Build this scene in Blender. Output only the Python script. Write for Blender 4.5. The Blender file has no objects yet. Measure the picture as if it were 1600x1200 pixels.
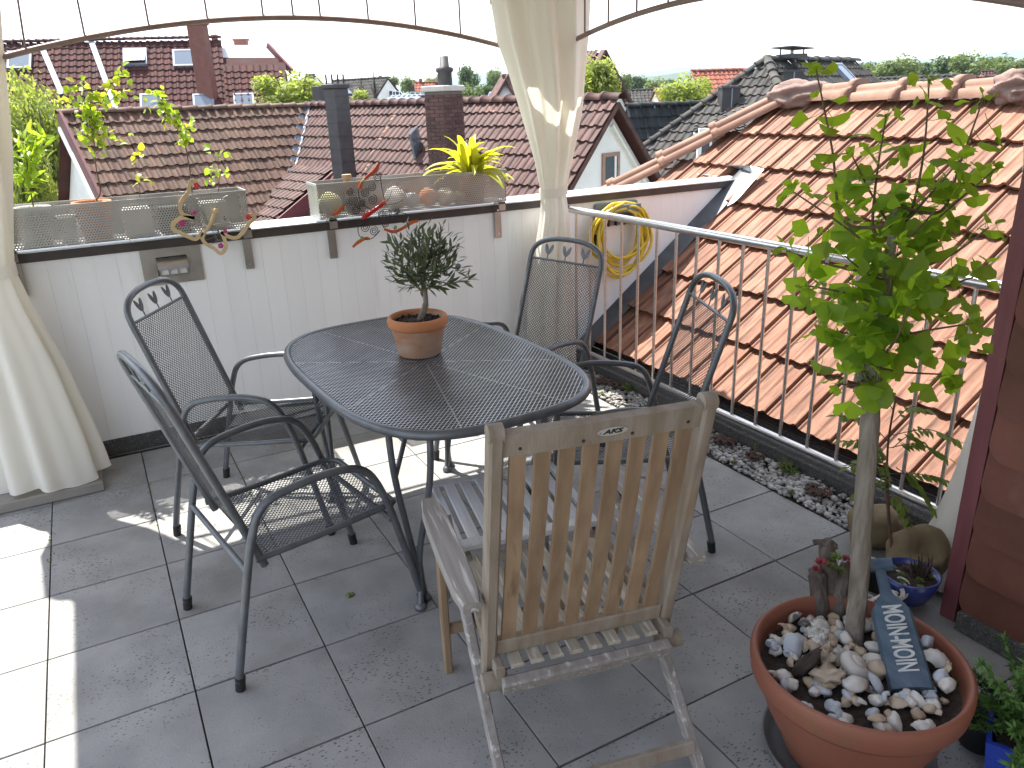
import bpy, math, random
import numpy as np
from mathutils import Vector, Matrix, noise as mnoise
R = random.Random(7)
sc = bpy.context.scene
col = sc.collection
PI = math.pi
rad = math.radians

# ------------------------------------------------------------------ camera
FPX, YAW, PITCH, ROLL = 1209.0, 0.487824, 0.353126, -0.035659
CAM = Vector((0.38973, -3.33773, 1.65329))
_fw = Vector((math.sin(YAW) * math.cos(PITCH), math.cos(YAW) * math.cos(PITCH), -math.sin(PITCH)))
_r = Vector((math.cos(YAW), -math.sin(YAW), 0))
_u = _r.cross(_fw)
RT = math.cos(ROLL) * _r + math.sin(ROLL) * _u
UP = -math.sin(ROLL) * _r + math.cos(ROLL) * _u
cam_d = bpy.data.cameras.new('camera')
cam_d.sensor_width = 36.0
cam_d.lens = FPX / 1600 * 36.0
cam_d.clip_start = 0.05
cam_d.clip_end = 20000
cam = bpy.data.objects.new('camera', cam_d)
col.objects.link(cam)
m4 = Matrix((RT, UP, -_fw)).transposed().to_4x4()
m4.translation = CAM
cam.matrix_world = m4
sc.camera = cam

# ------------------------------------------------------------------ light
SUN_FROM = Vector((-0.13, 0.5, 1.0)).normalized()
world = bpy.data.worlds.new('World')
sc.world = world
world.use_nodes = True
wn = world.node_tree.nodes
sky = wn.new('ShaderNodeTexSky')
sky.sky_type = 'NISHITA'
sky.sun_disc = False
sky.sun_elevation = math.asin(SUN_FROM.z)
sky.sun_rotation = math.atan2(SUN_FROM.x, SUN_FROM.y)
sky.altitude = 80
sky.air_density = 1.0
sky.dust_density = 1.0
sky.ozone_density = 1.0
_hs = wn.new('ShaderNodeHueSaturation'); _hs.inputs['Saturation'].default_value = 0.5   # thin white summer haze
world.node_tree.links.new(sky.outputs[0], _hs.inputs['Color'])
world.node_tree.links.new(_hs.outputs[0], wn['Background'].inputs[0])
wn['Background'].inputs[1].default_value = 0.15
sun_d = bpy.data.lights.new('sun', 'SUN')
sun_d.energy = 4.6
sun_d.angle = rad(0.53)
sun_d.color = (1.0, 0.955, 0.88)
sun = bpy.data.objects.new('sun', sun_d)
sun.rotation_euler = (-SUN_FROM).to_track_quat('-Z', 'Y').to_euler()
sun.location = (0, 0, 30)
col.objects.link(sun)
sc.view_settings.view_transform = 'Standard'
sc.view_settings.look = 'None'
sc.view_settings.exposure = 1.65
sc.view_settings.gamma = 1.0
sc.view_settings.use_curve_mapping = False
sc.cycles.max_bounces = 8
sc.cycles.diffuse_bounces = 4
sc.cycles.transparent_max_bounces = 8
sc.cycles.use_denoising = True

# ------------------------------------------------------------------ helpers
def at(px, py, d):
    """point seen at photo pixel (1600x1200) at forward depth d"""
    return CAM + (_fw + RT * ((px - 800) / FPX) + UP * ((600 - py) / FPX)) * d

def on_plane(px, py, p, n):
    dd = at(px, py, 1) - CAM
    return CAM + dd * ((p - CAM).dot(n) / dd.dot(n))

class MB:
    def __init__(s):
        s.v = []; s.f = []; s.sm = []
    def add(s, vs, fs, smooth=False):
        o = len(s.v)
        s.v.extend(tuple(v) for v in vs)
        for f in fs:
            s.f.append(tuple(i + o for i in f)); s.sm.append(smooth)
        return s
    def box(s, c, d, rot=None, ch=0.0):
        x, y, z = d[0] / 2, d[1] / 2, d[2] / 2
        if ch > 0:
            return s.cbox(c, d, rot, ch)
        vs = [Vector((a * x, b * y, e * z)) for e in (-1, 1) for b in (-1, 1) for a in (-1, 1)]
        if rot is not None: vs = [rot @ v for v in vs]
        c = Vector(c)
        return s.add([v + c for v in vs], [(0, 2, 3, 1), (4, 5, 7, 6), (0, 1, 5, 4), (2, 6, 7, 3), (0, 4, 6, 2), (1, 3, 7, 5)])
    def cbox(s, c, d, rot, ch):
        x, y, z = d[0] / 2, d[1] / 2, d[2] / 2
        c = Vector(c); vs = []
        for zz, k in ((-z, ch), (-z + ch, 0), (z - ch, 0), (z, ch)):
            for a, b in ((-1, -1), (1, -1), (1, 1), (-1, 1)):
                vs.append(Vector((a * (x - k), b * (y - k), zz)))
        if rot is not None: vs = [rot @ v for v in vs]
        fs = [(3, 2, 1, 0), (12, 13, 14, 15)]
        for l in range(3):
            for i in range(4):
                j = (i + 1) % 4
                fs.append((l * 4 + i, l * 4 + j, l * 4 + 4 + j, l * 4 + 4 + i))
        return s.add([v + c for v in vs], fs)
    def bar(s, p, q, w, t, up=(0, 0, 1), ch=0.0, ext=0.0):
        """rectangular bar from p to q, width w across, thickness t along up"""
        p, q = Vector(p), Vector(q)
        d = q - p; L = d.length + 2 * ext; d.normalize()
        x = d.cross(Vector(up))
        if x.length < 1e-5: x = d.cross(Vector((0, 1, 0)))
        x.normalize(); u = x.cross(d)
        rot = Matrix((x, d, u)).transposed()
        return s.box((p + q) / 2, (w, L, t), rot, ch)
    def tube(s, pts, r, n=8, closed=False, cap=True, sy=1.0):
        pts = [Vector(p) for p in pts]
        N = len(pts)
        rs = r if isinstance(r, (list, tuple)) else [r] * N
        prev = None; rings = []
        for i, p in enumerate(pts):
            if closed: t = pts[(i + 1) % N] - pts[i - 1]
            else: t = pts[min(i + 1, N - 1)] - pts[max(i - 1, 0)]
            t.normalize()
            if prev is None:
                a = Vector((0, 0, 1)) if abs(t.z) < 0.9 else Vector((1, 0, 0))
                x = t.cross(a).normalized()
            else:
                x = prev - t * prev.dot(t)
                if x.length < 1e-6: x = t.cross(Vector((0, 0, 1)))
                x.normalize()
            prev = x; y = t.cross(x)
            rings.append([p + x * (rs[i] * math.cos(2 * PI * k / n)) + y * (rs[i] * sy * math.sin(2 * PI * k / n)) for k in range(n)])
        vs = [v for g in rings for v in g]; fs = []
        for i in range(N if closed else N - 1):
            a, b = i * n, ((i + 1) % N) * n
            for k in range(n):
                j = (k + 1) % n
                fs.append((a + k, a + j, b + j, b + k))
        s.add(vs, fs, True)
        if cap and not closed:
            s.add(rings[0], [tuple(range(n - 1, -1, -1))]); s.add(rings[-1], [tuple(range(n))])
        return s
    def lathe(s, prof, n=40, c=(0, 0, 0), closed=False):
        c = Vector(c); vs = []; fs = []
        for (r, z) in prof:
            for k in range(n):
                a = 2 * PI * k / n
                vs.append(c + Vector((r * math.cos(a), r * math.sin(a), z)))
        m = len(prof)
        for i in range(m if closed else m - 1):
            a, b = i * n, ((i + 1) % m) * n
            for k in range(n):
                j = (k + 1) % n
                fs.append((a + k, a + j, b + j, b + k))
        return s.add(vs, fs, True)
    def prism(s, poly, off):
        """planar polygon extruded by vector off"""
        off = Vector(off); n = len(poly)
        a = [Vector(p) for p in poly]; b = [p + off for p in a]
        fs = [tuple(range(n - 1, -1, -1)), tuple(range(n, 2 * n))]
        for i in range(n):
            j = (i + 1) % n; fs.append((i, j, n + j, n + i))
        return s.add(a + b, fs)
    def blob(s, c, d, n=1, amp=0.15, seed=0, rot=None, freq=1.5):
        vs, fs = ICO[n]
        out = []
        for v in vs:
            k = 1 + amp * mnoise.noise(v * freq + Vector((seed * 7.3, seed * 3.1, 0)))
            w = Vector((v.x * d[0], v.y * d[1], v.z * d[2])) * k
            if rot is not None: w = rot @ w
            out.append(w + Vector(c))
        return s.add(out, fs, True)
    def mesh(s, name):
        me = bpy.data.meshes.new(name)
        me.from_pydata(s.v, [], s.f)
        if any(s.sm): me.polygons.foreach_set('use_smooth', s.sm)
        me.update()
        return me
    def build(s, name, mat, parent=None):
        me = s.mesh(name)
        me.materials.append(mat)
        return link(name, me, parent)

def _ico(n):
    t = (1 + 5 ** .5) / 2
    v = [Vector(p).normalized() for p in ((-1, t, 0), (1, t, 0), (-1, -t, 0), (1, -t, 0), (0, -1, t), (0, 1, t), (0, -1, -t), (0, 1, -t), (t, 0, -1), (t, 0, 1), (-t, 0, -1), (-t, 0, 1))]
    f = [(0, 11, 5), (0, 5, 1), (0, 1, 7), (0, 7, 10), (0, 10, 11), (1, 5, 9), (5, 11, 4), (11, 10, 2), (10, 7, 6), (7, 1, 8), (3, 9, 4), (3, 4, 2), (3, 2, 6), (3, 6, 8), (3, 8, 9), (4, 9, 5), (2, 4, 11), (6, 2, 10), (8, 6, 7), (9, 8, 1)]
    for _ in range(n):
        c = {}; g = []
        def mid(a, b):
            k = (min(a, b), max(a, b))
            if k not in c:
                c[k] = len(v); v.append(((v[a] + v[b]) / 2).normalized())
            return c[k]
        for a, b, d in f:
            x, y, z = mid(a, b), mid(b, d), mid(d, a)
            g += [(a, x, z), (b, y, x), (d, z, y), (x, y, z)]
        f = g
    return v, f
ICO = [_ico(0), _ico(1), _ico(2), _ico(3)]

def link(name, data, parent=None, mw=None):
    o = bpy.data.objects.new(name, data)
    col.objects.link(o)
    if parent is not None: o.parent = parent
    if mw is not None: o.matrix_local = mw
    return o

def tag(o, label=None, cat=None, group=None, kind=None):
    if label: o['label'] = label
    if cat: o['category'] = cat
    if group: o['group'] = group
    if kind: o['kind'] = kind
    return o

def thing(name, label, cat, loc=(0, 0, 0), rz=0, group=None):
    o = bpy.data.objects.new(name, None)
    o.empty_display_size = 0.1
    col.objects.link(o)
    o.location = loc; o.rotation_euler = (0, 0, rz)
    return tag(o, label, cat, group)

def children(o, pool=None):
    return [c for c in col.objects if c.parent is o]

def crom(pts, k=6, closed=False):
    """Catmull-Rom resampling"""
    P = [Vector(p) for p in pts]; n = len(P); out = []
    for i in range(n if closed else n - 1):
        if closed: a, b, c, d = P[i - 1], P[i], P[(i + 1) % n], P[(i + 2) % n]
        else: a, b, c, d = P[max(i - 1, 0)], P[i], P[i + 1], P[min(i + 2, n - 1)]
        for j in range(k):
            t = j / k
            out.append(0.5 * (2 * b + (c - a) * t + (2 * a - 5 * b + 4 * c - d) * t * t + (3 * b - a - 3 * c + d) * t ** 3))
    if not closed: out.append(P[-1])
    return out

def basis(x, y, z, o=(0, 0, 0)):
    m = Matrix((Vector(x), Vector(y), Vector(z))).transposed().to_4x4()
    m.translation = Vector(o)
    return m

# ------------------------------------------------------------------ materials
def pm(name, c1, c2=None, scale=8.0, rough=0.6, metal=0.0, rand=0.0, isl=0.0, bump=0.0, bscale=40.0, stretch=(1, 1, 1),
       c3=None, s3=3.0, t3=0.55, w3=0.1, trans=0.0, detail=6.0, spec=0.5, tcol=None, bstretch=None, soft=0.18):
    """two-tone noise, optional third stain colour, per-object / per-island value shift, noise relief"""
    m = bpy.data.materials.new(name); m.use_nodes = True
    N = m.node_tree.nodes; L = m.node_tree.links
    b = N['Principled BSDF']
    c2 = c2 or c1
    tc = N.new('ShaderNodeTexCoord'); oi = N.new('ShaderNodeObjectInfo'); mp = N.new('ShaderNodeMapping')
    mp.inputs['Scale'].default_value = stretch
    vm = N.new('ShaderNodeVectorMath'); vm.operation = 'MULTIPLY_ADD'
    cmb = N.new('ShaderNodeCombineXYZ')
    for i in range(3): L.new(oi.outputs['Random'], cmb.inputs[i])
    L.new(cmb.outputs[0], vm.inputs[0]); vm.inputs[1].default_value = (31.7, 17.3, 53.1)
    L.new(tc.outputs['Object'], vm.inputs[2]); L.new(vm.outputs[0], mp.inputs['Vector'])
    def noise(sc_, det=detail):
        t = N.new('ShaderNodeTexNoise'); t.inputs['Scale'].default_value = sc_; t.inputs['Detail'].default_value = det
        L.new(mp.outputs[0], t.inputs['Vector']); return t
    def mix(f, a, bb):
        x = N.new('ShaderNodeMix'); x.data_type = 'RGBA'
        if isinstance(f, (int, float)): x.inputs[0].default_value = f
        else: L.new(f, x.inputs[0])
        for k, sck in ((a, 6), (bb, 7)):
            if isinstance(k, tuple): x.inputs[sck].default_value = (*k, 1)
            else: L.new(k, x.inputs[sck])
        return x.outputs[2]
    def ramp(f, lo, hi):
        x = N.new('ShaderNodeMapRange'); L.new(f, x.inputs[0]); x.inputs[1].default_value = lo; x.inputs[2].default_value = hi; return x.outputs[0]
    n1 = noise(scale)
    out = mix(ramp(n1.outputs['Fac'], 0.5 - soft, 0.5 + soft), c1, c2)
    if c3 is not None:
        n3 = noise(s3); out = mix(ramp(n3.outputs['Fac'], t3, t3 + w3), out, c3)
    if rand or isl:
        g = N.new('ShaderNodeNewGeometry')
        s_ = N.new('ShaderNodeMath'); s_.operation = 'MULTIPLY_ADD'
        src = g.outputs['Random Per Island'] if isl else oi.outputs['Random']
        L.new(src, s_.inputs[0]); s_.inputs[1].default_value = 2 * (isl or rand); s_.inputs[2].default_value = 1 - (isl or rand)
        hs = N.new('ShaderNodeHueSaturation'); L.new(s_.outputs[0], hs.inputs['Value']); L.new(out, hs.inputs['Color']); out = hs.outputs[0]
    L.new(out, b.inputs['Base Color'])
    b.inputs['Roughness'].default_value = rough; b.inputs['Metallic'].default_value = metal
    b.inputs['Specular IOR Level'].default_value = spec
    if bump:
        n2 = noise(bscale, 4); bp = N.new('ShaderNodeBump'); bp.inputs['Strength'].default_value = 1.0; bp.inputs['Distance'].default_value = bump
        L.new(n2.outputs['Fac'], bp.inputs['Height']); L.new(bp.outputs[0], b.inputs['Normal'])
    if trans:
        tr = N.new('ShaderNodeBsdfTranslucent'); mx = N.new('ShaderNodeMixShader'); mx.inputs[0].default_value = trans
        if tcol: tr.inputs[0].default_value = (*tcol, 1)
        else: L.new(out, tr.inputs[0])
        L.new(b.outputs[0], mx.inputs[1]); L.new(tr.outputs[0], mx.inputs[2]); L.new(mx.outputs[0], N['Material Output'].inputs[0])
    return m

def glass_dark(name, c=(0.03, 0.05, 0.08), rough=0.08):
    return pm(name, c, rough=rough, spec=0.8)

def floor_mat():
    m = pm('concrete_paving', (0.228, 0.226, 0.22), (0.312, 0.307, 0.296), scale=6, rough=0.88, rand=0.05, bump=0.0012, bscale=160, c3=(0.185, 0.177, 0.163), s3=2.2, t3=0.56, w3=0.16)
    N = m.node_tree.nodes; L = m.node_tree.links; b = N['Principled BSDF']
    src = b.inputs['Base Color'].links[0].from_socket
    mp = [n for n in N if n.type == 'MAPPING'][0]
    mp2 = N.new('ShaderNodeMapping'); mp2.inputs['Scale'].default_value = (1.0, 1.9, 1); L.new(mp.inputs['Vector'].links[0].from_socket, mp2.inputs['Vector'])
    # pits: short dark specks, denser in patches
    v = N.new('ShaderNodeTexVoronoi'); v.inputs['Scale'].default_value = 60; v.inputs['Randomness'].default_value = 1.0; L.new(mp2.outputs[0], v.inputs['Vector'])
    n = N.new('ShaderNodeTexNoise'); n.inputs['Scale'].default_value = 4.5; n.inputs['Detail'].default_value = 3; L.new(mp.outputs[0], n.inputs['Vector'])
    nf = N.new('ShaderNodeTexNoise'); nf.inputs['Scale'].default_value = 60; L.new(mp2.outputs[0], nf.inputs['Vector'])
    th = N.new('ShaderNodeMapRange'); L.new(n.outputs['Fac'], th.inputs[0]); th.inputs[1].default_value = 0.40; th.inputs[2].default_value = 0.72; th.inputs[3].default_value = 0.20; th.inputs[4].default_value = 0.62
    ad = N.new('ShaderNodeMath'); ad.operation = 'MULTIPLY'; L.new(th.outputs[0], ad.inputs[0]); L.new(nf.outputs['Fac'], ad.inputs[1])
    ls = N.new('ShaderNodeMath'); ls.operation = 'SUBTRACT'; L.new(ad.outputs[0], ls.inputs[0]); L.new(v.outputs['Distance'], ls.inputs[1])
    mr = N.new('ShaderNodeMapRange'); L.new(ls.outputs[0], mr.inputs[0]); mr.inputs[1].default_value = -0.02; mr.inputs[2].default_value = 0.05
    x = N.new('ShaderNodeMix'); x.data_type = 'RGBA'; L.new(mr.outputs[0], x.inputs[0]); L.new(src, x.inputs[6]); x.inputs[7].default_value = (0.10, 0.098, 0.094, 1)
    L.new(x.outputs[2], b.inputs['Base Color'])
    return m

M = {}
M['paving'] = floor_mat()
M['joint'] = pm('joint_dirt', (0.035, 0.033, 0.028), (0.06, 0.055, 0.045), scale=30, rough=0.95, c3=(0.035, 0.05, 0.015), s3=3, t3=0.6)
M['white_board'] = pm('white_board', (0.82, 0.82, 0.81), (0.85, 0.85, 0.84), scale=3, rough=0.5, rand=0.02, c3=(0.66, 0.64, 0.6), s3=5, t3=0.64, w3=0.2, stretch=(3, 3, 0.35))
M['white_gap'] = pm('board_gap', (0.68, 0.67, 0.65), rough=0.8)
M['brown_trim'] = pm('brown_fascia', (0.035, 0.026, 0.023), (0.06, 0.045, 0.04), scale=12, rough=0.5)
M['zinc'] = pm('pale_sheet_metal', (0.50, 0.52, 0.54), (0.62, 0.63, 0.64), scale=5, rough=0.42, metal=0.85, c3=(0.36, 0.37, 0.38), s3=9, t3=0.62)
M['alu'] = pm('bright_sheet', (0.42, 0.43, 0.44), (0.55, 0.56, 0.57), scale=6, rough=0.55, metal=0.7)
M['felt'] = pm('roofing_felt', (0.05, 0.05, 0.05), (0.09, 0.09, 0.085), scale=50, rough=0.9, bump=0.004, bscale=220, c3=(0.22, 0.22, 0.21), s3=140, t3=0.6, w3=0.05)
M['lead'] = pm('lead_flashing', (0.05, 0.053, 0.06), (0.085, 0.09, 0.10), scale=9, rough=0.55, bump=0.004, bscale=12)
M['steel'] = pm('stainless_steel', (0.55, 0.545, 0.535), (0.66, 0.655, 0.645), scale=15, rough=0.28, metal=1.0, stretch=(1, 1, 6))
M['steel_d'] = pm('weathered_steel', (0.34, 0.31, 0.28), (0.48, 0.45, 0.41), scale=9, rough=0.42, metal=0.9)
M['perf'] = pm('perforated_steel', (0.33, 0.32, 0.30), (0.43, 0.42, 0.40), scale=6, rough=0.42, metal=0.7)
M['tile_orange'] = pm('orange_clay_tile', (0.178, 0.074, 0.041), (0.255, 0.127, 0.079), scale=7, rough=0.75, rand=0.2, soft=0.12, c3=(0.12, 0.055, 0.036), s3=9, t3=0.53, w3=0.16, stretch=(4.5, 0.7, 1), bump=0.0015, bscale=90)
M['ridge_orange'] = pm('pale_clay_ridge', (0.20, 0.105, 0.070), (0.25, 0.145, 0.102), scale=8, rough=0.8, rand=0.07, c3=(0.28, 0.15, 0.1), s3=10, t3=0.62, bump=0.002, bscale=70)
M['mortar'] = pm('pink_mortar', (0.18, 0.118, 0.098), (0.225, 0.158, 0.135), scale=14, rough=0.95, bump=0.006, bscale=30)
M['roof_under'] = pm('roof_underlay', (0.05, 0.03, 0.025), rough=0.95)
M['tile_brown'] = pm('brown_clay_tile', (0.072, 0.037, 0.025), (0.118, 0.064, 0.044), scale=5, rough=0.7, spec=0.3, rand=0.22, c3=(0.09, 0.085, 0.045), s3=2.5, t3=0.6, w3=0.2)
M['tile_brown_i'] = pm('brown_clay_tile_mass', (0.072, 0.037, 0.025), (0.118, 0.064, 0.044), scale=5, rough=0.7, spec=0.3, isl=0.22, c3=(0.09, 0.085, 0.045), s3=2.5, t3=0.6, w3=0.2)
M['tile_maroon'] = pm('maroon_tile', (0.052, 0.024, 0.021), (0.10, 0.047, 0.040), scale=5, rough=0.7, spec=0.3, rand=0.25)
M['tile_maroon_i'] = pm('maroon_tile_mass', (0.052, 0.024, 0.021), (0.10, 0.047, 0.040), scale=5, rough=0.7, spec=0.3, isl=0.25, c3=(0.23, 0.12, 0.09), s3=3, t3=0.66, w3=0.06)
M['tile_dred_i'] = pm('dark_red_tile_mass', (0.05, 0.017, 0.015), (0.075, 0.026, 0.023), scale=2, rough=0.82, spec=0.22, isl=0.2, c3=(0.06, 0.03, 0.03), s3=0.7, t3=0.55)
M['tile_grey'] = pm('grey_concrete_tile', (0.042, 0.04, 0.037), (0.072, 0.067, 0.062), scale=4, rough=0.82, spec=0.22, rand=0.2, c3=(0.15, 0.10, 0.07), s3=2, t3=0.66)
M['tile_grey_i'] = pm('grey_concrete_tile_mass', (0.042, 0.04, 0.037), (0.072, 0.067, 0.062), scale=4, rough=0.82, spec=0.22, isl=0.2, c3=(0.15, 0.10, 0.07), s3=1, t3=0.66)
M['tile_slate_i'] = pm('black_tile_mass', (0.022, 0.025, 0.026), (0.04, 0.045, 0.045), scale=3, rough=0.82, spec=0.22, isl=0.25, c3=(0.03, 0.05, 0.025), s3=1, t3=0.58)
M['tile_red_i'] = pm('red_tile_mass', (0.22, 0.075, 0.05), (0.30, 0.11, 0.075), scale=3, rough=0.82, spec=0.22, isl=0.2)
M['slate'] = pm('slate_cladding', (0.035, 0.033, 0.036), (0.055, 0.05, 0.052), scale=6, rough=0.6, rand=0.2)
M['brick'] = pm('dark_brick', (0.06, 0.026, 0.024), (0.10, 0.045, 0.04), scale=9, rough=0.8, rand=0.35)
M['brick_joint'] = pm('brick_joint', (0.13, 0.10, 0.09), rough=0.95)
M['red_clad'] = pm('red_brown_cladding', (0.14, 0.046, 0.034), (0.18, 0.064, 0.046), scale=4, rough=0.6)
M['concrete'] = pm('chimney_cap_concrete', (0.42, 0.40, 0.38), (0.5, 0.48, 0.46), scale=6, rough=0.9)
M['plaster'] = pm('white_plaster', (0.70, 0.68, 0.67), (0.78, 0.76, 0.75), scale=2.5, rough=0.9, bump=0.006, bscale=30, c3=(0.56, 0.54, 0.53), s3=1.5, t3=0.66, w3=0.2)
M['plaster_c'] = pm('cream_plaster', (0.62, 0.58, 0.5), (0.7, 0.66, 0.58), scale=2, rough=0.9)
M['pane'] = glass_dark('window_pane')
M['pane_sky'] = pm('skylight_pane', (0.10, 0.13, 0.17), rough=0.06, spec=1.0)
M['blue_flash'] = pm('blue_grey_flashing', (0.16, 0.19, 0.25), (0.24, 0.28, 0.34), scale=3, rough=0.6, metal=0.1)
M['wood_frame'] = pm('brown_window_surround', (0.26, 0.15, 0.11), (0.33, 0.2, 0.15), scale=8, rough=0.7)
M['white_paint'] = pm('white_paint', (0.78, 0.78, 0.76), rough=0.5)
M['maroon_board'] = pm('maroon_board', (0.10, 0.025, 0.03), (0.15, 0.04, 0.045), scale=6, rough=0.6)
M['purple_trim'] = pm('purple_red_board', (0.13, 0.034, 0.038), (0.185, 0.056, 0.06), scale=5, rough=0.55, stretch=(6, 6, 0.6), bump=0.001, bscale=40)
M['shingle'] = pm('red_brown_shingle', (0.092, 0.030, 0.017), (0.128, 0.044, 0.027), scale=6, rough=0.72, rand=0.3, bump=0.0015, bscale=60, c3=(0.15, 0.065, 0.05), s3=5, t3=0.68)
M['metal_grey'] = pm('anthracite_metal', (0.095, 0.102, 0.112), (0.13, 0.138, 0.148), scale=20, rough=0.36, metal=0.35, spec=0.6)
M['mesh_grey'] = pm('anthracite_mesh', (0.055, 0.06, 0.066), (0.085, 0.09, 0.097), scale=20, rough=0.42, metal=0.3)
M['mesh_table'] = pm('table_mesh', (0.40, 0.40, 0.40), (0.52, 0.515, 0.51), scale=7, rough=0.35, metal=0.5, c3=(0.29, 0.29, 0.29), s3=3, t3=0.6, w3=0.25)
M['mesh_side_shade'] = pm('strand_side_shade', (0.03, 0.032, 0.036), (0.045, 0.047, 0.05), scale=20, rough=0.6)  # same paint as the strand tops; shade in the holes put into a darker copy
M['rubber'] = pm('black_rubber', (0.012, 0.012, 0.012), rough=0.6)
M['teak'] = pm('teak_brown', (0.21, 0.135, 0.078), (0.32, 0.22, 0.135), scale=9, rough=0.62, rand=0.12, stretch=(3, 3, 0.22), c3=(0.13, 0.075, 0.04), s3=7, t3=0.62, w3=0.12, bump=0.001, bscale=60)
M['teak_grey'] = pm('weathered_teak', (0.20, 0.158, 0.115), (0.30, 0.255, 0.205), scale=10, rough=0.8, rand=0.08, stretch=(3, 3, 0.2), c3=(0.24, 0.155, 0.09), s3=4, t3=0.56, w3=0.2, bump=0.0015, bscale=60)
M['teak_silver'] = pm('silvered_peeling_teak', (0.22, 0.195, 0.175), (0.30, 0.275, 0.255), scale=8, rough=0.8, rand=0.06, stretch=(7, 0.45, 7), c3=(0.50, 0.475, 0.44), s3=11, t3=0.57, w3=0.12, bump=0.0012, bscale=70)
M['teak_bleached'] = pm('bleached_teak', (0.47, 0.475, 0.48), (0.60, 0.60, 0.60), scale=9, rough=0.7, rand=0.08, stretch=(5, 0.5, 5), c3=(0.33, 0.29, 0.25), s3=6, t3=0.62)
M['teak_seat'] = pm('peeling_seat_teak', (0.30, 0.26, 0.20), (0.40, 0.36, 0.29), scale=9, rough=0.8, rand=0.12, stretch=(7, 0.4, 7), c3=(0.52, 0.485, 0.42), s3=10, t3=0.54, w3=0.1)
M['badge'] = pm('badge_metal', (0.5, 0.49, 0.46), rough=0.45, metal=0.5)
M['ink'] = pm('black_ink', (0.01, 0.01, 0.01), rough=0.6)
M['terracotta'] = pm('terracotta', (0.40, 0.165, 0.085), (0.47, 0.24, 0.145), scale=9, rough=0.88, c3=(0.46, 0.34, 0.26), s3=11, t3=0.42, w3=0.2, stretch=(.6, .6, 1.6), bump=0.0015, bscale=80)
M['terra_rim'] = pm('terracotta_rim', (0.47, 0.18, 0.075), (0.53, 0.22, 0.10), scale=6, rough=0.8)
M['plastic_terra'] = pm('brown_red_pot', (0.20, 0.066, 0.038), (0.25, 0.09, 0.053), scale=4, rough=0.6, c3=(0.16, 0.10, 0.04), s3=5, t3=0.6, w3=0.2)
M['soil'] = pm('potting_soil', (0.02, 0.014, 0.01), (0.05, 0.035, 0.025), scale=40, rough=1.0, bump=0.01, bscale=60)
M['saucer'] = pm('grey_saucer', (0.10, 0.10, 0.10), (0.15, 0.15, 0.145), scale=7, rough=0.7)
M['bark'] = pm('grey_bark', (0.13, 0.105, 0.08), (0.25, 0.22, 0.18), scale=14, rough=0.95, stretch=(3, 3, 0.5), c3=(0.33, 0.32, 0.29), s3=9, t3=0.6, bump=0.008, bscale=35)
M['twig'] = pm('brown_twig', (0.10, 0.06, 0.035), (0.15, 0.10, 0.06), scale=20, rough=0.8)
M['twig_g'] = pm('green_twig', (0.16, 0.17, 0.06), (0.2, 0.2, 0.09), scale=20, rough=0.7)
M['ginkgo'] = pm('ginkgo_leaf', (0.10, 0.175, 0.018), (0.15, 0.235, 0.028), scale=6, rough=0.5, rand=0.3, trans=0.62, tcol=(0.46, 0.68, 0.03), spec=0.4)
M['olive'] = pm('olive_leaf', (0.07, 0.098, 0.04), (0.125, 0.155, 0.075), scale=6, rough=0.42, rand=0.3, trans=0.22)
M['yellow_leaf'] = pm('yellow_green_leaf', (0.28, 0.30, 0.02), (0.40, 0.40, 0.035), scale=5, rough=0.45, rand=0.2, trans=0.45, tcol=(0.62, 0.62, 0.03))
M['heart_leaf'] = pm('bright_green_leaf', (0.16, 0.26, 0.02), (0.26, 0.36, 0.035), scale=5, rough=0.45, rand=0.25, trans=0.5, tcol=(0.45, 0.62, 0.035))
M['rowan'] = pm('rowan_leaf', (0.09, 0.15, 0.02), (0.14, 0.2, 0.03), scale=5, rough=0.5, rand=0.3, trans=0.45, tcol=(0.25, 0.38, 0.03))
M['conifer'] = pm('conifer_green', (0.06, 0.14, 0.025), (0.11, 0.21, 0.04), scale=8, rough=0.6, isl=0.3, trans=0.2)
M['tree_a'] = pm('tree_green', (0.065, 0.10, 0.025), (0.12, 0.16, 0.04), scale=1.2, rough=0.6, isl=0.3, trans=0.35, tcol=(0.2, 0.28, 0.05))
M['tree_b'] = pm('tree_light_green', (0.14, 0.185, 0.035), (0.21, 0.25, 0.05), scale=1.2, rough=0.6, isl=0.3, trans=0.45, tcol=(0.46, 0.54, 0.08))
M['tree_c'] = pm('tree_dark_green', (0.04, 0.075, 0.025), (0.07, 0.115, 0.035), scale=1.2, rough=0.7, isl=0.3, trans=0.25, tcol=(0.1, 0.18, 0.04))
M['tree_d'] = pm('spruce_green', (0.018, 0.035, 0.022), (0.035, 0.055, 0.035), scale=1.2, rough=0.8, isl=0.3)
M['trunk'] = pm('tree_trunk', (0.08, 0.06, 0.045), (0.13, 0.1, 0.08), scale=4, rough=0.9)
M['ground'] = pm('town_ground', (0.07, 0.09, 0.04), (0.13, 0.13, 0.09), scale=0.03, rough=1.0, c3=(0.16, 0.155, 0.15), s3=0.06, t3=0.55)
M['hill'] = pm('forest_hill', (0.03, 0.055, 0.025), (0.05, 0.08, 0.035), scale=0.01, rough=1.0)
M['curtain'] = pm('cream_curtain', (0.83, 0.81, 0.745), (0.86, 0.84, 0.785), scale=3, rough=0.85, trans=0.36, tcol=(0.80, 0.76, 0.65), bump=0.003, bscale=9)
M['canopy'] = pm('canopy_cloth', (0.52, 0.46, 0.36), rough=0.9, trans=0.04)
M['pavilion'] = pm('mauve_brown_metal', (0.22, 0.155, 0.145), (0.28, 0.205, 0.19), scale=10, rough=0.5, metal=0.2)
M['pebble'] = pm('white_pebble', (0.21, 0.20, 0.188), (0.38, 0.365, 0.345), scale=3, rough=0.75, isl=0.4)
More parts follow.
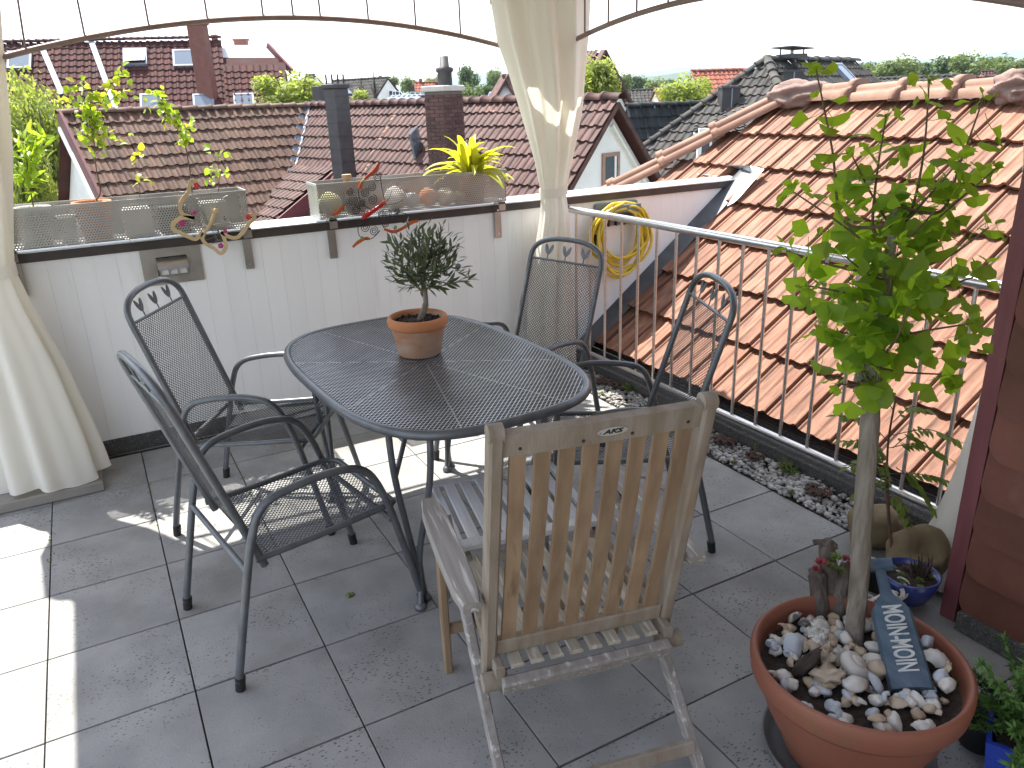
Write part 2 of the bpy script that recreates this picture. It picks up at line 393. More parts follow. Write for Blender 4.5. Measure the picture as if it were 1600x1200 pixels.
M['rock'] = pm('brown_rock', (0.13, 0.095, 0.05), (0.24, 0.185, 0.11), scale=7, rough=0.95, bump=0.012, bscale=14, c3=(0.08, 0.07, 0.03), s3=5, t3=0.6)
M['slab'] = pm('concrete_slab', (0.22, 0.2, 0.175), (0.30, 0.275, 0.245), scale=5, rough=0.95, bump=0.002, bscale=80)
M['hose'] = pm('yellow_hose', (0.55, 0.40, 0.03), (0.66, 0.50, 0.05), scale=12, rough=0.4)
M['grey_plastic'] = pm('grey_green_plastic', (0.13, 0.16, 0.165), (0.17, 0.20, 0.205), scale=6, rough=0.5)
M['shell_w'] = pm('white_shell', (0.44, 0.42, 0.38), (0.58, 0.55, 0.51), scale=14, rough=0.45, rand=0.1, c3=(0.42, 0.33, 0.27), s3=10, t3=0.6)
M['shell_b'] = pm('blue_grey_shell', (0.32, 0.345, 0.385), (0.46, 0.48, 0.51), scale=12, rough=0.4, rand=0.1, c3=(0.24, 0.26, 0.31), s3=9, t3=0.62)
M['shell_c'] = pm('cream_brown_shell', (0.33, 0.24, 0.16), (0.46, 0.38, 0.29), scale=12, rough=0.5, rand=0.15, c3=(0.2, 0.12, 0.07), s3=9, t3=0.6)
M['drift'] = pm('driftwood', (0.07, 0.05, 0.04), (0.16, 0.13, 0.105), scale=10, rough=0.95, stretch=(4, 4, 0.6), bump=0.01, bscale=25)
M['dark_husk'] = pm('dark_husk', (0.03, 0.02, 0.016), (0.06, 0.04, 0.03), scale=12, rough=0.9, bump=0.006, bscale=30)
M['blue_wood'] = pm('blue_washed_wood', (0.045, 0.078, 0.115), (0.085, 0.12, 0.16), scale=12, rough=0.8, stretch=(4, 0.6, 4), c3=(0.06, 0.06, 0.065), s3=9, t3=0.6, bump=0.002, bscale=60)
M['letter'] = pm('carved_white_letter', (0.36, 0.37, 0.37), (0.5, 0.5, 0.49), scale=30, rough=0.8, c3=(0.25, 0.28, 0.3), s3=25, t3=0.6)
M['succ_r'] = pm('dark_red_rosette', (0.10, 0.03, 0.03), (0.07, 0.06, 0.035), scale=9, rough=0.6, isl=0.3)
M['succ_red'] = pm('crimson_rosette', (0.30, 0.035, 0.05), (0.2, 0.05, 0.05), scale=9, rough=0.5, isl=0.3)
M['succ_g'] = pm('green_rosette', (0.07, 0.11, 0.02), (0.13, 0.17, 0.035), scale=9, rough=0.6, isl=0.3)
M['blue_glaze'] = pm('blue_glaze', (0.02, 0.035, 0.16), (0.04, 0.06, 0.25), scale=5, rough=0.2, spec=0.7)
M['blue_plastic'] = pm('blue_plastic', (0.015, 0.035, 0.28), (0.02, 0.05, 0.36), scale=4, rough=0.35)
M['black_plastic'] = pm('black_plastic', (0.012, 0.012, 0.013), (0.02, 0.02, 0.02), scale=5, rough=0.5)
M['wicker_w'] = pm('white_wicker', (0.5, 0.49, 0.47), (0.66, 0.64, 0.62), scale=30, rough=0.8)
M['beige_wood'] = pm('beige_ply', (0.45, 0.33, 0.17), (0.55, 0.42, 0.24), scale=8, rough=0.6)
M['flower_r'] = pm('red_flower', (0.55, 0.03, 0.02), rough=0.5)
M['flower_p'] = pm('pink_flower', (0.42, 0.02, 0.15), rough=0.5)
M['wire'] = pm('thin_wire', (0.3, 0.3, 0.28), rough=0.4, metal=0.7)
M['black_iron'] = pm('black_iron', (0.012, 0.010, 0.010), rough=0.5)
M['red_iron'] = pm('orange_red_enamel', (0.36, 0.035, 0.012), (0.45, 0.11, 0.02), scale=14, rough=0.35)
M['green_bead'] = pm('green_bead', (0.2, 0.26, 0.1), rough=0.3)
M['red_lacquer'] = pm('red_lacquer', (0.38, 0.01, 0.012), rough=0.25)
M['white_pot'] = pm('white_pot', (0.45, 0.44, 0.41), rough=0.5)
M['cork'] = pm('cork', (0.36, 0.22, 0.13), (0.46, 0.31, 0.2), scale=20, rough=0.9)
M['moss_ball'] = pm('pale_moss', (0.33, 0.33, 0.17), (0.45, 0.44, 0.26), scale=40, rough=1.0)
M['rust'] = pm('rusty_iron', (0.07, 0.035, 0.022), (0.12, 0.06, 0.035), scale=20, rough=0.9)
M['solar'] = pm('solar_panel', (0.16, 0.19, 0.24), rough=0.12, spec=1.0)
# ------------------------------------------------------------------ setting: ground, hills
g = MB()
NS = 40
ring = [0, 12, 30, 70, 150, 400, 1000, 2200, 4300]
gv = [Vector((0, 10, -7.5))]; gf = []
for r_ in ring[1:]:
    for k in range(NS): gv.append(Vector((r_ * math.cos(2 * PI * k / NS), 10 + r_ * math.sin(2 * PI * k / NS), -7.5)))
for k in range(NS): gf.append((0, 1 + k, 1 + (k + 1) % NS))
for i in range(len(ring) - 2):
    a, b = 1 + i * NS, 1 + (i + 1) * NS
    for k in range(NS):
        j = (k + 1) % NS; gf.append((a + k, b + k, b + j, a + j))
g.add(gv, gf)
tag(g.build('ground', M['ground']), kind='structure')

def hill_ridge(name, dist, prof, z0=-7.5, depth=700):
    """prof: list of (photo x, photo y of skyline)"""
    h = MB(); top = []; base = []; back = []
    n = 90
    xs = [p[0] for p in prof]; ys = [p[1] for p in prof]
    for i in range(n + 1):
        x = xs[0] + (xs[-1] - xs[0]) * i / n
        y = float(np.interp(x, xs, ys)) + 1.4 * mnoise.noise(Vector((x * .02, dist * .01, 0))) + 0.8 * mnoise.noise(Vector((x * .13, dist * .01, 3)))
        p = at(x, y, dist); top.append(p)
        d = Vector((p.x - CAM.x, p.y - CAM.y, 0)).normalized()
        base.append(Vector((p.x, p.y, z0)) - d * depth); back.append(Vector((p.x, p.y, z0)) + d * depth)
    vs = base + top + back; fs = []
    for i in range(n):
        for a in (0, n + 1):
            fs.append((a + i, a + i + 1, a + n + 2 + i, a + n + 1 + i))
    h.add(vs, fs, True)
    return tag(h.build(name, M['hill']), kind='structure')
hill_ridge('hills', 3300, [(-500, 170), (-200, 165), (300, 150), (620, 135), (700, 122), (760, 112), (800, 108), (900, 118), (980, 118), (1040, 107), (1090, 104), (1180, 106), (1290, 104), (1400, 92), (1490, 92), (1540, 84), (1600, 74), (1700, 60), (1900, 55), (2300, 60)])
hill_ridge('hills', 1300, [(700, 160), (900, 140), (1000, 121), (1060, 114), (1120, 107), (1200, 109), (1300, 108), (1450, 98), (1700, 90)], depth=250)

# ------------------------------------------------------------------ terrace
S = 0.4
fl = MB(); fl.box((0.775, -1.73, -0.055), (4.47, 5.18, 0.08))
floor = tag(fl.build('terrace_floor', M['joint']), kind='structure')
tm = MB().box((0, 0, -0.02), (0.3955, 0.3940, 0.04), None, 0.0012).mesh('paving_tile'); tm.materials.append(M['paving'])
for i in range(-4, 7):
    for j in range(-3, 10):
        x, y = (i + .5) * S, -(j + .5) * S + 0.0
        if y > 0.85 or y < -3.9: continue
        o = link('paving_tile', tm, floor, Matrix.Translation((x, y, R.uniform(-.0012, .0008))) @ Matrix.Rotation(R.choice((0, 2)) * PI / 2, 4, 'Z') @ Matrix.Rotation(R.uniform(-.002, .002), 4, 'X'))
ms = MB()
for k in range(46):
    x = R.choice([1, 0, 0, 2, 1]) * S + R.uniform(-.004, .004); y = R.uniform(-.2, .83)
    if k > 44: x = R.uniform(0, .8); y = .4 + R.uniform(-.005, .005)
    if k > 52: x, y = 1.6 * S + R.uniform(-.3, .1), 0
    for q in range(3):
        ms.blob((x + R.uniform(-.01, .01), y + R.uniform(-.01, .01), 0.0), (R.uniform(.002, .0042),) * 2 + (.003,), 0, 0.3, k)
for k in range(10):
    ms.blob((0.955 + R.uniform(-.008, .008), -0.98 + R.uniform(-.012, .012), 0.004), (.008, .005, .006), 0, .4, k)
mo = ms.build('moss', M['succ_g']); tag(mo, kind='stuff')

# slab under the left curtain
sl = MB().box((-0.05, 0.61, 0.026), (0.53, 0.38, 0.05), None, 0.006)
tag(sl.build('footing_slab', M['slab']), 'grey concrete slab on the terrace floor under the gathered left curtain', 'slab')

# ------------------------------------------------------------------ parapet
RS = 0.746
ZUP = Vector((0, 0, 1))
def roof_z(x): return 0.07 + RS * (x - 3.16)
pw = thing('parapet_wall', 'white boarded parapet wall with dark coping edge behind the table', 'wall')
w = MB(); w.box((0.9, 0.965, -3.2), (4.6, 0.21, 8.4)); w.prism([(3.2, .86, -7.4), (4.46, .86, -7.4), (4.46, .86, 1.0), (3.2, .86, 1.0)], (0, .21, 0))
w.build('core', M['white_gap'], pw)
x = -1.38; pz = 0.0975
while x < 4.42:
    zb = 0.086 if x < 3.1 else max(0.086, roof_z(x) - 0.05)
    if zb < 1.0:
        b = MB().box((x + pz / 2, 0.852, (zb + 1.02) / 2), (pz - 0.0006, 0.016, 1.02 - zb), None, 0.0005)
        b.build('plank', M['white_board'], pw)
    x += pz
MB().box((0.9, 0.85, 0.043), (4.56, 0.026, 0.086), None, .004).build('base_strip', M['felt'], pw)
MB().box((1.53, 0.836, 1.043), (5.86, 0.022, 0.044), None, .003).build('fascia', M['brown_trim'], pw)
cp = MB(); x0 = -1.4
for x1 in (0.55, 2.5, 3.52, 4.62):
    cp.box(((x0 + x1) / 2, 0.955, 1.068), (x1 - x0 - .003, 0.27, 0.006)); x0 = x1
cp.build('coping', M['zinc'], pw)
fz = MB()
def rp(x, y, h=0.0): return Vector((x, y, roof_z(x) + h))
n_ = 14; vs = []; fs = []
for i in range(n_ + 1):
    x = 3.14 + (4.50 - 3.14) * i / n_
    e = 0.012 * mnoise.noise(Vector((i * .6, 0, 0)))
    vs += [rp(x, 0.842, 0.075), rp(x, 0.825, 0.06 + e), rp(x, 0.755 + e, 0.048 + e), rp(x, 0.715 + e, 0.035)]
for i in range(n_):
    for k in range(3): fs.append((i * 4 + k, i * 4 + 4 + k, i * 4 + 5 + k, i * 4 + 1 + k))
fz.add(vs, fs, True); fz.build('lead_flashing', M['lead'], pw)
fa = MB()
_rn = Vector((-RS, 0, 1)).normalized()
def onroof(px, py, h): return on_plane(px, py, Vector((3.16, 0, 0.07)) + _rn * h, _rn)
P = [[on_plane(1088, 272, Vector((0, 0, 1.074)), ZUP), on_plane(1118, 262, Vector((0, 0, 1.10)), ZUP), onroof(1140, 257, .09)], [on_plane(1126, 276, Vector((0, 0, 1.074)), ZUP), on_plane(1150, 268, Vector((0, 0, 1.085)), ZUP), onroof(1172, 259, .085)], [on_plane(1163, 279, Vector((0, 0, 1.07)), ZUP), onroof(1178, 271, .07), onroof(1194, 264, .075)], [onroof(1152, 296, .06), onroof(1166, 287, .06), onroof(1182, 278, .065)], [onroof(1136, 322, .05), onroof(1146, 317, .055), onroof(1155, 309, .06)]]
vs = [v for r_ in P for v in r_]; fs = [(i * 3 + k, i * 3 + 1 + k, i * 3 + 4 + k, i * 3 + 3 + k) for i in range(4) for k in range(2)]
fa.add(vs, fs, False)
fa.build('sheet_flashing', M['alu'], pw)

# ------------------------------------------------------------------ roof tile machinery
PROF_DOUBLE = [(0, -.006), (.025, .007), (.06, .007), (.10, -.001), (.26, -.003), (.38, .002), (.44, .009), (.51, .009), (.57, .002), (.72, -.003), (.82, .006), (.90, .019), (.955, .022), (.985, .020), (1.0, -.024)]
PROF_WAVE = [(0, .012), (.12, .030), (.26, .038), (.40, .028), (.52, .008), (.72, .0), (.90, .003), (1.0, .010)]
PROF_FLAT = [(0, .010), (.10, .020), (.22, .012), (.45, .006), (.60, .014), (.72, .006), (1.0, .004)]

def tile_geo(w, l, prof, thick=0.022, lift=0.040, over=0.05):
    """tile with its lower edge at v=0 (towards the eave), u across, third axis = roof normal"""
    n = len(prof); vs = []
    g_ = w * (.975 if prof is PROF_DOUBLE else .975)
    for (u, h) in prof: vs.append((u * g_, -0.006, h * (w / .2) + lift))
    for (u, h) in prof: vs.append((u * g_, l + over, h * (w / .2)))
    for (u, h) in prof: vs.append((u * g_, 0.0, h * (w / .2) + lift - thick))
    fs = []
    for i in range(n - 1):
        fs.append((i, i + 1, n + i + 1, n + i)); fs.append((2 * n + i, 2 * n + i + 1, i + 1, i))
    fs.append((0, n, 2 * n)); fs.append((n - 1, 2 * n + n - 1, 2 * n - 1))
    return vs, fs

def tile_field(parent, O, U, V, nu, nv, w, l, prof, mat, mat_i, nparts, keep=None, name='roof_tile', jit=0.004, smooth=True, seed=3):
    """rows of overlapping tiles; the nparts nearest the camera are objects, the rest one joined part"""
    O, U, V = Vector(O), Vector(U).normalized(), Vector(V).normalized(); Nn = U.cross(V)
    vs, fs = tile_geo(w, l, prof)
    me = bpy.data.meshes.new(name); me.from_pydata(vs, [], fs); me.update(); me.materials.append(mat)
    rr = random.Random(seed); items = []
    for j in range(nv):
        for i in range(nu):
            u, v = i * w, j * l
            if keep and not keep(u + w / 2, v + l / 2): continue
            p = O + U * (u + rr.uniform(-jit, jit) * .5) + V * (v + rr.uniform(-jit, jit)) + Nn * rr.uniform(0, jit)
            a = rr.uniform(-jit, jit) * 2.5
            items.append(((p - CAM).length, p, a))
    items.sort(key=lambda t: t[0])
    Mb = basis(U, V, Nn)
    for d, p, a in items[:nparts]:
        m = Matrix.Translation(p) @ Mb @ Matrix.Rotation(a, 4, 'Z')
        o = link(name, me, parent)
        o.matrix_local = parent.matrix_basis.inverted() @ m if parent else m
    rest = items[nparts:]
    if rest:
        A = np.array(vs); B = np.array(Mb.to_3x3()); W = A @ B.T
        VV = np.concatenate([W + np.array(p) for d, p, a in rest])
        if parent is not None:
            iv = np.array(parent.matrix_basis.inverted()); VV = VV @ iv[:3, :3].T + iv[:3, 3]
        FF = []
        for k in range(len(rest)):
            o_ = k * len(vs); FF += [tuple(q + o_ for q in f) for f in fs]
        m2 = bpy.data.meshes.new(name + '_mass'); m2.from_pydata(VV.tolist(), [], FF); m2.update(); m2.materials.append(mat_i)
        tag(link('roof_tiles', m2, parent), kind='stuff')
    return len(items)

def ridge_row(parent, A, B, n, r, mat, name='ridge_tile', double=False, seed=1, over=1.18):
    """half-round ridge or hip tiles laid from A up to B"""
    A, B = Vector(A), Vector(B); d = (B - A); L = d.length / n; d.normalize()
    x = d.cross(Vector((0, 0, 1))).normalized(); z = x.cross(d)
    prof = []
    K = 24 if double else 12
    for k in range(K + 1):
        a = PI * k / K
        q = 1.0
        if double: q = 1.0 - 0.24 * math.exp(-((a - .80) / .17) ** 2) - 0.24 * math.exp(-((a - PI + .80) / .17) ** 2)
        prof.append((math.cos(a) * r * q * 1.08, math.sin(a) * r * q * 0.9))
    mb = MB(); sec = ((0, 1.12, .012), (.05, 1.12, .012), (.055, 1.0, .008), (L * over, .95, -.006)) if True else None
    vs = []; fs = []
    for (t, s_, dz) in sec:
        for (px, pz_) in prof: vs.append((px * s_, t, pz_ * s_ + dz))
    K1 = K + 1
    for i in range(3):
        for k in range(K): fs.append((i * K1 + k, i * K1 + k + 1, (i + 1) * K1 + k + 1, (i + 1) * K1 + k))
    c0 = len(vs)
    for (px, pz_) in prof: vs.append((px * .96, 0.0, pz_ * .96 - .012))
    for k in range(K): fs.append((k, c0 + k, c0 + k + 1, k + 1))
    mb.add(vs, fs, True); me = mb.mesh(name); me.materials.append(mat)
    rr = random.Random(seed)
    inv = parent.matrix_basis.inverted() if parent else Matrix()
    for i in range(n):
        m = basis(x, d, z, A + d * (L * i) + z * rr.uniform(-.004, .006)) @ Matrix.Rotation(rr.uniform(-.015, .015), 4, 'Z')
        o = link(name, me, parent); o.matrix_local = inv @ m

# ------------------------------------------------------------------ neighbour's orange roof beside the railing
nb = thing('neighbour_house', 'house with big orange clay tiled hip roof right beyond the railing', 'house', (5.2, -0.5, -7.5))
def inv(o): return o.matrix_basis.inverted()
sl_ = math.atan(RS); EX, RX = 3.21, 5.16
b = MB()
def nl(*p): return Vector(p) - Vector((5.2, -0.5, -7.5))
ez = roof_z(EX) - .035; rz_ = roof_z(RX) - .035
hipd = RX - EX
b.add([nl(EX, -4.4, ez), nl(RX, -4.4, rz_), nl(RX, 1.02, rz_), nl(EX, 1.02 + hipd, ez), nl(2 * RX - EX, -4.4, ez), nl(2 * RX - EX, 1.02 + hipd, ez)], [(0, 1, 2, 3), (1, 4, 5, 2), (2, 5, 3)])
b.build('roof_deck', M['roof_under'], nb)
MB().box((0, 1.0 - 1.0, 3.7), (3.6, 5.6, 7.3)).build('wall', M['plaster_c'], nb)
U = Vector((0, -1, 0)); V = Vector((math.cos(sl_), 0, math.sin(sl_)))
LT = 0.3425; W2 = 0.2
def keep_main(u, v):
    X = EX + v * math.cos(sl_); Y = 2.82 - u
    if Y > 1.02 + (RX - X) - 0.03: return False
    if 0.80 < Y < 1.05 and X < 4.5: return False
    if Y > 0.9 and X < 3.7: return False
    return X < RX - .02
tile_field(nb, (EX, 2.82, roof_z(EX) - .012), U, V, 28, 7, W2, LT, PROF_DOUBLE, M['tile_orange'], M['tile_orange'], 300, keep_main)
ridge_row(nb, (RX + .04, -2.9, roof_z(RX) + .0), (RX + .04, 0.86, roof_z(RX) + .0), 10, 0.125, M['ridge_orange'], double=True)
ridge_row(nb, (RX - 1.5, 1.02 + 1.53, roof_z(RX - 1.5) + .035), (RX - .1, 1.02 + .13, roof_z(RX - .1) + .02), 5, 0.115, M['ridge_orange'], 'hip_tile', double=True, seed=4)
mt = MB()
mt.blob((0, 0, 0), (.17, .24, .105), 3, .35, 3, Matrix.Rotation(.35, 3, 'Z'), 2.5)
o = mt.build('mortar_cap', M['mortar'], nb); o.matrix_local = inv(nb) @ Matrix.Translation((RX + .02, 0.98, roof_z(RX) + .045))
mt = MB(); mt.blob((0, 0, 0), (.13, .16, .1), 3, .4, 8, None, 3)
o = mt.build('mortar_cap', M['mortar'], nb); o.matrix_local = inv(nb) @ Matrix.Translation((RX + .0, -0.62, roof_z(RX) + .05))

# felt kerb and gutter between terrace and roof
kb = MB(); kb.box((3.035, -0.7, -0.06), (0.075, 3.1, 0.28), None, .006)
tag(kb.build('kerb', M['felt']), kind='structure')
gt = MB(); gt.box((3.135, -0.7, -0.03), (0.125, 3.1, 0.12)); gt.box((3.205, -.7, .04), (.02, 3.1, .05))
tag(gt.build('gutter', M['felt']), kind='structure')

# ------------------------------------------------------------------ gravel strip
gb = MB().box((2.9, -0.63, -0.03), (0.2, 2.98, 0.06)); tag(gb.build('gravel_bed', M['soil']), kind='structure')
pv = MB(); rp_ = random.Random(11)
for k in range(3300):
    x = rp_.uniform(2.803, 2.99); y = rp_.uniform(-2.1, 0.83)
    s_ = rp_.choice((.006, .007, .008, .009, .011, .013)) * rp_.uniform(.85, 1.1)
    z = .002 + .010 * mnoise.noise(Vector((x * 9, y * 5, 0))) + rp_.uniform(0, .014) + max(0, (x - 2.9)) * .12
    pv.blob((x, y, z), (s_ * rp_.uniform(1, 1.35), s_, s_ * rp_.uniform(.55, .8)), 1, .3, k, Matrix.Rotation(rp_.uniform(0, PI), 3, 'Z') @ Matrix.Rotation(rp_.uniform(-.5, .5), 3, 'X'))
tag(pv.build('gravel', M['pebble']), kind='stuff')

# ------------------------------------------------------------------ railing
rl = thing('railing', 'stainless steel railing with thin round balusters in front of the orange roof', 'railing', (3.04, -0.55, 0.08))
t = MB(); t.tube([(0, 1.40, 0.915), (0, -1.46, 0.925)], 0.021, 14); t.build('handrail', M['steel'], rl)
t = MB(); t.tube([(0, 1.40, 0.028), (0, -1.46, 0.04)], 0.0165, 12); t.build('bottom_rail', M['steel'], rl)
bm = MB(); bm.tube([(0, 0, 0.03), (0, 0, 0.915)], 0.008, 8); bme = bm.mesh('baluster'); bme.materials.append(M['steel'])
for k in range(25):
    y = 1.285 - k * 0.158
    if y < -1.44: break
    link('baluster', bme, rl, Matrix.Translation((0, y, 0)))
for y in (1.1, 0.1, -.9):
    MB().tube([(0, y, 0.03), (0, y, -.03)], .012, 10).build('foot', M['steel'], rl)
# ------------------------------------------------------------------ town behind
ZV = Vector((0, 0, 1))
def flat(v): return Vector((v.x, v.y, 0)).normalized()
GZ = -7.5

def world_part(root, mb, name, mat, kind=None):
    """part whose mesh is given in world coordinates"""
    iv = root.matrix_basis.inverted()
    mb.v = [tuple(iv @ Vector(v)) for v in mb.v]
    o = mb.build(name, mat, root)
    if kind: o['kind'] = kind
    return o

def sub(mb, name, mat, parent, root):
    """sub-part given in world coordinates; parent has identity local matrix"""
    iv = root.matrix_basis.inverted()
    mb.v = [tuple(iv @ Vector(v)) for v in mb.v]
    return mb.build(name, mat, parent)

def window(root, c, r, n, w, h, fm, pmat=None, name='window', fw=.09, proud=.05, mullion=False):
    """framed window centred at c, r = right, n = outward normal"""
    r, n = Vector(r).normalized(), Vector(n).normalized(); up = n.cross(r)
    if up.z < 0: up = -up
    f = MB(); ro = Matrix((r, n, up)).transposed()
    for s_ in (-1, 1):
        f.box(c + r * s_ * (w / 2 + fw / 2), (fw, proud * 2, h + 2 * fw), ro)
        f.box(c + up * s_ * (h / 2 + fw / 2), (w, proud * 2, fw), ro)
    if mullion: f.box(c, (.05, proud * 1.6, h), ro)
    o = world_part(root, f, name, fm)
    sub(MB().box(c + n * .01, (w, .02, h), ro), 'pane', pmat or M['pane'], o, root)
    return o

def skylight(root, O, U, V, u, v, w, h, name='skylight', open_=False):
    O, U, V = Vector(O), Vector(U).normalized(), Vector(V).normalized(); Nn = U.cross(V)
    c = O + U * u + V * v + Nn * .10
    ro = Matrix((U, V, Nn)).transposed()
    f = MB()
    for s_ in (-1, 1):
        f.box(c + U * s_ * (w / 2 + .04), (.08, h + .16, .12), ro); f.box(c + V * s_ * (h / 2 + .04), (w, .08, .12), ro)
    o = world_part(root, f, name, M['blue_flash'])
    sub(MB().box(c + Nn * (.03 if not open_ else .12), (w, h, .03), ro @ (Matrix.Rotation(-.2, 3, 'X') if open_ else Matrix.Identity(3))), 'pane', M['zinc'] if open_ else M['pane_sky'], o, root)

def chimney(root, px0, px1, py0, py1, d, mat, cap=None, depth=.5, turn=0.0, name='chimney', sink=1.2):
    a, b_ = at(px0, py1, d), at(px1, py1, d); tp = at((px0 + px1) / 2, py0, d)
    c = (a + b_) / 2; w = (b_ - a).length; q = depth
    w = w / (abs(math.cos(turn)) + q * abs(math.sin(turn))); depth = q * w
    rz = math.atan2(RT.y, RT.x) + turn
    ro = Matrix.Rotation(rz, 3, 'Z')
    h = tp.z - c.z + sink
    c2 = Vector((c.x, c.y, tp.z - h / 2)) - _fw * 0 + flat(_fw) * depth * .3
    o = world_part(root, MB().box(c2, (w, depth, h), ro, .01), name, mat)
    if cap: sub(MB().box(Vector((c2.x, c2.y, tp.z + .05)), (w * 1.16, depth * 1.16, .1), ro, .015), 'cap', cap, o, root)
    return o, c2, ro, w, h, tp.z

# ---- L-shaped brown-roofed house: wing 2 (ridge across) and wing 3 (ridge running towards us)
R0 = Vector((9.21, 8.83, 1.56)); R1 = Vector((6.36, 19.45, 1.62)); R2 = Vector((0.30, 17.83, 1.66))
u3 = flat(R0 - R1); u2 = flat(R1 - R2)
n3 = Vector((-u3.y * -1, 0, 0)); n3 = Vector((u3.y, -u3.x, 0)); n2 = Vector((u2.y, -u2.x, 0))
SL = rad(47)
lh = thing('corner_house', 'corner house with long brown tiled roofs and white gable beyond the parapet', 'house', (6.5, 15, GZ))
L3 = (R0 - R1).length; L2 = (R1 - R2).length
V3 = -n3 * math.cos(SL) + ZV * math.sin(SL); V2 = -n2 * math.cos(SL) + ZV * math.sin(SL)
NC = 20; LC = 0.34; SLN = NC * LC
e3 = R1 - V3 * SLN; e2 = R2 - V2 * SLN
def in3(u, v):
    h = (SLN - v) * math.cos(SL); return u > h * .97 + .05 and u < L3 - .02 and v < SLN - .05
def in2(u, v):
    h = (SLN - v) * math.cos(SL); return (L2 - u) > h + .02 and v < SLN - .05
tile_field(lh, e3, u3, V3, int(L3 / .205) + 1, NC, .205, LC, PROF_WAVE, M['tile_maroon'], M['tile_maroon_i'], 290, in3, jit=.012)
tile_field(lh, e2, u2, V2, int(L2 / .235) + 1, NC, .235, LC, PROF_WAVE, M['tile_brown'], M['tile_brown_i'], 290, in2, jit=.012)
dk = MB()
lo = .03
a3, b3 = R1 - ZV * .06, R0 - ZV * .06; a2 = R2 - ZV * .06
dn3, dn2 = -V3 * SLN, -V2 * SLN
dk.add([a3, b3, b3 + dn3, a3 + dn3], [(0, 1, 2, 3)]); dk.add([a2, a3, a3 + dn2, a2 + dn2], [(0, 1, 2, 3)])
bk3 = n3 * -1 * 4 - ZV * 4.3; bk2 = n2 * -1 * 4 - ZV * 4.3
dk.add([a3, b3, b3 + bk3, a3 + bk3], [(0, 1, 2, 3)]); dk.add([a2, a3, a3 + bk2, a2 + bk2], [(0, 1, 2, 3)])
world_part(lh, dk, 'roof_deck', M['tile_dred_i'])
ridge_row(lh, R1 + ZV * .02, R0 + ZV * .02 + u3 * .05, 30, .13, M['tile_maroon'])
ridge_row(lh, R1 + ZV * .02, R2 + ZV * .02, 16, .11, M['tile_brown'])
# valley flashing
vf = MB(); vs = []
vd = (n2 + n3); 
for k in range(13):
    t = k * .42; p = R1 + vd * t - ZV * (t * math.tan(SL)) + ZV * .05
    wv = .17 + .03 * math.sin(k * 1.7)
    vs += [p + u3 * wv + ZV * .03, p + ZV * .0, p - u2 * wv + ZV * .03]
fs = []
for k in range(12):
    for q in range(2): fs.append((k * 3 + q, k * 3 + 1 + q, k * 3 + 4 + q, k * 3 + 3 + q))
vf.add(vs, fs, True); world_part(lh, vf, 'valley_flashing', M['blue_flash'])
# white gable of wing 3
gn = u3; gr = Vector((-gn.y, gn.x, 0))
if gr.dot(RT) < 0: gr = -gr
gp = R0 - u3 * .22 - ZV * .14
hw = 4.2
gb = MB(); tn = math.tan(SL)
gb.prism([gp, gp + gr * hw - ZV * hw * tn, gp + gr * hw - ZV * 8.5, gp - gr * hw - ZV * 8.5, gp - gr * hw - ZV * hw * tn], -gn * .3)
world_part(lh, gb, 'wall', M['plaster'])
tb = MB()
for s_ in (-1, 1):
    d_ = (gr * s_ - ZV * tn).normalized()
    tb.bar(gp + gn * .03 - ZV * .22 + d_ * .1, gp + gn * .03 + d_ * 6 - ZV * .22, .05, .10, gn)
world_part(lh, tb, 'gable_moulding', M['plaster'])
for s_ in (-1, 1):
    d_ = (gr * s_ - ZV * tn).normalized()
    tb = MB(); tb.bar(R0 - ZV * .06 + gn * .01, R0 - ZV * .06 + d_ * 6.0 + gn * .01, .05, .09, d_.cross(gn))
    world_part(lh, tb, 'verge_board', M['maroon'] if 'maroon' in M else M['tile_maroon'])
wc = on_plane(953, 270, gp, gn)
wo = window(lh, wc, gr, gn, .36, .60, M['wood_frame'], fw=.07, proud=.04)
sub(MB().box(wc + gr * .12 + gn * .03, (.04, .03, .6), Matrix((gr, gn, ZV)).transposed()), 'sash', M['white_paint'], wo, lh)
# wing 2 left gable: white wall and maroon verge
gn2 = -u2; gp2 = R2 + u2 * .25 - ZV * .12
gb = MB(); fr = n2
gb.prism([gp2, gp2 + fr * 4.4 - ZV * 4.4 * tn, gp2 + fr * 4.4 - ZV * 8, gp2 - fr * 4 - ZV * 8, gp2 - fr * 4 - ZV * 4 * tn], u2 * .3)
world_part(lh, gb, 'wall', M['plaster'])
d_ = (fr - ZV * tn).normalized()
world_part(lh, MB().bar(R2 - ZV * .03 - u2 * .02, R2 - ZV * .03 - u2 * .02 + d_ * 6.6, .06, .34, d_.cross(gn2)), 'verge_board', M['maroon_board'])
world_part(lh, MB().bar(R2 - ZV * .3 - u2 * .06, R2 - ZV * .3 - u2 * .06 + d_ * 6.6, .10, .10, d_.cross(gn2)), 'verge_trim', M['white_paint'])
# chimneys on wing 3
o, c2, ro, w_, h_, zt = chimney(lh, 516, 551, 139, 236, 17.5, M['slate'], M['slate'], .8, .95)
for k in range(4):
    sub(MB().tube([Vector((c2.x + (k - 1.5) * .13, c2.y, zt + .1)), Vector((c2.x + (k - 1.5) * .13, c2.y, zt + .3))], .02, 6), 'rod', M['black_iron'], o, lh)
for k in range(6):
    sub(MB().box(Vector((c2.x, c2.y, zt - .15 - k * .28)), (w_ + .02, w_ * .8 + .02, .012), ro), 'slate_edge', M['slate'], o, lh)
chimney(lh, 491, 517, 135, 175, 25.0, M['slate'], None, .8, .95)
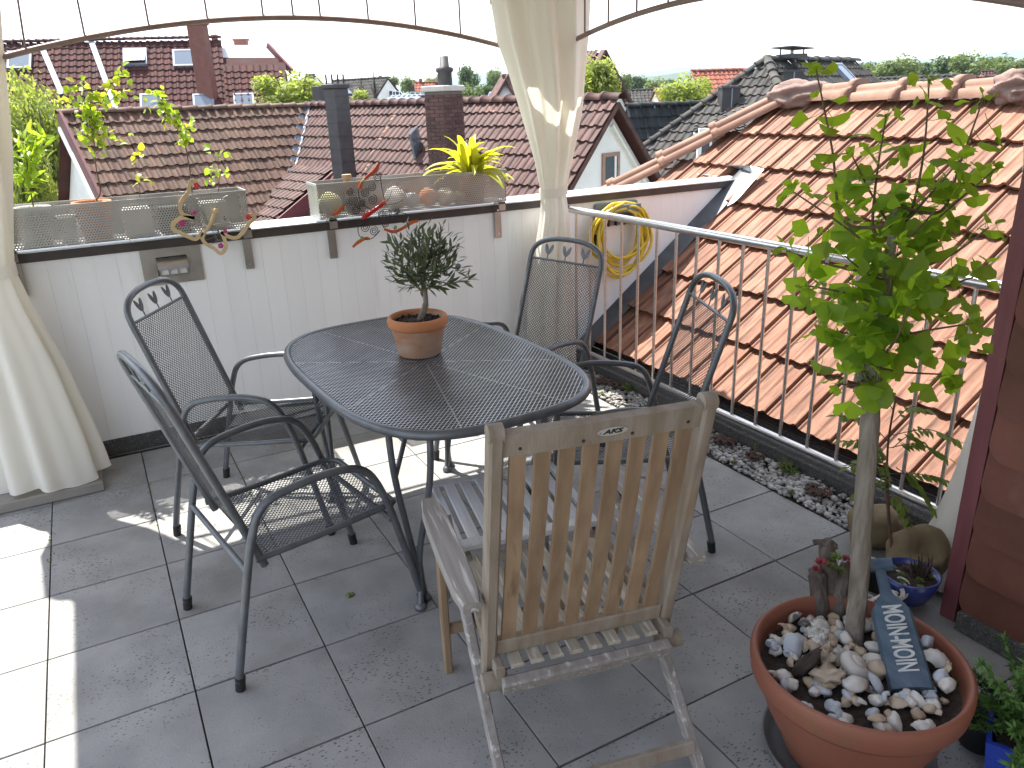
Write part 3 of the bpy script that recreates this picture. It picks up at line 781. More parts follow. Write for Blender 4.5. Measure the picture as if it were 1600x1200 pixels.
# brick chimney: bricks laid round a core
core, c2, ro, w_, h_, zt = chimney(lh, 671, 727, 143, 262, 14.6, M['brick_joint'], M['concrete'], .8, .98, 'brick_chimney', .7)
iv = lh.matrix_basis.inverted(); bl, bh = .215, .066
bme = MB().box((0, 0, 0), (bl - .012, .03, bh - .012), None, .003).mesh('brick'); bme.materials.append(M['brick'])
nrow = int(h_ / bh)
for j in range(min(nrow, 26)):
    z = zt - .05 - (j + .5) * bh
    for (ax, half, dep) in ((Vector((1, 0, 0)), w_ / 2, w_ * .4), (Vector((0, 1, 0)), w_ * .4, w_ / 2)):
        nrm = Vector((0, -1, 0)) if ax.x else Vector((-1, 0, 0))
        n_b = max(2, int(round(2 * half / bl))); L_ = 2 * half / n_b
        for i in range(n_b + (j % 2)):
            t_ = -half + (i + (.5 if j % 2 == 0 else 0)) * L_
            sx = 1.0
            if j % 2 and i in (0, n_b): sx = .5; t_ += (L_ / 4 if i == 0 else -L_ / 4)
            p = Vector((c2.x, c2.y, z)) + ro @ (ax * t_ + nrm * (dep + .006))
            m = Matrix.Translation(p) @ ro.to_4x4() @ (Matrix.Identity(4) if ax.x else Matrix.Rotation(-PI / 2, 4, 'Z')) @ Matrix.Diagonal((sx * L_ / bl * .985, 1, 1, 1))
            ob = link('brick', bme, core); ob.matrix_local = iv @ m
pt = MB(); pc = Vector((c2.x + .05, c2.y, zt + .1))
pt.lathe([(.13, 0), (.13, .22), (.16, .24), (.16, .30), (.09, .32), (.08, .50), (.0, .5)], 14, pc)
sub(pt, 'chimney_pot', M['slate'], core, lh)
# roof window standing on wing 3
sw = on_plane(657, 240, R0, n3 * math.sin(SL) + ZV * math.cos(SL))
world_part(lh, MB().box(sw + ZV * .22 + n3 * .1, (.05, .44, .62), Matrix.Rotation(math.atan2(u3.y, u3.x) + .5, 3, 'Z') @ Matrix.Rotation(.35, 3, 'X'), .02), 'roof_hatch', M['pane_sky'])
# old repair strip of mortar and broken tiles running down the slope
rs_ = MB(); pA, pB = on_plane(622, 166, R0 + ZV * .06, n3 * math.sin(SL) + ZV * math.cos(SL)), on_plane(564, 276, R0 + ZV * .06, n3 * math.sin(SL) + ZV * math.cos(SL))
for k in range(22):
    p = pA.lerp(pB, k / 21)
    rs_.blob(p + u3 * R.uniform(-.05, .05), (.10, .13, .035), 1, .5, k, Matrix.Rotation(-.7, 3, 'Y'))
world_part(lh, rs_, 'mortar_strip', M['ridge_orange'])
# flared lower roof of the far half of wing 3 with its red cheek
Nn3 = n3 * math.sin(SL) + ZV * math.cos(SL)
q0 = on_plane(528, 262, R1, Nn3)
uu = (q0 - R1).dot(u3); vv = -(q0 - R1).dot(V3)
fl_ = rad(30); Vf = -n3 * math.cos(fl_) + ZV * math.sin(fl_)
OF = R1 - V3 * vv
nf_ = 8
def inf(u, v):
    s_ = (nf_ * LC - v); h = vv * math.cos(SL) + s_ * math.cos(fl_) * 1.25
    return u < uu and u > h * .8 - .2
tile_field(lh, OF - Vf * nf_ * LC, u3, Vf, int(uu / .205), nf_, .205, LC, PROF_WAVE, M['tile_maroon'], M['tile_maroon_i'], 0, inf, jit=.01)
ck = MB(); qa = OF + u3 * (uu + .01); qb = qa - Vf * nf_ * LC
ck.prism([qa, qb, qb - ZV * 3.0, qa - ZV * 1.0 - V3 * 1.0], u3 * -.05)
world_part(lh, ck, 'cheek', M['maroon_board'])

# ---- long dark red house far left
def long_house():
    A = at(14, 69, 33.0); B = at(345, 68, 35.2); B.z = A.z + .1
    u = flat(B - A); f = Vector((u.y, -u.x, 0))
    if f.dot(_fw) > 0: f = -f
    s_ = rad(44); V = -f * math.cos(s_) + ZV * math.sin(s_)
    h = thing('long_house', 'long house with dark red tiled roof, skylights and tall clad chimney at the back', 'house', (A.x + 6, A.y + 2, GZ))
    LL = (B - A).length; n = 19; w = .29; l = .36
    A0 = A - u * 3; O = A0 - V * n * l
    tile_field(h, O, u, V, int((LL + 3) / w) + 1, n, w, l, PROF_WAVE, M['tile_dred_i'], M['tile_dred_i'], 0, None, jit=.012)
    # lower part of the roof beyond the chimney, under a raised dormer box
    B2 = at(447, 118, 35.6)
    d = MB(); d.add([A0, B, B - V * n * l, A0 - V * n * l], [(0, 1, 2, 3)]); d.add([A0, B, B + f * -5 - ZV * 5, A0 - f * 5 - ZV * 5], [(0, 1, 2, 3)])
    d.v = [(v[0], v[1], v[2] - .06) for v in d.v]
    world_part(h, d, 'roof_deck', M['tile_dred_i'])
    O2 = B - V * (n * l); nv = 13
    w2 = (at(443, 100, 35.8) - at(345, 100, 35.2)).length
    tile_field(h, O2, u, V, int(w2 / w), 15, w, l, PROF_WAVE, M['tile_dred_i'], M['tile_dred_i'], 0, lambda a, b: b < 14 * l - max(0, a - w2 * .75) * 1.2, jit=.012, seed=9)
    world_part(h, MB().box(O2 + u * w2 / 2 + V * 7.4 * l - (u.cross(V)) * .15, (w2 - .1, 15 * l, .1), Matrix((u, V, u.cross(V))).transposed()), 'roof_deck', M['tile_dred_i'])
    c0 = at(338, 73, 35.4); c1 = at(420, 74, 36.0)
    fas = MB(); fas.add([at(337, 72, 35.2), at(419, 72, 35.9), at(434, 90, 35.6), at(338, 90, 35.0)], [(0, 1, 2, 3)])
    fas.add([at(337, 72, 35.2), at(419, 72, 35.9), at(419, 70, 38), at(337, 70, 38)], [(3, 2, 1, 0)])
    fas.add([at(419, 72, 35.9), at(434, 90, 35.6), at(452, 110, 35.4), at(419, 70, 38)], [(0, 1, 2, 3)])
    world_part(h, fas, 'dormer_fascia', M['plaster'])
    st = MB(); st.add([at(338, 90, 34.9), at(434, 90, 35.5), at(443, 120, 35.0), at(340, 120, 34.4)], [(0, 1, 2, 3)])
    world_part(h, st, 'dormer_roof', M['tile_dred_i'])
    vb = MB(); vb.bar(at(418, 71, 35.8), at(456, 112, 35.2), .12, .25); world_part(h, vb, 'verge_board', M['maroon_board'])
    wl = MB(); wl.box(A + u * 5.5 + f * -.6 - ZV * 6.5, (13, 9, 4.5), Matrix((u, -f, ZV)).transposed()); world_part(h, wl, 'wall', M['plaster'])
    def uv(px, py):
        p = on_plane(px, py, A, f * math.sin(s_) + ZV * math.cos(s_)); dd = p - O; return dd.dot(u), dd.dot(V)
    for (px, py, ww, hh, op) in ((32, 97, .75, .85, 0), (212, 92, .8, .85, 1), (289, 94, .8, .85, 0), (63, 177, .7, .8, 0), (237, 163, .7, .8, 0), (319, 163, .7, .8, 0), (382, 162, .7, .8, 0)):
        a, b = uv(px, py); skylight(h, O, u, V, a, b, ww, hh, open_=bool(op))
    for (x0, y0, x1, y1) in ((68, 80, 98, 150), (143, 66, 182, 172)):
        a, b = uv(x0, y0), uv(x1, y1)
        s2 = MB(); p = O + u * a[0] + V * a[1] + u.cross(V) * .1; q_ = O + u * b[0] + V * b[1] + u.cross(V) * .1
        s2.bar(p, q_, .22, .05, u.cross(V)); world_part(h, s2, 'metal_strip', M['blue_flash'])
    ridge_row(h, A0 + ZV * .03, B + ZV * .03, 40, .13, M['tile_dred_i'])
    chimney(h, 304, 334, 42, 120, 33.2, M['red_clad'], M['red_clad'], .5, -.25)
    chimney(h, 332, 341, 54, 70, 36.5, M['red_clad'], None, .5, 0)
    chimney(h, 367, 387, 64, 74, 37.5, M['red_clad'], M['red_clad'], .5, 0)
    for px in (118, 187):
        vp = MB(); p = at(px, 66, 34.5); vp.tube([p - ZV * .3, p + ZV * .25], .07, 8); world_part(h, vp, 'vent_pipe', M['zinc'])
long_house()

# ---- house behind the middle curtain: steep roof with white gable right and small dormer left
def gable_house():
    d = 36.0
    K = at(942, 79, d); Lf = at(800, 80, d + 1.5)
    u = flat(K - Lf); f = Vector((u.y, -u.x, 0))
    if f.dot(_fw) > 0: f = -f
    ang = -.55; u = Matrix.Rotation(ang, 3, 'Z') @ u; f = Matrix.Rotation(ang, 3, 'Z') @ f
    h = thing('gable_house', 'steep roofed white gabled house with round arched window behind the middle curtain', 'house', (K.x - 2, K.y + 2, GZ))
    s_ = rad(52); V = -f * math.cos(s_) + ZV * math.sin(s_); n = 17; l = .36; w = .28
    LL = 5.6; O = K - u * LL - V * n * l
    tile_field(h, O, u, V, int(LL / w), n, w, l, PROF_WAVE, M['tile_maroon_i'], M['tile_maroon_i'], 0, lambda a, b: a > (b - 0) * .42 - .2, jit=.01)
    dk = MB(); E_ = K - V * n * l
    P0 = K - u * (LL - n * l * .42 * 1.0)
    dk.add([K, K - u * 3.0, O, E_], [(0, 1, 2, 3)]); dk.add([K, K - u * 3, O - f * 7, E_ - f * 7.2], [(3, 2, 1, 0)])
    dk.v = [(v[0], v[1], v[2] - .07) for v in dk.v]
    world_part(h, dk, 'roof_deck', M['tile_maroon_i'])
    g = MB(); t = math.tan(s_); gp = K - u * .2 - ZV * .2
    g.prism([gp, gp + f * 4.4 - ZV * 4.4 * t, gp + f * 4.4 - ZV * 10, gp - f * 4.4 - ZV * 10, gp - f * 4.4 - ZV * 4.4 * t], -u * .3)
    world_part(h, g, 'wall', M['plaster'])
    for s2 in (1, -1):
        dd = (f * s2 - ZV * t).normalized()
        world_part(h, MB().bar(K + dd * 0 + u * .05, K + dd * 7 + u * .05, .12, .3, u), 'verge_board', M['tile_maroon'])
    wc = on_plane(941, 110, gp, u); 
    ar = MB(); pts = [wc + f * .35 * math.cos(a) + ZV * .42 * math.sin(a) + u * .03 for a in [PI * k / 10 for k in range(11)]]
    ar.prism(pts, u * .05); wo = world_part(h, ar, 'arched_window', M['pane'])
    rg = MB(); rg.tube([p + u * .04 for p in pts], .04, 6); sub(rg, 'arch_trim', M['white_paint'], wo, h)
    # dormer on the left
    a_, b_, c_ = at(791, 121, 34.6), at(762, 166, 34.4), at(812, 166, 34.4)
    dm = MB(); dm.prism([a_, b_, c_], -flat(_fw) * -.3); wd = world_part(h, dm, 'dormer', M['plaster'])
    for q in (b_, at(818, 166, 34.4)):
        sub(MB().bar(a_ + ZV * .1 - flat(_fw) * .1, q - flat(_fw) * .1, .5, .14, ZV), 'dormer_roof', M['tile_maroon'], wd, h)
    skylight(h, O, u, V, *(lambda p: ((p - O).dot(u), (p - O).dot(V)))(on_plane(768, 157, K, f * math.sin(s_) + ZV * math.cos(s_))), .5, .7)
gable_house()

# ---- big dark hip roof right of centre
def dark_house():
    d = 22.0
    P1 = at(1198, 95, d); P2 = at(1338, 96, d + 4.2); P2.z = P1.z
    u = flat(P2 - P1); f = Vector((u.y, -u.x, 0))
    if f.dot(_fw) > 0: f = -f
    h = thing('dark_roofed_house', 'house with big dark grey hipped tile roof and dark dormer windows behind the orange roof', 'house', (P1.x, P1.y + 3, GZ))
    s_ = rad(43); l = .34; w = .24; n = 20; run = n * l * math.cos(s_)
    V = -f * math.cos(s_) + ZV * math.sin(s_)
    # front slope (towards us, right facet)
    O = P1 - u * run - V * n * l; LL = (P2 - P1).length
    tile_field(h, O, u, V, int((LL + 2 * run) / w), n, w, l, PROF_WAVE, M['tile_grey'], M['tile_grey_i'], 120, lambda a, b: b * math.cos(s_) < a < run + LL + (run - b * math.cos(s_)) * .55, jit=.012)
    # left hip slope
    uL = f.copy(); uL = -f; nL = -u; VL = u * math.cos(s_) + ZV * math.sin(s_)
    uL = VL.cross(Vector((0, 0, 1))); uL = Vector((f.x, f.y, 0))
    if uL.cross(VL).z < 0: uL = -uL
    st = P1 - VL * n * l - uL * run
    tile_field(h, st, uL, VL, int(2 * run / w), n, w, l, PROF_WAVE, M['tile_grey'], M['tile_grey_i'], 170, lambda a, b: (b * math.cos(s_)) < a < 2 * run - b * math.cos(s_), jit=.012)
    dk = MB(); D3 = Vector((0, 0, -.08)); z0 = -ZV * n * l * math.sin(s_)
    c1, c2_, c3_, c4 = P1 + (-u + f) * run + z0, P2 + (u * .55 + f) * run + z0, P2 + (u * .55 - f) * run + z0, P1 + (-u - f) * run + z0
    dk.add([p + D3 for p in (P1, P2, c1, c2_, c3_, c4)], [(0, 2, 3, 1), (0, 5, 2), (1, 3, 4), (0, 1, 4, 5)])
    world_part(h, dk, 'roof_deck', M['tile_slate_i'])
    world_part(h, MB().box((c1 + c3_) / 2 - ZV * 2.2, (LL + run * 1.2, run * 1.9, 5), Matrix((u, -f, ZV)).transposed()), 'wall', M['plaster_c'])
    ridge_row(h, P1 + ZV * .03, P2 + ZV * .03, 8, .13, M['tile_grey'])
    ridge_row(h, c1 + ZV * .05, P1 + ZV * .05, 24, .12, M['tile_grey'])
    ridge_row(h, c4 + ZV * .05, P1 + ZV * .05, 24, .12, M['tile_grey'])
    nf = f * math.sin(s_) + ZV * math.cos(s_); nl_ = -u * math.sin(s_) + ZV * math.cos(s_)
    # upright dark boxes (roof dormers) with pale edge
    for (px, py, ww, hh, pn, nn) in ((1233, 138, .55, .78, P1, nf), (1138, 160, .50, .70, P1, nl_)):
        p = on_plane(px, py, pn, nn)
        ro = Matrix((RT, flat(_fw), ZV)).transposed()
        o = world_part(h, MB().box(p + ZV * .05, (ww, .5, hh), ro, .02), 'roof_dormer', M['slate'])
        sub(MB().box(p + ZV * .05 - flat(_fw) * .26 + RT * .02, (.03, .02, hh), ro), 'edge_strip', M['blue_flash'], o, h)
        sub(MB().box(p + ZV * (.05 + hh / 2) , (ww * 1.1, .56, .05), ro), 'cap', M['slate'], o, h)
    # shed dormer with gutter and window
    a_, b_, c_, e_ = at(1083, 207, 18.2), at(1152, 212, 18.0), at(1216, 150, 20.4), at(1150, 168, 20.6)
    sh = MB(); sh.prism([a_, b_, c_, e_], Vector((0, 0, -.12))); o = world_part(h, sh, 'shed_roof', M['tile_grey'])
    U2 = (b_ - a_).normalized(); V2_ = (e_ - a_); V2_ = (V2_ - U2 * V2_.dot(U2)).normalized()
    nn = U2.cross(V2_)
    tile_field(h, a_ + nn * .03 + U2 * .0, U2, V2_, 14, 11, w * .9, l * .8, PROF_WAVE, M['tile_grey'], M['tile_grey_i'], 0, lambda a, b: a > (0.45) * b - .1 and a < 1.2 + b * .75, jit=.01)
    sub(MB().tube([a_ - ZV * .05, b_ - ZV * .05], .06, 8), 'gutter', M['zinc'], o, h)
    wl = MB(); wl.prism([at(1094, 212, 18.4), at(1165, 214, 18.3), at(1165, 270, 18.0), at(1094, 270, 18.1)], flat(_fw) * .2); world_part(h, wl, 'dormer_wall', M['slate'])
    window(h, at(1110, 224, 18.2), RT, -flat(_fw), .42, .5, M['white_paint'], mullion=True)
    sp = MB(); q = at(1237, 88, 22.4); sp.box(q, (.62, .6, .12)); sp.box(q + ZV * .22, (.9, .8, .03), Matrix.Rotation(.06, 3, 'Y'))
    for a in (-.25, .25):
        for b in (-.2, .2): sp.box(q + Vector((a, b, .12)), (.03, .03, .2))
    world_part(h, sp, 'chimney_hood', M['slate'])
    skylight(h, O, u, V, *(lambda p: ((p - O).dot(u), (p - O).dot(V)))(on_plane(1318, 120, P1, nf)), .45, .75)
dark_house()

# ---- black-green tiled roof face between the white gable and the dark house
def tile_face(name, label, pts, d0, d1, w, l, mat, slope=50, ztop=None, gw=None):
    A, B = at(*pts[0], d0), at(*pts[1], d1); B.z = A.z
    u = flat(B - A); f = Vector((u.y, -u.x, 0))
    if f.dot(_fw) > 0: f = -f
    s_ = rad(slope); V = -f * math.cos(s_) + ZV * math.sin(s_)
    h = thing(name, label, 'house', (A.x, A.y, GZ))
    n = max(4, int(pts[2] / l)); LL = (B - A).length
    tile_field(h, A - V * n * l, u, V, max(2, int(LL / w)), n, w, l, PROF_WAVE, mat, mat, 0, None, jit=.012)
    dk = MB(); E1, E2 = A - V * n * l, B - V * n * l
    bk = -f * n * l * math.cos(s_) - ZV * n * l * math.sin(s_)
    dk.add([p - ZV * .06 for p in (A, B, E2, E1)], [(3, 2, 1, 0)]); dk.add([p - ZV * .06 for p in (A, B, B + bk, A + bk)], [(0, 1, 2, 3)])
    world_part(h, dk, 'roof_deck', mat)
    wl = MB(); hh = E1.z - GZ; dep = n * l * math.cos(s_) * 1.9
    wl.box((A + B) / 2 - ZV * ((A.z - E1.z) + hh / 2), (LL * .97, dep, hh), Matrix((u, -f, ZV)).transposed())
    wm = gw or M['plaster']
    for e, s2 in ((A, 1), (B, -1)):
        gp = e + u * s2 * .12 - ZV * .15
        wl.prism([gp, gp + f * dep / 2 - ZV * (A.z - E1.z), gp - f * dep / 2 - ZV * (A.z - E1.z)], u * s2 * .2)
    world_part(h, wl, 'wall', wm)
    ridge_row(h, A + ZV * .02, B + ZV * .02, max(4, int(LL / .4)), .12, mat)
    return h, A, B, u, f, V, s_, n * l
tile_face('black_roofed_house', 'house with nearly black tiled roof between the white gable and the dark hipped roof', ((978, 168), (1092, 166), 5.0), 24, 24.6, .24, .36, M['tile_slate_i'], 62)
h, A, B, u, f, V, s_, sl2 = tile_face('red_roofed_house', 'distant house with orange red tiled roof behind the light green tree', ((1080, 112), (1163, 110), 3.6), 46, 46.6, .3, .36, M['tile_red_i'], 44)
tile_face('red_roofed_house', 'small distant house with low red tiled roof left of the light green round tree', ((1022, 140), (1060, 138), 2.4), 52, 52.4, .3, .36, M['tile_red_i'], 42)
tile_face('grey_roofed_house', 'distant house with flat looking grey roof right of the white steep gable', ((985, 142), (1030, 143), 2.0), 62, 62, .3, .36, M['tile_grey_i'], 35)
h, A, B, u, f, V, s_, sl2 = tile_face('solar_house', 'distant house with solar panels on its long grey roof', ((470, 133), (548, 128), 3.0), 62, 66, .32, .38, M['tile_grey_i'], 36)
O_ = A - V * sl2
for k in range(5):
    p = O_ + u * (1.0 + k * .75) + V * 1.9 + u.cross(V) * .12
    world_part(h, MB().box(p, (.7, 1.3, .05), Matrix((u, V, u.cross(V))).transposed()), 'solar_panel', M['solar'])
h, A, B, u, f, V, s_, sl2 = tile_face('grey_roofed_house', 'distant house with dark grey roof and white right gable behind the slate chimney', ((520, 127), (608, 124), 3.8), 70, 66, .32, .38, M['tile_grey_i'], 42)
chimney(h, 592, 597, 118, 126, 67, M['red_clad'], None, .5)
for k, (px, py) in enumerate(((613, 150), (619, 151))):
    window(h, at(px, py, 66.3), RT, -flat(_fw), .5, .8, M['white_paint'], fw=.06)
h, A, B, u, f, V, s_, sl2 = tile_face('brown_roofed_house', 'distant house with hipped red brown roof and white dormer behind the brick chimney', ((648, 130), (683, 128), 4.2), 74, 74, .32, .38, M['tile_red_i'], 42)
chimney(h, 655, 660, 123, 131, 74, M['red_clad'], None, .5)
chimney(h, 643, 648, 133, 141, 72, M['slate'], None, .5)
for px in (645, 653, 661): window(h, at(px, 150, 70.5), RT, -flat(_fw), .35, .6, M['white_paint'], fw=.06)
tile_face('brown_roofed_house', 'distant house with long grey brown roof below the wooded belt on the right', ((1355, 125), (1500, 124), 3.0), 44, 40, .3, .38, M['tile_grey_i'], 30)
tile_face('brown_roofed_house', 'distant house with dark eaves at the far right edge beside the curtain', ((1490, 124), (1620, 124), 3.0), 36, 34, .3, .38, M['tile_maroon_i'], 30)
tile_face('barn', 'low barn with pale grey sheet roof in front of the red brown house', ((612, 152), (668, 152), 2.6), 52, 50, .5, .6, M['blue_flash'], 22)
tile_face('white_house', 'distant white house whose small gable shows beside the light green tree left', ((478, 118), (494, 118), 2.5), 80, 79, .32, .38, M['tile_grey_i'], 45)
h, *_ = tile_face('white_house', 'tiny distant white house with dark roof among the trees far right', ((1532, 112), (1556, 113), 1.5), 80, 80, .32, .38, M['tile_maroon_i'], 45)

# ------------------------------------------------------------------ trees
def crown_mesh(name, seed, n, leaf, mat, clumps=16, spread=.55, rs=.38, tall=1.0):
    rr = random.Random(seed); V_ = []; F_ = []
    cs = []
    for k in range(clumps):
        while True:
            p = Vector((rr.uniform(-1, 1), rr.uniform(-1, 1), rr.uniform(-1, 1)))
            if p.length < 1: break
        cs.append((p * spread * Vector((1, 1, tall)).length / 1.732, rs * rr.uniform(.6, 1.15)))
    for i in range(n):
        c, r_ = cs[rr.randrange(clumps)]
        d = Vector((rr.gauss(0, 1), rr.gauss(0, 1), rr.gauss(0, 1))).normalized()
        p = c + d * r_ * (rr.random() ** .35)
        p.z *= tall
        nrm = (d + Vector((rr.gauss(0, .6), rr.gauss(0, .6), rr.gauss(0, .6) + .35))).normalized()
        t = nrm.cross(Vector((rr.gauss(0, 1), rr.gauss(0, 1), rr.gauss(0, 1)))).normalized(); b = nrm.cross(t)
        s_ = leaf * rr.uniform(.6, 1.3); o = len(V_)
        V_ += [tuple(p - t * s_), tuple(p + b * s_ * .45 + nrm * s_ * .15), tuple(p + t * s_), tuple(p - b * s_ * .45)]
        F_.append((o, o + 1, o + 2, o + 3))
    me = bpy.data.meshes.new(name); me.from_pydata(V_, [], F_); me.update(); me.materials.append(mat); return me
CROWN = {}
for k, (mt_, n_, lf) in {'a1': ('tree_b', 5200, .055), 'b1': ('tree_b', 4200, .062), 'b2': ('tree_b', 4200, .06), 'a2': ('tree_a', 2200, .085), 'c1': ('tree_c', 2000, .09), 'c2': ('tree_c', 2000, .085), 'a3': ('tree_b', 9000, .042)}.items():
    CROWN[k] = crown_mesh('crown', sum(map(ord, k)) + 3, n_, lf, M[mt_], 20 if k != 'a3' else 34)
def spruce_mesh():
    rr = random.Random(5); V_ = []; F_ = []
    for i in range(1400):
        z = rr.random() ** 1.3; r_ = (1 - z) * .42 * rr.uniform(.3, 1); a = rr.uniform(0, 2 * PI)
        p = Vector((r_ * math.cos(a), r_ * math.sin(a), z * 2 - 1)); d = Vector((math.cos(a), math.sin(a), -.5)).normalized(); b = d.cross(ZV).normalized()
        s_ = .07; o = len(V_); V_ += [tuple(p - d * s_), tuple(p + b * s_ * .6), tuple(p + d * s_), tuple(p - b * s_ * .6)]; F_.append((o, o + 1, o + 2, o + 3))
    me = bpy.data.meshes.new('crown'); me.from_pydata(V_, [], F_); me.update(); me.materials.append(M['tree_d']); return me
CROWN['s'] = spruce_mesh()
def tree(px, pyt, pyb, wpx, d, kind, label, group=None, name='tree', rz=None):
    """crown between photo rows pyt and pyb, wpx wide"""
    top, bot = at(px, pyt, d), at(px, pyb, d); c = (top + bot) / 2
    sz = (top.z - bot.z) / 2 / .80; sx = wpx / FPX * d / 2 / .80
    t = thing(name, label, 'tree', (c.x, c.y, GZ), R.uniform(0, 6) if rz is None else rz, group)
    o = link('crown', CROWN[kind], t); o.location = (0, 0, c.z - GZ); o.scale = (sx, sx, sz)
    tr = MB(); H = c.z - GZ
    tr.tube([(0, 0, 0), (.05, 0, H * .5), (0, .05, H + sz * .5)], [.16 * max(1, sx / 2), .12 * max(1, sx / 2), .03], 8)
    for k in range(5):
        a = k * 1.3; tr.tube([(0, 0, H - sz * .6 + k * .1), (math.cos(a) * sx * .35, math.sin(a) * sx * .35, H), (math.cos(a) * sx * .55, math.sin(a) * sx * .55, H + sz * .4)], [.07, .04, .01], 6)
    tr.build('trunk', M['trunk'], t)
    return t
tree(62, 92, 400, 150, 23, 'a3', 'big leafy green tree between the left curtain and the brown roof gable')
tree(30, 150, 420, 120, 20, 'a1', 'dense green tree close beside the left curtain, lower than its neighbour', name='tree')
tree(452, 98, 185, 112, 30, 'b1', 'light green round tree at the end of the long dark red house')
tree(928, 76, 185, 100, 25, 'b2', 'light green tree just right of the middle curtain before the steep gable')
tree(1073, 106, 185, 98, 33, 'b1', 'light yellow green round tree in front of the orange red roof')
tree(567, 134, 175, 40, 45, 'b2', 'low light green tree left of the small dark spruce')
tree(586, 118, 165, 22, 48, 's', 'small dark spruce between the two chimneys', name='spruce_tree')
tree(565, 124, 150, 14, 56, 's', 'slim dark spruce top left of the other spruce', name='spruce_tree')
tree(625, 150, 178, 40, 40, 'b1', 'low light green bush-like tree above the ridge by the pale barn')
tree(612, 113, 140, 26, 110, 'a2', 'small hazy green tree above the white distant gable')
tree(640, 114, 150, 38, 105, 'a2', 'round hazy green tree in the gap left of the brick chimney')
tree(676, 116, 140, 30, 120, 'a2', 'pale green distant tree just left of the chimney pot')
tree(692, 108, 140, 24, 125, 'c1', 'darker distant tree directly behind the chimney pot')
tree(733, 97, 150, 40, 95, 'c2', 'tall dark green tree right of the brick chimney')
tree(772, 97, 150, 28, 130, 'a2', 'thin hazy tree beside the middle curtain')
tree(738, 124, 175, 46, 60, 'a2', 'low bushy green tree between the brick chimney and the curtain')
tree(757, 128, 175, 34, 55, 'c2', 'low dark bushy tree touching the middle curtain')
tree(372, 118, 140, 26, 140, 'a2', 'small distant tree top above the white house')
for k, (px, pt_, wp, d) in enumerate(((975, 106, 30, 75), (998, 112, 34, 90), (1022, 117, 40, 120), (1052, 121, 44, 140))):
    tree(px, pt_, 150, wp, d, ('a2', 'c1', 'a2', 'c2')[k], ('mid green tree right of the white steep gable', 'green tree second right of the white steep gable', 'distant green tree above the small grey roof', 'distant dark tree left above the round light tree')[k])
XS = [(1322, 94, 42, 98, 'c1'), (1348, 98, 40, 120, 'c2'), (1372, 95, 46, 110, 'a2'), (1402, 84, 66, 92, 'a2'), (1436, 94, 52, 110, 'c1'), (1462, 88, 44, 118, 'a2'), (1487, 84, 54, 96, 'c2'), (1516, 79, 60, 92, 'a2'), (1548, 84, 56, 104, 'c1'), (1580, 88, 52, 98, 'a2'), (1608, 86, 56, 98, 'c2')]
for px, pt_, wp, d, kd in XS:
    n_x = XS.index((px, pt_, wp, d, kd)); tree(px, pt_ - 5, 136, wp * 1.2, d, kd, ('first', 'second', 'third', 'fourth', 'fifth', 'sixth', 'seventh', 'eighth', 'ninth', 'tenth', 'last')[n_x] + ' tree from the left in the wooded belt above the orange roof ridge', 'trees of the wooded belt on the right')
# far wood at the foot of the hills
fw_ = MB(); rr = random.Random(21)
for k in range(420):
    d = rr.uniform(230, 700); px = rr.uniform(-250, 1900); p = at(px, 130, d); 
    hgt = rr.uniform(7, 13); fw_.blob((p.x, p.y, GZ + hgt * .45), (rr.uniform(5, 9), rr.uniform(5, 9), hgt * .6), 1, .6, k, None, 2.2)
tag(fw_.build('far_wood', M['tree_c']), kind='stuff')
# ------------------------------------------------------------------ shingled wall at the right
sw_ = thing('shingled_wall', 'red brown shingled house wall with purple corner board on the right', 'wall', (2.62, -2.13, 0))
MB().box((0.4, -1.21, 1.35), (0.76, 2.38, 2.7)).build('core', M['roof_under'], sw_)
MB().box((0.025, -0.004, 1.35), (0.06, 0.05, 2.7), None, .003).build('corner_board', M['purple_trim'], sw_)
MB().box((0.0, -0.95, 0.035), (0.07, 1.8, 0.07), None, .004).build('base_strip', M['felt'], sw_)
sh, swd, shh = 0.135, 0.30, 0.19
def shingle_mesh(h):
    poly = []
    r_ = .055
    for k in range(7):
        a = PI + (PI / 2) * k / 6
        poly.append((r_ + r_ * math.cos(a), r_ + r_ * math.sin(a)))
    poly += [(swd - .002, 0), (swd - .002, h), (0, h)]
    b = MB()
    vs = [Vector((-.020 + .018 * (z / h), -y, z)) for (y, z) in poly]
    b.prism(vs, (.009, 0, 0))
    me = b.mesh('shingle'); me.materials.append(M['shingle']); return me
smh = shingle_mesh(shh)
for j in range(19):
    for i in range(-1, 8):
        y0 = -0.04 - i * swd - (j % 2) * swd * .5
        if y0 < -2.35: continue
        o = link('shingle', smh, sw_)
        o.location = (-.002 + R.uniform(-.001, .001), min(y0, -0.036) if y0 > -0.3 else y0, 0.06 + j * sh)
        if y0 > -0.036: continue

# unseen house wall added behind the viewer, darkens the near floor
hb_ = thing('unseen_house_wall', 'unseen grey house wall added behind the viewer to darken the near terrace', 'house', (1.3, -4.46, 0))
MB().box((0.35, 0, 1.6), (3.3, 0.12, 3.2)).build('wall', M['slab'], hb_)
MB().box((-.35, .065, 1.05), (.95, .03, 2.1), None, .004).build('unseen_door', M['slate'], hb_)
MB().box((.35, .5, 3.25), (3.6, 1.2, .1), None, .01).build('unseen_eaves', M['maroon_board'], hb_)

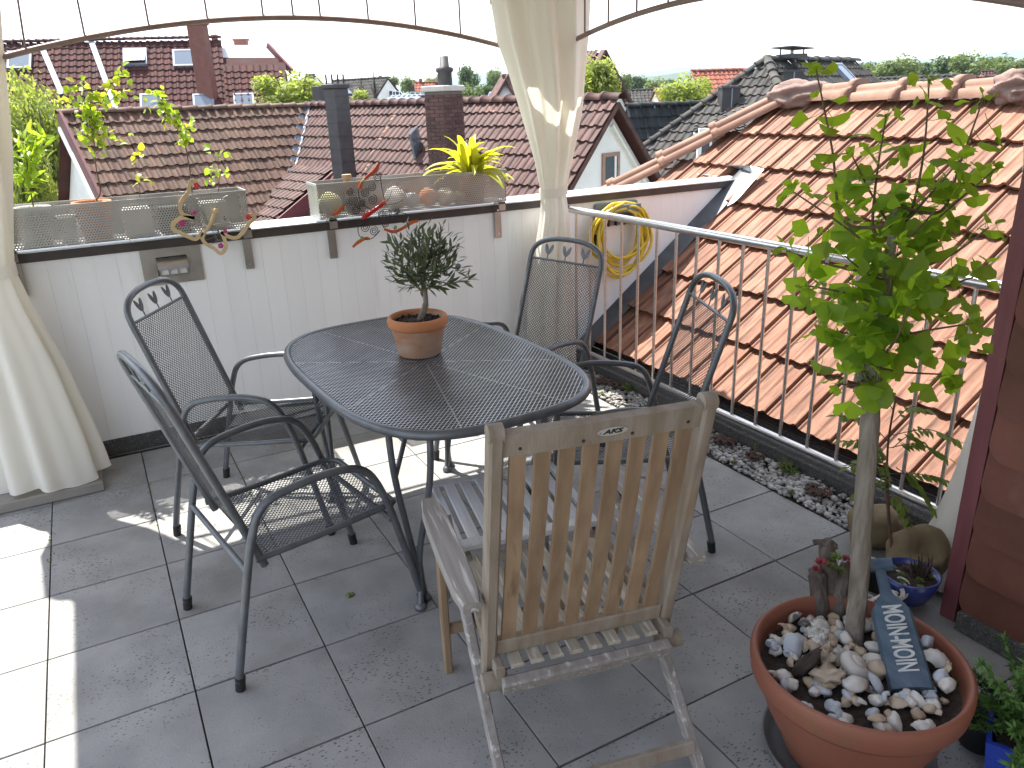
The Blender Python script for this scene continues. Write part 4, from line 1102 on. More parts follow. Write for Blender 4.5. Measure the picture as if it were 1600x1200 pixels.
# ------------------------------------------------------------------ garden pavilion
pv_ = thing('garden_pavilion', 'mauve brown metal garden pavilion frame with arched rails and thin spokes under a cloth canopy', 'pavilion', (1.42, -0.65, 0))
XA, XB, YA, YB = -1.36, 1.43, 1.35, -1.38
for (x, y) in ((XA, YA), (XB, YA), (XA, YB), (XB, YB)):
    MB().tube([(x, y, 0.05 if (x, y) == (XA, YA) else 0), (x, y, 2.2)], .017, 10).build('post', M['pavilion'], pv_)
def arch(p, q, h0, h1, name='arch'):
    p, q = Vector(p), Vector(q); pts = []
    for k in range(33):
        t = k / 32; v = p.lerp(q, t); v.z = h0 + (h1 - h0) * (1 - (2 * t - 1) ** 2); pts.append(v)
    MB().tube(pts, .0125, 8).build(name, M['pavilion'], pv_)
    L_ = (q - p).length
    return pts
arch((XA + .03, YA, 0), (XB - .03, YA, 0), 1.85, 2.048)
for X_ in (.30, .53, .79, 1.04, 1.29, 1.43, 1.56, 1.80, 2.05, 2.30, 2.52):
    t = (X_ - .05) / 2.75; z = 1.85 + .198 * (1 - (2 * t - 1) ** 2)
    MB().tube([(X_ - 1.42, YA, z), (X_ - 1.42 + (.02 if X_ < .4 else 0), YA, 2.2)], .0048, 6).build('spoke', M['pavilion'], pv_)
for xx in (XB - .1, XA):
    arch((xx, YA - .03, 0), (xx, YB + .03, 0), 1.84, 2.012)
    for Y_ in (.40, .2, .0, -.22, -.44, -.66, -.88, -1.1, -1.3, -1.6, -1.8):
        t = (.67 - Y_) / 2.67; z = 1.84 + .172 * (1 - (2 * t - 1) ** 2)
        MB().tube([(xx, Y_ + .65, z), (xx, Y_ + .65, 2.2)], .0048, 6).build('spoke', M['pavilion'], pv_)
arch((XA, YB, 0), (XB, YB, 0), 1.85, 2.048)
for (a, b) in (((XA, YA), (XB, YA)), ((XB, YA), (XB, YB)), ((XB, YB), (XA, YB)), ((XA, YB), (XA, YA))):
    MB().tube([(*a, 2.2), (*b, 2.2)], .017, 8).build('top_rail', M['pavilion'], pv_)
cn = MB(); e_ = .16; N_ = 10
cs_ = [(XA - e_ - .11, YA + .03), (XB + .03, YA + .03), (XB + .03, YB - e_), (XA - e_ - .11, YB - e_)]
vs = []; fs = []
for s_ in range(4):
    a, b = Vector((*cs_[s_], 2.21)), Vector((*cs_[(s_ + 1) % 4], 2.21))
    o = len(vs)
    for i in range(N_ + 1):
        t = i / N_
        for k in range(6):
            q = k / 5; p = a.lerp(b, t).lerp(Vector((0.03, -.06, 2.78)), q); p.z -= .06 * math.sin(PI * q) * 1.0 + .03 * math.sin(PI * t) * (1 - q); vs.append(p)
    for i in range(N_):
        for k in range(5): fs.append((o + i * 6 + k, o + (i + 1) * 6 + k, o + (i + 1) * 6 + k + 1, o + i * 6 + k + 1))
cn.add(vs, fs, True); cn.build('canopy', M['canopy'], pv_)

# ------------------------------------------------------------------ curtains
def curtain(label, levels, nf, seed, tie_z, N=150, jag=0.0):
    """levels: (z, cx, cy, rx, ry, fold depth)"""
    lv = sorted(levels); zs = [l[0] for l in lv]
    def L_(z, k): return float(np.interp(z, zs, [l[k] for l in lv]))
    rr = random.Random(seed); ph = [rr.uniform(0, 6) for _ in range(8)]; am = [rr.uniform(.5, 1.2) for _ in range(nf + 3)]
    vs = []; fs = []; nz = 64
    zz = [zs[0] + (zs[-1] - zs[0]) * (i / nz) for i in range(nz + 1)]
    for z in zz:
        cx, cy, rx, ry, fd = [L_(z, k) for k in range(1, 6)]
        for k in range(N):
            a = 2 * PI * k / N
            f_ = math.sin(nf * a + ph[0] + .35 * math.sin(3 * a + ph[1]) + .5 * math.sin(z * 2.2 + ph[2]))
            f_ += .45 * math.sin((nf * 2 - 3) * a + ph[3] + z * .9)
            f_ *= .6 + .4 * math.sin(2 * a + ph[4] + z)
            r_ = 1 + fd * f_ + .04 * mnoise.noise(Vector((math.cos(a) * 2, math.sin(a) * 2, z * 3 + seed)))
            dz = 0
            if z == zz[0]: dz = .012 * math.sin(3 * a + ph[5])
            if z == zz[-1] and jag: dz = -jag * (0.5 + .5 * math.cos(nf * a + ph[0]))
            vs.append((cx + rx * r_ * math.cos(a), cy + ry * r_ * math.sin(a), z + dz))
    for i in range(nz):
        for k in range(N):
            j = (k + 1) % N; fs.append((i * N + k, i * N + j, (i + 1) * N + j, (i + 1) * N + k))
    b = MB().add(vs, fs, True)
    o = b.build('curtain', M['curtain']); tag(o, label, 'curtain', 'curtains tied to the pavilion posts')
    cx, cy, rx, ry, fd = [L_(tie_z, k) for k in range(1, 6)]
    t = MB(); h_ = .055
    rows = []
    for z in (-h_ / 2, -h_ / 4, h_ / 4, h_ / 2):
        rows.append([(cx + (rx * 1.10 + .006) * math.cos(2 * PI * k / 40), cy + (ry * 1.10 + .006) * math.sin(2 * PI * k / 40), tie_z + z + .012 * math.cos(2 * PI * k / 40)) for k in range(40)])
    v2 = [v for r_ in rows for v in r_]
    f2 = [(i * 40 + k, i * 40 + (k + 1) % 40, (i + 1) * 40 + (k + 1) % 40, (i + 1) * 40 + k) for i in range(3) for k in range(40)]
    t.add(v2, f2, True); t.build('tie_band', M['curtain'], o)
    return o
curtain('cream curtain tied to the middle post where parapet and railing meet',
        [(2.17, 2.685, .53, .245, .28, .14), (1.95, 2.70, .54, .225, .265, .14), (1.6, 2.785, .60, .165, .18, .16), (1.3, 2.835, .66, .105, .10, .14), (1.13, 2.845, .68, .075, .062, .08), (1.0, 2.845, .67, .085, .07, .12), (.75, 2.82, .66, .115, .09, .18), (.4, 2.80, .65, .14, .10, .22), (.03, 2.79, .64, .155, .11, .24)], 9, 3, 1.13, jag=.05)
curtain('cream curtain tied at the left post, its wide hem resting on a concrete slab',
        [(2.16, -.02, .68, .245, .14, .15), (1.9, -.03, .68, .215, .14, .16), (1.5, -.03, .68, .17, .11, .15), (1.25, -.03, .67, .125, .09, .12), (1.03, -.035, .65, .095, .07, .08), (.9, -.03, .62, .115, .085, .12), (.6, .0, .58, .16, .11, .18), (.3, .015, .555, .195, .13, .21), (.065, .025, .545, .21, .14, .23)], 8, 8, 1.02)
curtain('cream curtain half hidden behind the purple corner board at the right',
        [(2.16, 2.95, -2.02, .21, .12, .15), (1.8, 2.93, -2.02, .16, .10, .12), (1.3, 2.95, -2.02, .08, .07, .12), (1.05, 2.96, -2.02, .06, .055, .08), (.8, 2.96, -2.02, .08, .07, .14), (.35, 2.97, -2.01, .12, .11, .18), (.16, 2.96, -2.0, .15, .13, .2), (.03, 2.93, -1.99, .20, .15, .2)], 8, 15, 1.05)

# ------------------------------------------------------------------ metal furniture
def mesh_panel(P, nu, nv, keep=None, k=0.62, twist=0.0, ax=2):
    """expanded metal: every cell a diamond frame. P(u,v) maps cell coordinates to space"""
    V_ = []; F_ = []
    for j in range(nv * 2 + 1):
        for i in range(nu + 1):
            cu, cv = i + (.5 if j % 2 else 0), j * .5
            if keep and not keep(cu, cv): continue
            o = len(V_)
            d = ((-.5, 0), (0, -.5), (.5, 0), (0, .5))
            for (a, b) in d: V_.append(P(cu + a, cv + b))
            for (a, b) in d:
                p = list(P(cu + a * k, cv + b * k)); p[ax] -= twist; V_.append(tuple(p))
            for q in range(4):
                w_ = (q + 1) % 4; F_.append((o + q, o + w_, o + 4 + w_, o + 4 + q))
    return V_, F_

CH = dict(w=.2625, a=.319, b=.331)
def build_chair():
    t = thing('garden_chair', 'x', 'chair')
    hw = .232
    # back / seat centre line (y,z)
    def back_at(z): return -.187 - .318 * (z - .40)
    for s_ in (-1, 1):
        pts = crom([(s_ * .2625, -.319, .03), (s_ * .2625, -.262, .28), (s_ * .2625, -.212, .48), (s_ * .2625, -.165, .572), (s_ * .265, -.07, .602), (s_ * .268, .07, .608), (s_ * .266, .165, .575), (s_ * .2635, .222, .47), (s_ * .2625, .268, .30), (s_ * .2625, .331, .03)], 6)
        MB().tube(pts, .0125, 10, sy=1.15).build('side_frame', M['metal_grey'], t)
        for y in (-.319, .331):
            yy = y + (.006 if y < 0 else -.005)
            MB().tube([(s_ * .2625, y, 0), (s_ * .2625, yy, .045)], [.0155, .0165], 10).build('foot_cap', M['rubber'], t)
    # back frame loop with arched top
    zc = .897; zt = 1.0; top = []
    for k in range(17):
        a = PI * k / 16; x = hw * .97 * math.copysign(abs(math.cos(a)) ** .75, math.cos(a)); z = zc + (zt - zc) * math.sin(a) ** .8 if 0 < k < 16 else zc
        top.append((x, back_at(z), z))
    pts = [(hw * .97, back_at(z), z) for z in (.36, .42, .5, .6, .7, .8)] + top + [(-hw * .97, back_at(z), z) for z in (.8, .7, .6, .5, .42, .36)]
    MB().tube(pts, .0125, 10).build('back_frame', M['metal_grey'], t)
    MB().tube([(-hw * .96, back_at(zc), zc), (hw * .96, back_at(zc), zc)], .006, 8).build('crossbar', M['metal_grey'], t)
    for x in (-.115, 0, .115):
        om = MB()
        for s_ in (-1, 1):
            pl = []
            a = rad(24) * s_; h_ = .056
            for q in range(9):
                tt = q / 8; pl.append((tt * h_, .0095 * math.sin(PI * tt) ** .8))
            vs = []
            for (u_, w_) in pl:
                for sg in (-1, 1):
                    xx = x + math.sin(a) * (u_ + .004) + math.cos(a) * w_ * sg; z = zc + .022 + math.cos(a) * u_ - math.sin(a) * w_ * sg
                    vs.append((xx, back_at(z), z))
            om.add(vs, [(q * 2, q * 2 + 1, q * 2 + 3, q * 2 + 2) for q in range(8)])
            om.add([(v[0], v[1] - .004, v[2]) for v in vs], [(q * 2, q * 2 + 2, q * 2 + 3, q * 2 + 1) for q in range(8)])
        om.tube([(x, back_at(zc), zc), (x, back_at(zc + .03), zc + .03)], .003, 6)
        om.build('leaf_ornament', M['metal_grey'], t)
    # seat frame
    yf = .285
    sp = crom([(-hw, -.20, .392), (-hw, 0, .396), (-hw, yf - .07, .408), (-hw * .93, yf - .012, .404), (-hw * .75, yf, .400), (0, yf, .400), (hw * .75, yf, .400), (hw * .93, yf - .012, .404), (hw, yf - .07, .408), (hw, 0, .396), (hw, -.20, .392)], 4)
    MB().tube(sp, .0105, 8).build('seat_frame', M['metal_grey'], t)
    MB().tube([(-.262, -.240, .385), (.262, -.240, .385)], .010, 8).build('rear_bar', M['metal_grey'], t)
    MB().tube([(-.262, .243, .372), (.262, .243, .372)], .010, 8).build('front_bar', M['metal_grey'], t)
    # continuous mesh: path length s from the seat front to the back crossbar
    path = crom([Vector((0, yf - .002, .397)), Vector((0, .2, .394)), Vector((0, .05, .384)), Vector((0, -.1, .38)), Vector((0, -.168, .39)), Vector((0, back_at(.45), .45)), Vector((0, back_at(.55), .55)), Vector((0, back_at(.7), .7)), Vector((0, back_at(zc), zc))], 10)
    ls = [0]
    for a, b in zip(path, path[1:]): ls.append(ls[-1] + (b - a).length)
    ys, zs = [p.y for p in path], [p.z for p in path]; LL = ls[-1]
    nu, nv = 26, int(LL / .0142)
    W_ = hw * .97
    def P(u, v):
        x = (u / nu * 2 - 1) * W_; x = max(-W_, min(W_, x)); s_ = max(0, min(LL, v / nv * LL))
        y, z = float(np.interp(s_, ls, ys)), float(np.interp(s_, ls, zs))
        e = (1 - (x / W_) ** 2)
        if y > -.15 and s_ < .6: z += .012 * (1 - e) 
        return (x, y, z)
    half = lambda lo, hi: mesh_panel(P, nu - 1, nv, lambda u, v: lo <= v < hi and .2 < u < nu - .2, .72, .0016)
    ks = .47 / LL * nv
    v_, f_ = half(0.3, ks); MB().add(v_, f_).build('seat', M['mesh_grey'], t)
    v_, f_ = half(ks, nv); MB().add(v_, f_).build('backrest', M['mesh_grey'], t)
    return t
def copy_thing(root, loc, rz, label):
    r_ = root.copy(); col.objects.link(r_); r_.location = loc; r_.rotation_euler = (0, 0, rz); r_['label'] = label
    for c in [c for c in col.objects if c.parent == root]:
        d = c.copy(); col.objects.link(d); d.parent = r_
        for e in [e for e in col.objects if e.parent == c]:
            f = e.copy(); col.objects.link(f); f.parent = d
    return r_
chair = build_chair(); G_ = 'metal mesh chairs round the table'
chair.location = (.872, -.128, 0); chair.rotation_euler = (0, 0, -2.115)
chair['label'] = 'grey metal mesh chair standing nearest the white wall at the far left of the table'; chair['group'] = G_
copy_thing(chair, (.792, -.954, 0), -1.406, 'grey metal mesh chair seen side on at the near left of the table')
copy_thing(chair, (2.061, -.258, 0), 1.867, 'grey metal mesh chair at the back of the table in front of the yellow hose')
copy_thing(chair, (2.05, -1.066, 0), 1.17, 'grey metal mesh chair between the railing and the wooden chair')

# table
tb = thing('mesh_table', 'grey metal table with rounded mesh top carrying the olive pot', 'table', (1.42, -.695, 0), .05)
TA, TB_, TN = .442, .685, 3.2
def tout(a, k=1.0):
    c, s_ = math.cos(a), math.sin(a)
    return Vector((k * TA * math.copysign(abs(c) ** (2 / TN), c), k * TB_ * math.copysign(abs(s_) ** (2 / TN), s_), 0))
rim = []
for k in range(96):
    p = tout(2 * PI * k / 96); p.z = .712; rim.append(p)
MB().tube(rim, .0165, 10, closed=True).build('rim', M['metal_grey'], tb)
nu, nv = 48, 74
def inside(u, v):
    x, y = (u / nu * 2 - 1) * TA, (v / nv * 2 - 1) * TB_
    return (abs(x) / (TA - .006)) ** TN + (abs(y) / (TB_ - .006)) ** TN < 1
def PT(u, v): return ((u / nu * 2 - 1) * TA, (v / nv * 2 - 1) * TB_, .722)
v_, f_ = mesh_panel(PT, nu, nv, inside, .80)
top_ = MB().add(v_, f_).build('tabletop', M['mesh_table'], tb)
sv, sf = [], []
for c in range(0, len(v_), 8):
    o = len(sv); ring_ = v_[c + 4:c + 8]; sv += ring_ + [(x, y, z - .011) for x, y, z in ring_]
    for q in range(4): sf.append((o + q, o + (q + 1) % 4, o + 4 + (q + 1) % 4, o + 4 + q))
MB().add(sv, sf).build('strand_sides', M['mesh_side_shade'], top_)  # dark colour on the sides stands for shade inside the mesh holes
for k in range(8):
    a = PI / 8 + k * PI / 4 + (.12 if k % 2 else -.12)
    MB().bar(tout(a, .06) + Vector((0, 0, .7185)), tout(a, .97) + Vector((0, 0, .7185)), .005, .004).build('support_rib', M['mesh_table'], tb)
for sx in (-1, 1):
    for sy in (-1, 1):
        l1 = crom([(sx * .33, sy * .40, .70), (sx * .325, sy * .405, .5), (sx * .295, sy * .43, .22), (sx * .283, sy * .445, .10), (sx * .30, sy * .47, .012)], 5)
        l2 = crom([(sx * .24, sy * .53, .70), (sx * .25, sy * .52, .5), (sx * .275, sy * .45, .22), (sx * .275, sy * .44, .11), (sx * .262, sy * .43, .02)], 5)
        MB().tube(l1, .0115, 9).build('leg', M['metal_grey'], tb)
        MB().tube(l2, .0115, 9).build('leg', M['metal_grey'], tb)
        MB().lathe([(0, 0), (.02, 0), (.022, .010), (.014, .022), (0, .024)], 12, (sx * .30, sy * .47, 0)).build('foot', M['metal_grey'], tb)
        MB().lathe([(0, 0), (.02, 0), (.022, .012), (.014, .026), (0, .028)], 12, (sx * .262, sy * .43, 0)).build('foot', M['metal_grey'], tb)
        br = crom([(sx * .325, sy * .405, .48), (sx * .27, sy * .36, .56), (sx * .20, sy * .30, .66), (sx * .14, sy * .24, .692)], 5)
        MB().tube(br, .009, 8).build('brace', M['metal_grey'], tb)

# ------------------------------------------------------------------ wooden folding chair
wc_ = thing('wooden_chair', 'weathered teak folding armchair with slatted back turned towards us and folded out leg rest', 'chair', (1.326, -1.778, 0), -.205)
B0 = Vector((0, -.175, .315)); B1 = Vector((0, -.345, 1.03)); bd = (B1 - B0).normalized(); bn = Vector((0, -bd.z, bd.y))
for s_ in (-1, 1):
    X = s_ * .2395
    po = MB(); po.bar(B0 + Vector((X, 0, 0)) - bd * .02, B1 + Vector((X, 0, 0)), .032, .042, bn, .006)
    po.tube([B1 + Vector((X - .016, 0, 0)) - bd * .004, B1 + Vector((X + .016, 0, 0)) - bd * .004], .021, 14)
    po.build('back_post', M['teak_grey'], wc_)
hw = .2235
tr_ = MB()
pts = []
for k in range(13):
    t = k / 12 * 2 - 1; pts.append(Vector((t * hw, 0, 0)) + B1 - bd * (.033 - 0.008 * (1 - t * t)) + bn * (.012 * (1 - t * t)))
for a, b in zip(pts, pts[1:]): pass
H2, T2 = .028, .012
vs = []
for p in pts:
    for (h_, q) in ((H2, -T2), (H2, T2), (-H2, T2), (-H2, -T2)): vs.append(p + bd * h_ + bn * q)
fs = []
for i in range(12):
    for q in range(4): fs.append((i * 4 + q, i * 4 + (q + 1) % 4, i * 4 + 4 + (q + 1) % 4, i * 4 + 4 + q))
fs += [(3, 2, 1, 0), (48, 49, 50, 51)]
tr_.add(vs, fs); top_rail = tr_.build('top_rail', M['teak_grey'], wc_)
for x in (-.19, -.055, .055, .19):
    p = Vector((x, 0, 0)) + B1 - bd * .040 + bn * (.0125 + .012 * (1 - (x / hw) ** 2))
    MB().tube([p, p + bn * .0015], .0038, 8).build('peg', M['dark_husk'], top_rail)
MB().bar(Vector((-hw, 0, 0)) + B0 + bd * .075, Vector((hw, 0, 0)) + B0 + bd * .075, .05, .024, bn, .004).build('lower_rail', M['teak_grey'], wc_)
zl0, zl1 = .10, (B1 - B0).length - .055
for k in range(8):
    x = (k - 3.5) * .0545
    sb = MB(); n_ = 6; vs = []
    for i in range(n_ + 1):
        t = i / n_; p = Vector((x, 0, 0)) + B0 + bd * (zl0 + (zl1 - zl0) * t) + bn * (.008 * math.sin(PI * t * .9))
        for (a, b) in ((-.0175, -.006), (.0175, -.006), (.0175, .006), (-.0175, .006)): vs.append(p + Vector((a, 0, 0)) + bn * b)
    fs = [(3, 2, 1, 0), tuple(n_ * 4 + q for q in range(4))]
    for i in range(n_):
        for q in range(4): fs.append((i * 4 + q, i * 4 + (q + 1) % 4, i * 4 + 4 + (q + 1) % 4, i * 4 + 4 + q))
    sb.add(vs, fs); sb.build('slat', M['teak'], wc_)
# badge
bp = Vector((-.012 + .02, 0, 0)) + B1 - bd * .025 + bn * .0245
bg = MB(); bg.prism([bp + Vector((.034 * math.cos(2 * PI * k / 24), 0, 0)) + bd * (.0105 * math.sin(2 * PI * k / 24)) for k in range(24)], bn * .0015)
badge = bg.build('badge', M['badge'], wc_)
def text_obj(body, size, mw, mat, parent, extrude=.0004, name='lettering', ax=1.0, shear=0.0, bold=0.0):
    cu = bpy.data.curves.new(name, 'FONT'); cu.body = body; cu.size = size; cu.align_x = 'CENTER'; cu.align_y = 'CENTER'; cu.extrude = extrude; cu.shear = shear; cu.offset = bold
    cu.space_character = ax; cu.materials.append(mat)
    tmp = bpy.data.objects.new('tmp_text', cu); me = bpy.data.meshes.new_from_object(tmp); me.name = name
    bpy.data.objects.remove(tmp); bpy.data.curves.remove(cu)
    if not me.materials: me.materials.append(mat)
    return link(name, me, parent, mw)
text_obj('AKS', .0185, basis((1, 0, 0), bd, bn, bp + bn * .0022) @ Matrix.Diagonal((1.25, .8, 1, 1)), M['ink'], badge, shear=.25, bold=.0006)
text_obj('-', .016, basis((1, 0, 0), bd, bn, bp + bn * .0022 - Vector((.028, 0, 0))), M['ink'], badge)
# arms
for s_ in (-1, 1):
    X = s_ * .290
    am = MB(); n_ = 8; vs = []
    for i in range(n_ + 1):
        t = i / n_; y = -.262 + t * .51; wv = .029 + .006 * math.sin(PI * t) - (.008 if i in (0, n_) else 0)
        z = .565 + .008 * t
        for (a, b) in ((-wv + .004, .0135), (wv - .004, .0135), (wv, .008), (wv, -.0135), (-wv, -.0135), (-wv, .008)): vs.append((X + a, y, z + b))
    fs = [(5, 4, 3, 2, 1, 0), tuple(n_ * 6 + q for q in range(6))]
    for i in range(n_):
        for q in range(6): fs.append((i * 6 + q, i * 6 + (q + 1) % 6, i * 6 + 6 + (q + 1) % 6, i * 6 + 6 + q))
    am.add(vs, fs); am.build('armrest', M['teak_silver'], wc_)
    MB().bar((s_ * .276, .215, 0), (s_ * .284, .155, .553), .024, .038, (0, 1, 0), .004).build('front_leg', M['teak'], wc_)
    MB().bar((s_ * .254, .185, .552), (s_ * .254, -.405, 0), .026, .036, (0, 1, 0), .004).build('rear_leg', M['teak_silver'], wc_)
    MB().bar((s_ * .226, -.245, .345), (s_ * .226, .245, .375), .022, .04, (0, 0, 1), .003).build('seat_rail', M['teak_grey'], wc_)
    bl_ = MB(); bl_.tube([(s_ * .268, -.225, .312), (s_ * .205, -.225, .312)], .024, 12); bl_.build('hinge_block', M['teak_grey'], wc_)
MB().bar((-.225, -.25, .312), (.225, -.25, .312), .03, .046, (0, -.35, 1), .006).build('rear_rail', M['teak_silver'], wc_)
MB().bar((-.25, -.352, .068), (.25, -.352, .068), .022, .036, (0, .3, 1), .004).build('stretcher', M['teak_grey'], wc_)
MB().bar((-.264, .203, .16), (.264, .203, .16), .02, .034, (0, 0, 1), .004).build('stretcher', M['teak'], wc_)
for k in range(8):
    x = (k - 3.5) * .0515
    MB().bar((x, -.240, .352), (x, .215, .385), .034, .013, (0, 0, 1), .003).build('seat_slat', M['teak_seat'], wc_)
# leg rest
LRh = .222; ly0, ly1 = .222, .605
lr = MB().bar((-LRh, ly0, .425), (LRh, ly0, .425), .04, .022, (0, 0, 1), .004).build('leg_rest', M['teak_bleached'], wc_)
MB().bar((-LRh, ly1, .432), (LRh, ly1, .432), .04, .022, (0, 0, 1), .004).build('rail', M['teak_bleached'], lr)
for s_ in (-1, 1):
    MB().bar((s_ * (LRh - .012), ly0 + .02, .425), (s_ * (LRh - .012), ly1 - .02, .432), .024, .022, (0, 0, 1), .003).build('rail', M['teak_bleached'], lr)
    MB().bar((s_ * (LRh - .02), ly1 - .03, .42), (s_ * (LRh - .02), ly1 - .015, .0), .022, .03, (0, 1, 0), .003).build('rest_leg', M['teak_grey'], lr)
    MB().bar((s_ * (LRh - .03), ly0 + .06, .405), (s_ * (LRh - .03), ly0 - .06, .372), .02, .02, (0, 0, 1), .003).build('hinge_arm', M['teak_grey'], lr)
for k in range(7):
    x = (k - 3) * .0545
    MB().bar((x, ly0 + .018, .431), (x, ly1 - .018, .437), .037, .012, (0, 0, 1), .003).build('slat', M['teak_bleached'], lr)
# ------------------------------------------------------------------ leaf meshes
def leaf_mesh(name, mat, L, W, fold=.15, bend=.2, n=5, shape=None):
    """pointed leaf along +Y, facing +Z"""
    shape = shape or (lambda t: math.sin(PI * t ** .8))
    vs = []; fs = []
    for i in range(n + 1):
        t = i / n; w = W / 2 * max(0.04, shape(t)); y = L * t; z = -bend * L * t * t
        vs += [(-w, y, z + fold * w), (0, y, z), (w, y, z + fold * w)]
    for i in range(n):
        for q in (0, 1): fs.append((i * 3 + q, i * 3 + q + 1, i * 3 + q + 4, i * 3 + q + 3))
    me = bpy.data.meshes.new(name); me.from_pydata(vs, [], fs); me.polygons.foreach_set('use_smooth', [True] * len(fs)); me.update(); me.materials.append(mat); return me

def ginkgo_mesh(seed):
    rr = random.Random(seed); n = 18; vs = [(0, 0, 0)]; fs = []
    notch = rr.uniform(.12, .4); wave = rr.uniform(0, 6); ang = rr.uniform(1.0, 1.25)
    for ring_, k in ((.5, .5), (1, 1)):
        for i in range(n + 1):
            t = i / n * 2 - 1; a = t * ang
            r_ = 1 + .045 * math.sin(t * 8 + wave) + (.035 * math.sin(t * 17 + wave) if ring_ == 1 else 0)
            if ring_ == 1: r_ *= 1 - notch * math.exp(-(t / .13) ** 2) - .10 * abs(t) ** 3
            y = r_ * k * math.cos(a); x = r_ * k * math.sin(a)
            vs.append((x * .058, y * .058, .008 * k * math.sin(t * 3 + wave) - .012 * k * k + .014 * abs(t) * k))
    for i in range(n):
        fs.append((0, 1 + i + 1, 1 + i)); fs.append((1 + i, 2 + i, n + 3 + i, n + 2 + i))
    # petiole running back from the blade
    m = MB(); m.add(vs, fs, True); m.tube([(0, 0.002, 0), (0, -.02, .004), (0, -.05, .016)], [.0011, .0010, .0009], 5)
    me = m.mesh('leaf'); me.materials.append(M['ginkgo']); return me

def place(me, parent, p, d, up, s=1.0, name='leaf', roll=0.0):
    """put a leaf at p pointing along d, its face towards up"""
    d = Vector(d).normalized(); up = Vector(up)
    x = d.cross(up)
    if x.length < 1e-4: x = d.cross(Vector((1, 0, 0)))
    x.normalize(); z = x.cross(d)
    m = basis(x * s, d * s, z * s, p)
    if roll: m = m @ Matrix.Rotation(roll, 4, 'Y')
    o = link(name, me, parent); o.matrix_local = m; return o

def rv(s=1.0): return Vector((R.gauss(0, s), R.gauss(0, s), R.gauss(0, s)))

# ------------------------------------------------------------------ big pot with the ginkgo
PC = Vector((1.88, -2.34, 0))
sa = MB().lathe([(0, .004), (.175, .004), (.195, .012), (.208, .034), (.214, .034), (.205, .004), (.19, 0), (0, 0)], 48)
o = sa.build('pot_saucer', M['saucer']); o.location = PC; tag(o, 'round grey saucer on the paving under the big brown red pot', 'saucer')
pot = thing('potted_ginkgo_tree', 'young ginkgo tree with fan shaped leaves in a big brown red pot', 'potted tree', PC)
pm_ = MB().lathe([(0, .008), (.145, .008), (.158, .02), (.205, .15), (.222, .225), (.226, .235), (.252, .238), (.258, .25), (.262, .28), (.261, .302), (.256, .309), (.249, .310), (.243, .303), (.238, .28), (.214, .15), (.19, .1)], 64)
pm_.build('pot', M['plastic_terra'], pot)
so = MB(); vs = [(0, 0, .258)]; fs = []
for r_ in (.06, .12, .18, .234):
    for k in range(36): a = 2 * PI * k / 36; vs.append((r_ * math.cos(a), r_ * math.sin(a),   .254 + .012 * mnoise.noise(Vector((math.cos(a) * r_ * 20, math.sin(a) * r_ * 20, 0)))))
for k in range(36): fs.append((0, 1 + k, 1 + (k + 1) % 36))
for i in range(3):
    for k in range(36): fs.append((1 + i * 36 + k, 1 + (i + 1) * 36 + k, 1 + (i + 1) * 36 + (k + 1) % 36, 1 + i * 36 + (k + 1) % 36))
so.add(vs, fs, True); so.build('soil', M['soil'], pot)
DT = 1.99
def tp(px, py, dd=0.0): return at(px, py, DT + dd) - PC
base = on_plane(1333, 1003, Vector((0, 0, .25)), ZV) - PC
T0 = (base + PC - CAM).dot(_fw)
def tpt(px, py, dd=0.0): return at(px, py, T0 + dd) - PC
trunk = crom([base + Vector((0, 0, -.03)), base, tpt(1343, 900, -.02), tpt(1350, 780, -.06), tpt(1358, 680, -.10), tpt(1363, 590, -.13), tpt(1372, 520, -.15), tpt(1385, 450, -.17), tpt(1392, 380, -.19), tpt(1400, 320, -.20)], 5)
nT = len(trunk)
rs = [.0255 * (1 - .15 * i / nT) if i < nT * .6 else .0217 * (1 - .8 * (i / nT - .6) / .4) for i in range(nT)]
rs = [r_ * (1 + .08 * mnoise.noise(Vector((i * .7, 0, 0)))) * 1.0 for i, r_ in enumerate(rs)]
MB().tube(trunk, rs, 12).build('trunk', M['bark'], pot)
kn = MB(); kn.blob(tpt(1352, 610, -.16), (.03, .018, .022), 2, .5, 3); kn.blob(tpt(1345, 590, -.15), (.018, .014, .016), 2, .5, 5); kn.build('knot', M['bark'], pot)
GM = [ginkgo_mesh(k) for k in range(6)]
tips = [  # base px, tip px, depth shift, leafiness
    ((1318, 345), (1275, 108), 0.02, 17), ((1365, 360), (1385, 180), .06, 16), ((1420, 340), (1452, 125), .0, 15), ((1470, 330), (1536, 155), .03, 14),
    ((1380, 400), (1240, 300), -.10, 15), ((1375, 430), (1228, 392), .02, 15), ((1380, 480), (1252, 445), -.08, 16), ((1370, 540), (1285, 515), .05, 13),
    ((1400, 400), (1558, 262), -.04, 16), ((1405, 430), (1545, 355), -.10, 17), ((1395, 480), (1530, 430), .06, 17), ((1380, 530), (1520, 505), -.06, 16),
    ((1370, 575), (1478, 585), .04, 12), ((1365, 590), (1310, 600), -.06, 9), ((1395, 360), (1330, 240), -.08, 13), ((1410, 350), (1500, 250), -.1, 14), ((1385, 500), (1400, 380), -.16, 16), ((1375, 560), (1420, 480), -.16, 15), ((1390, 440), (1320, 400), -.15, 14), ((1400, 380), (1460, 330), -.17, 13)]
nl_ = 0
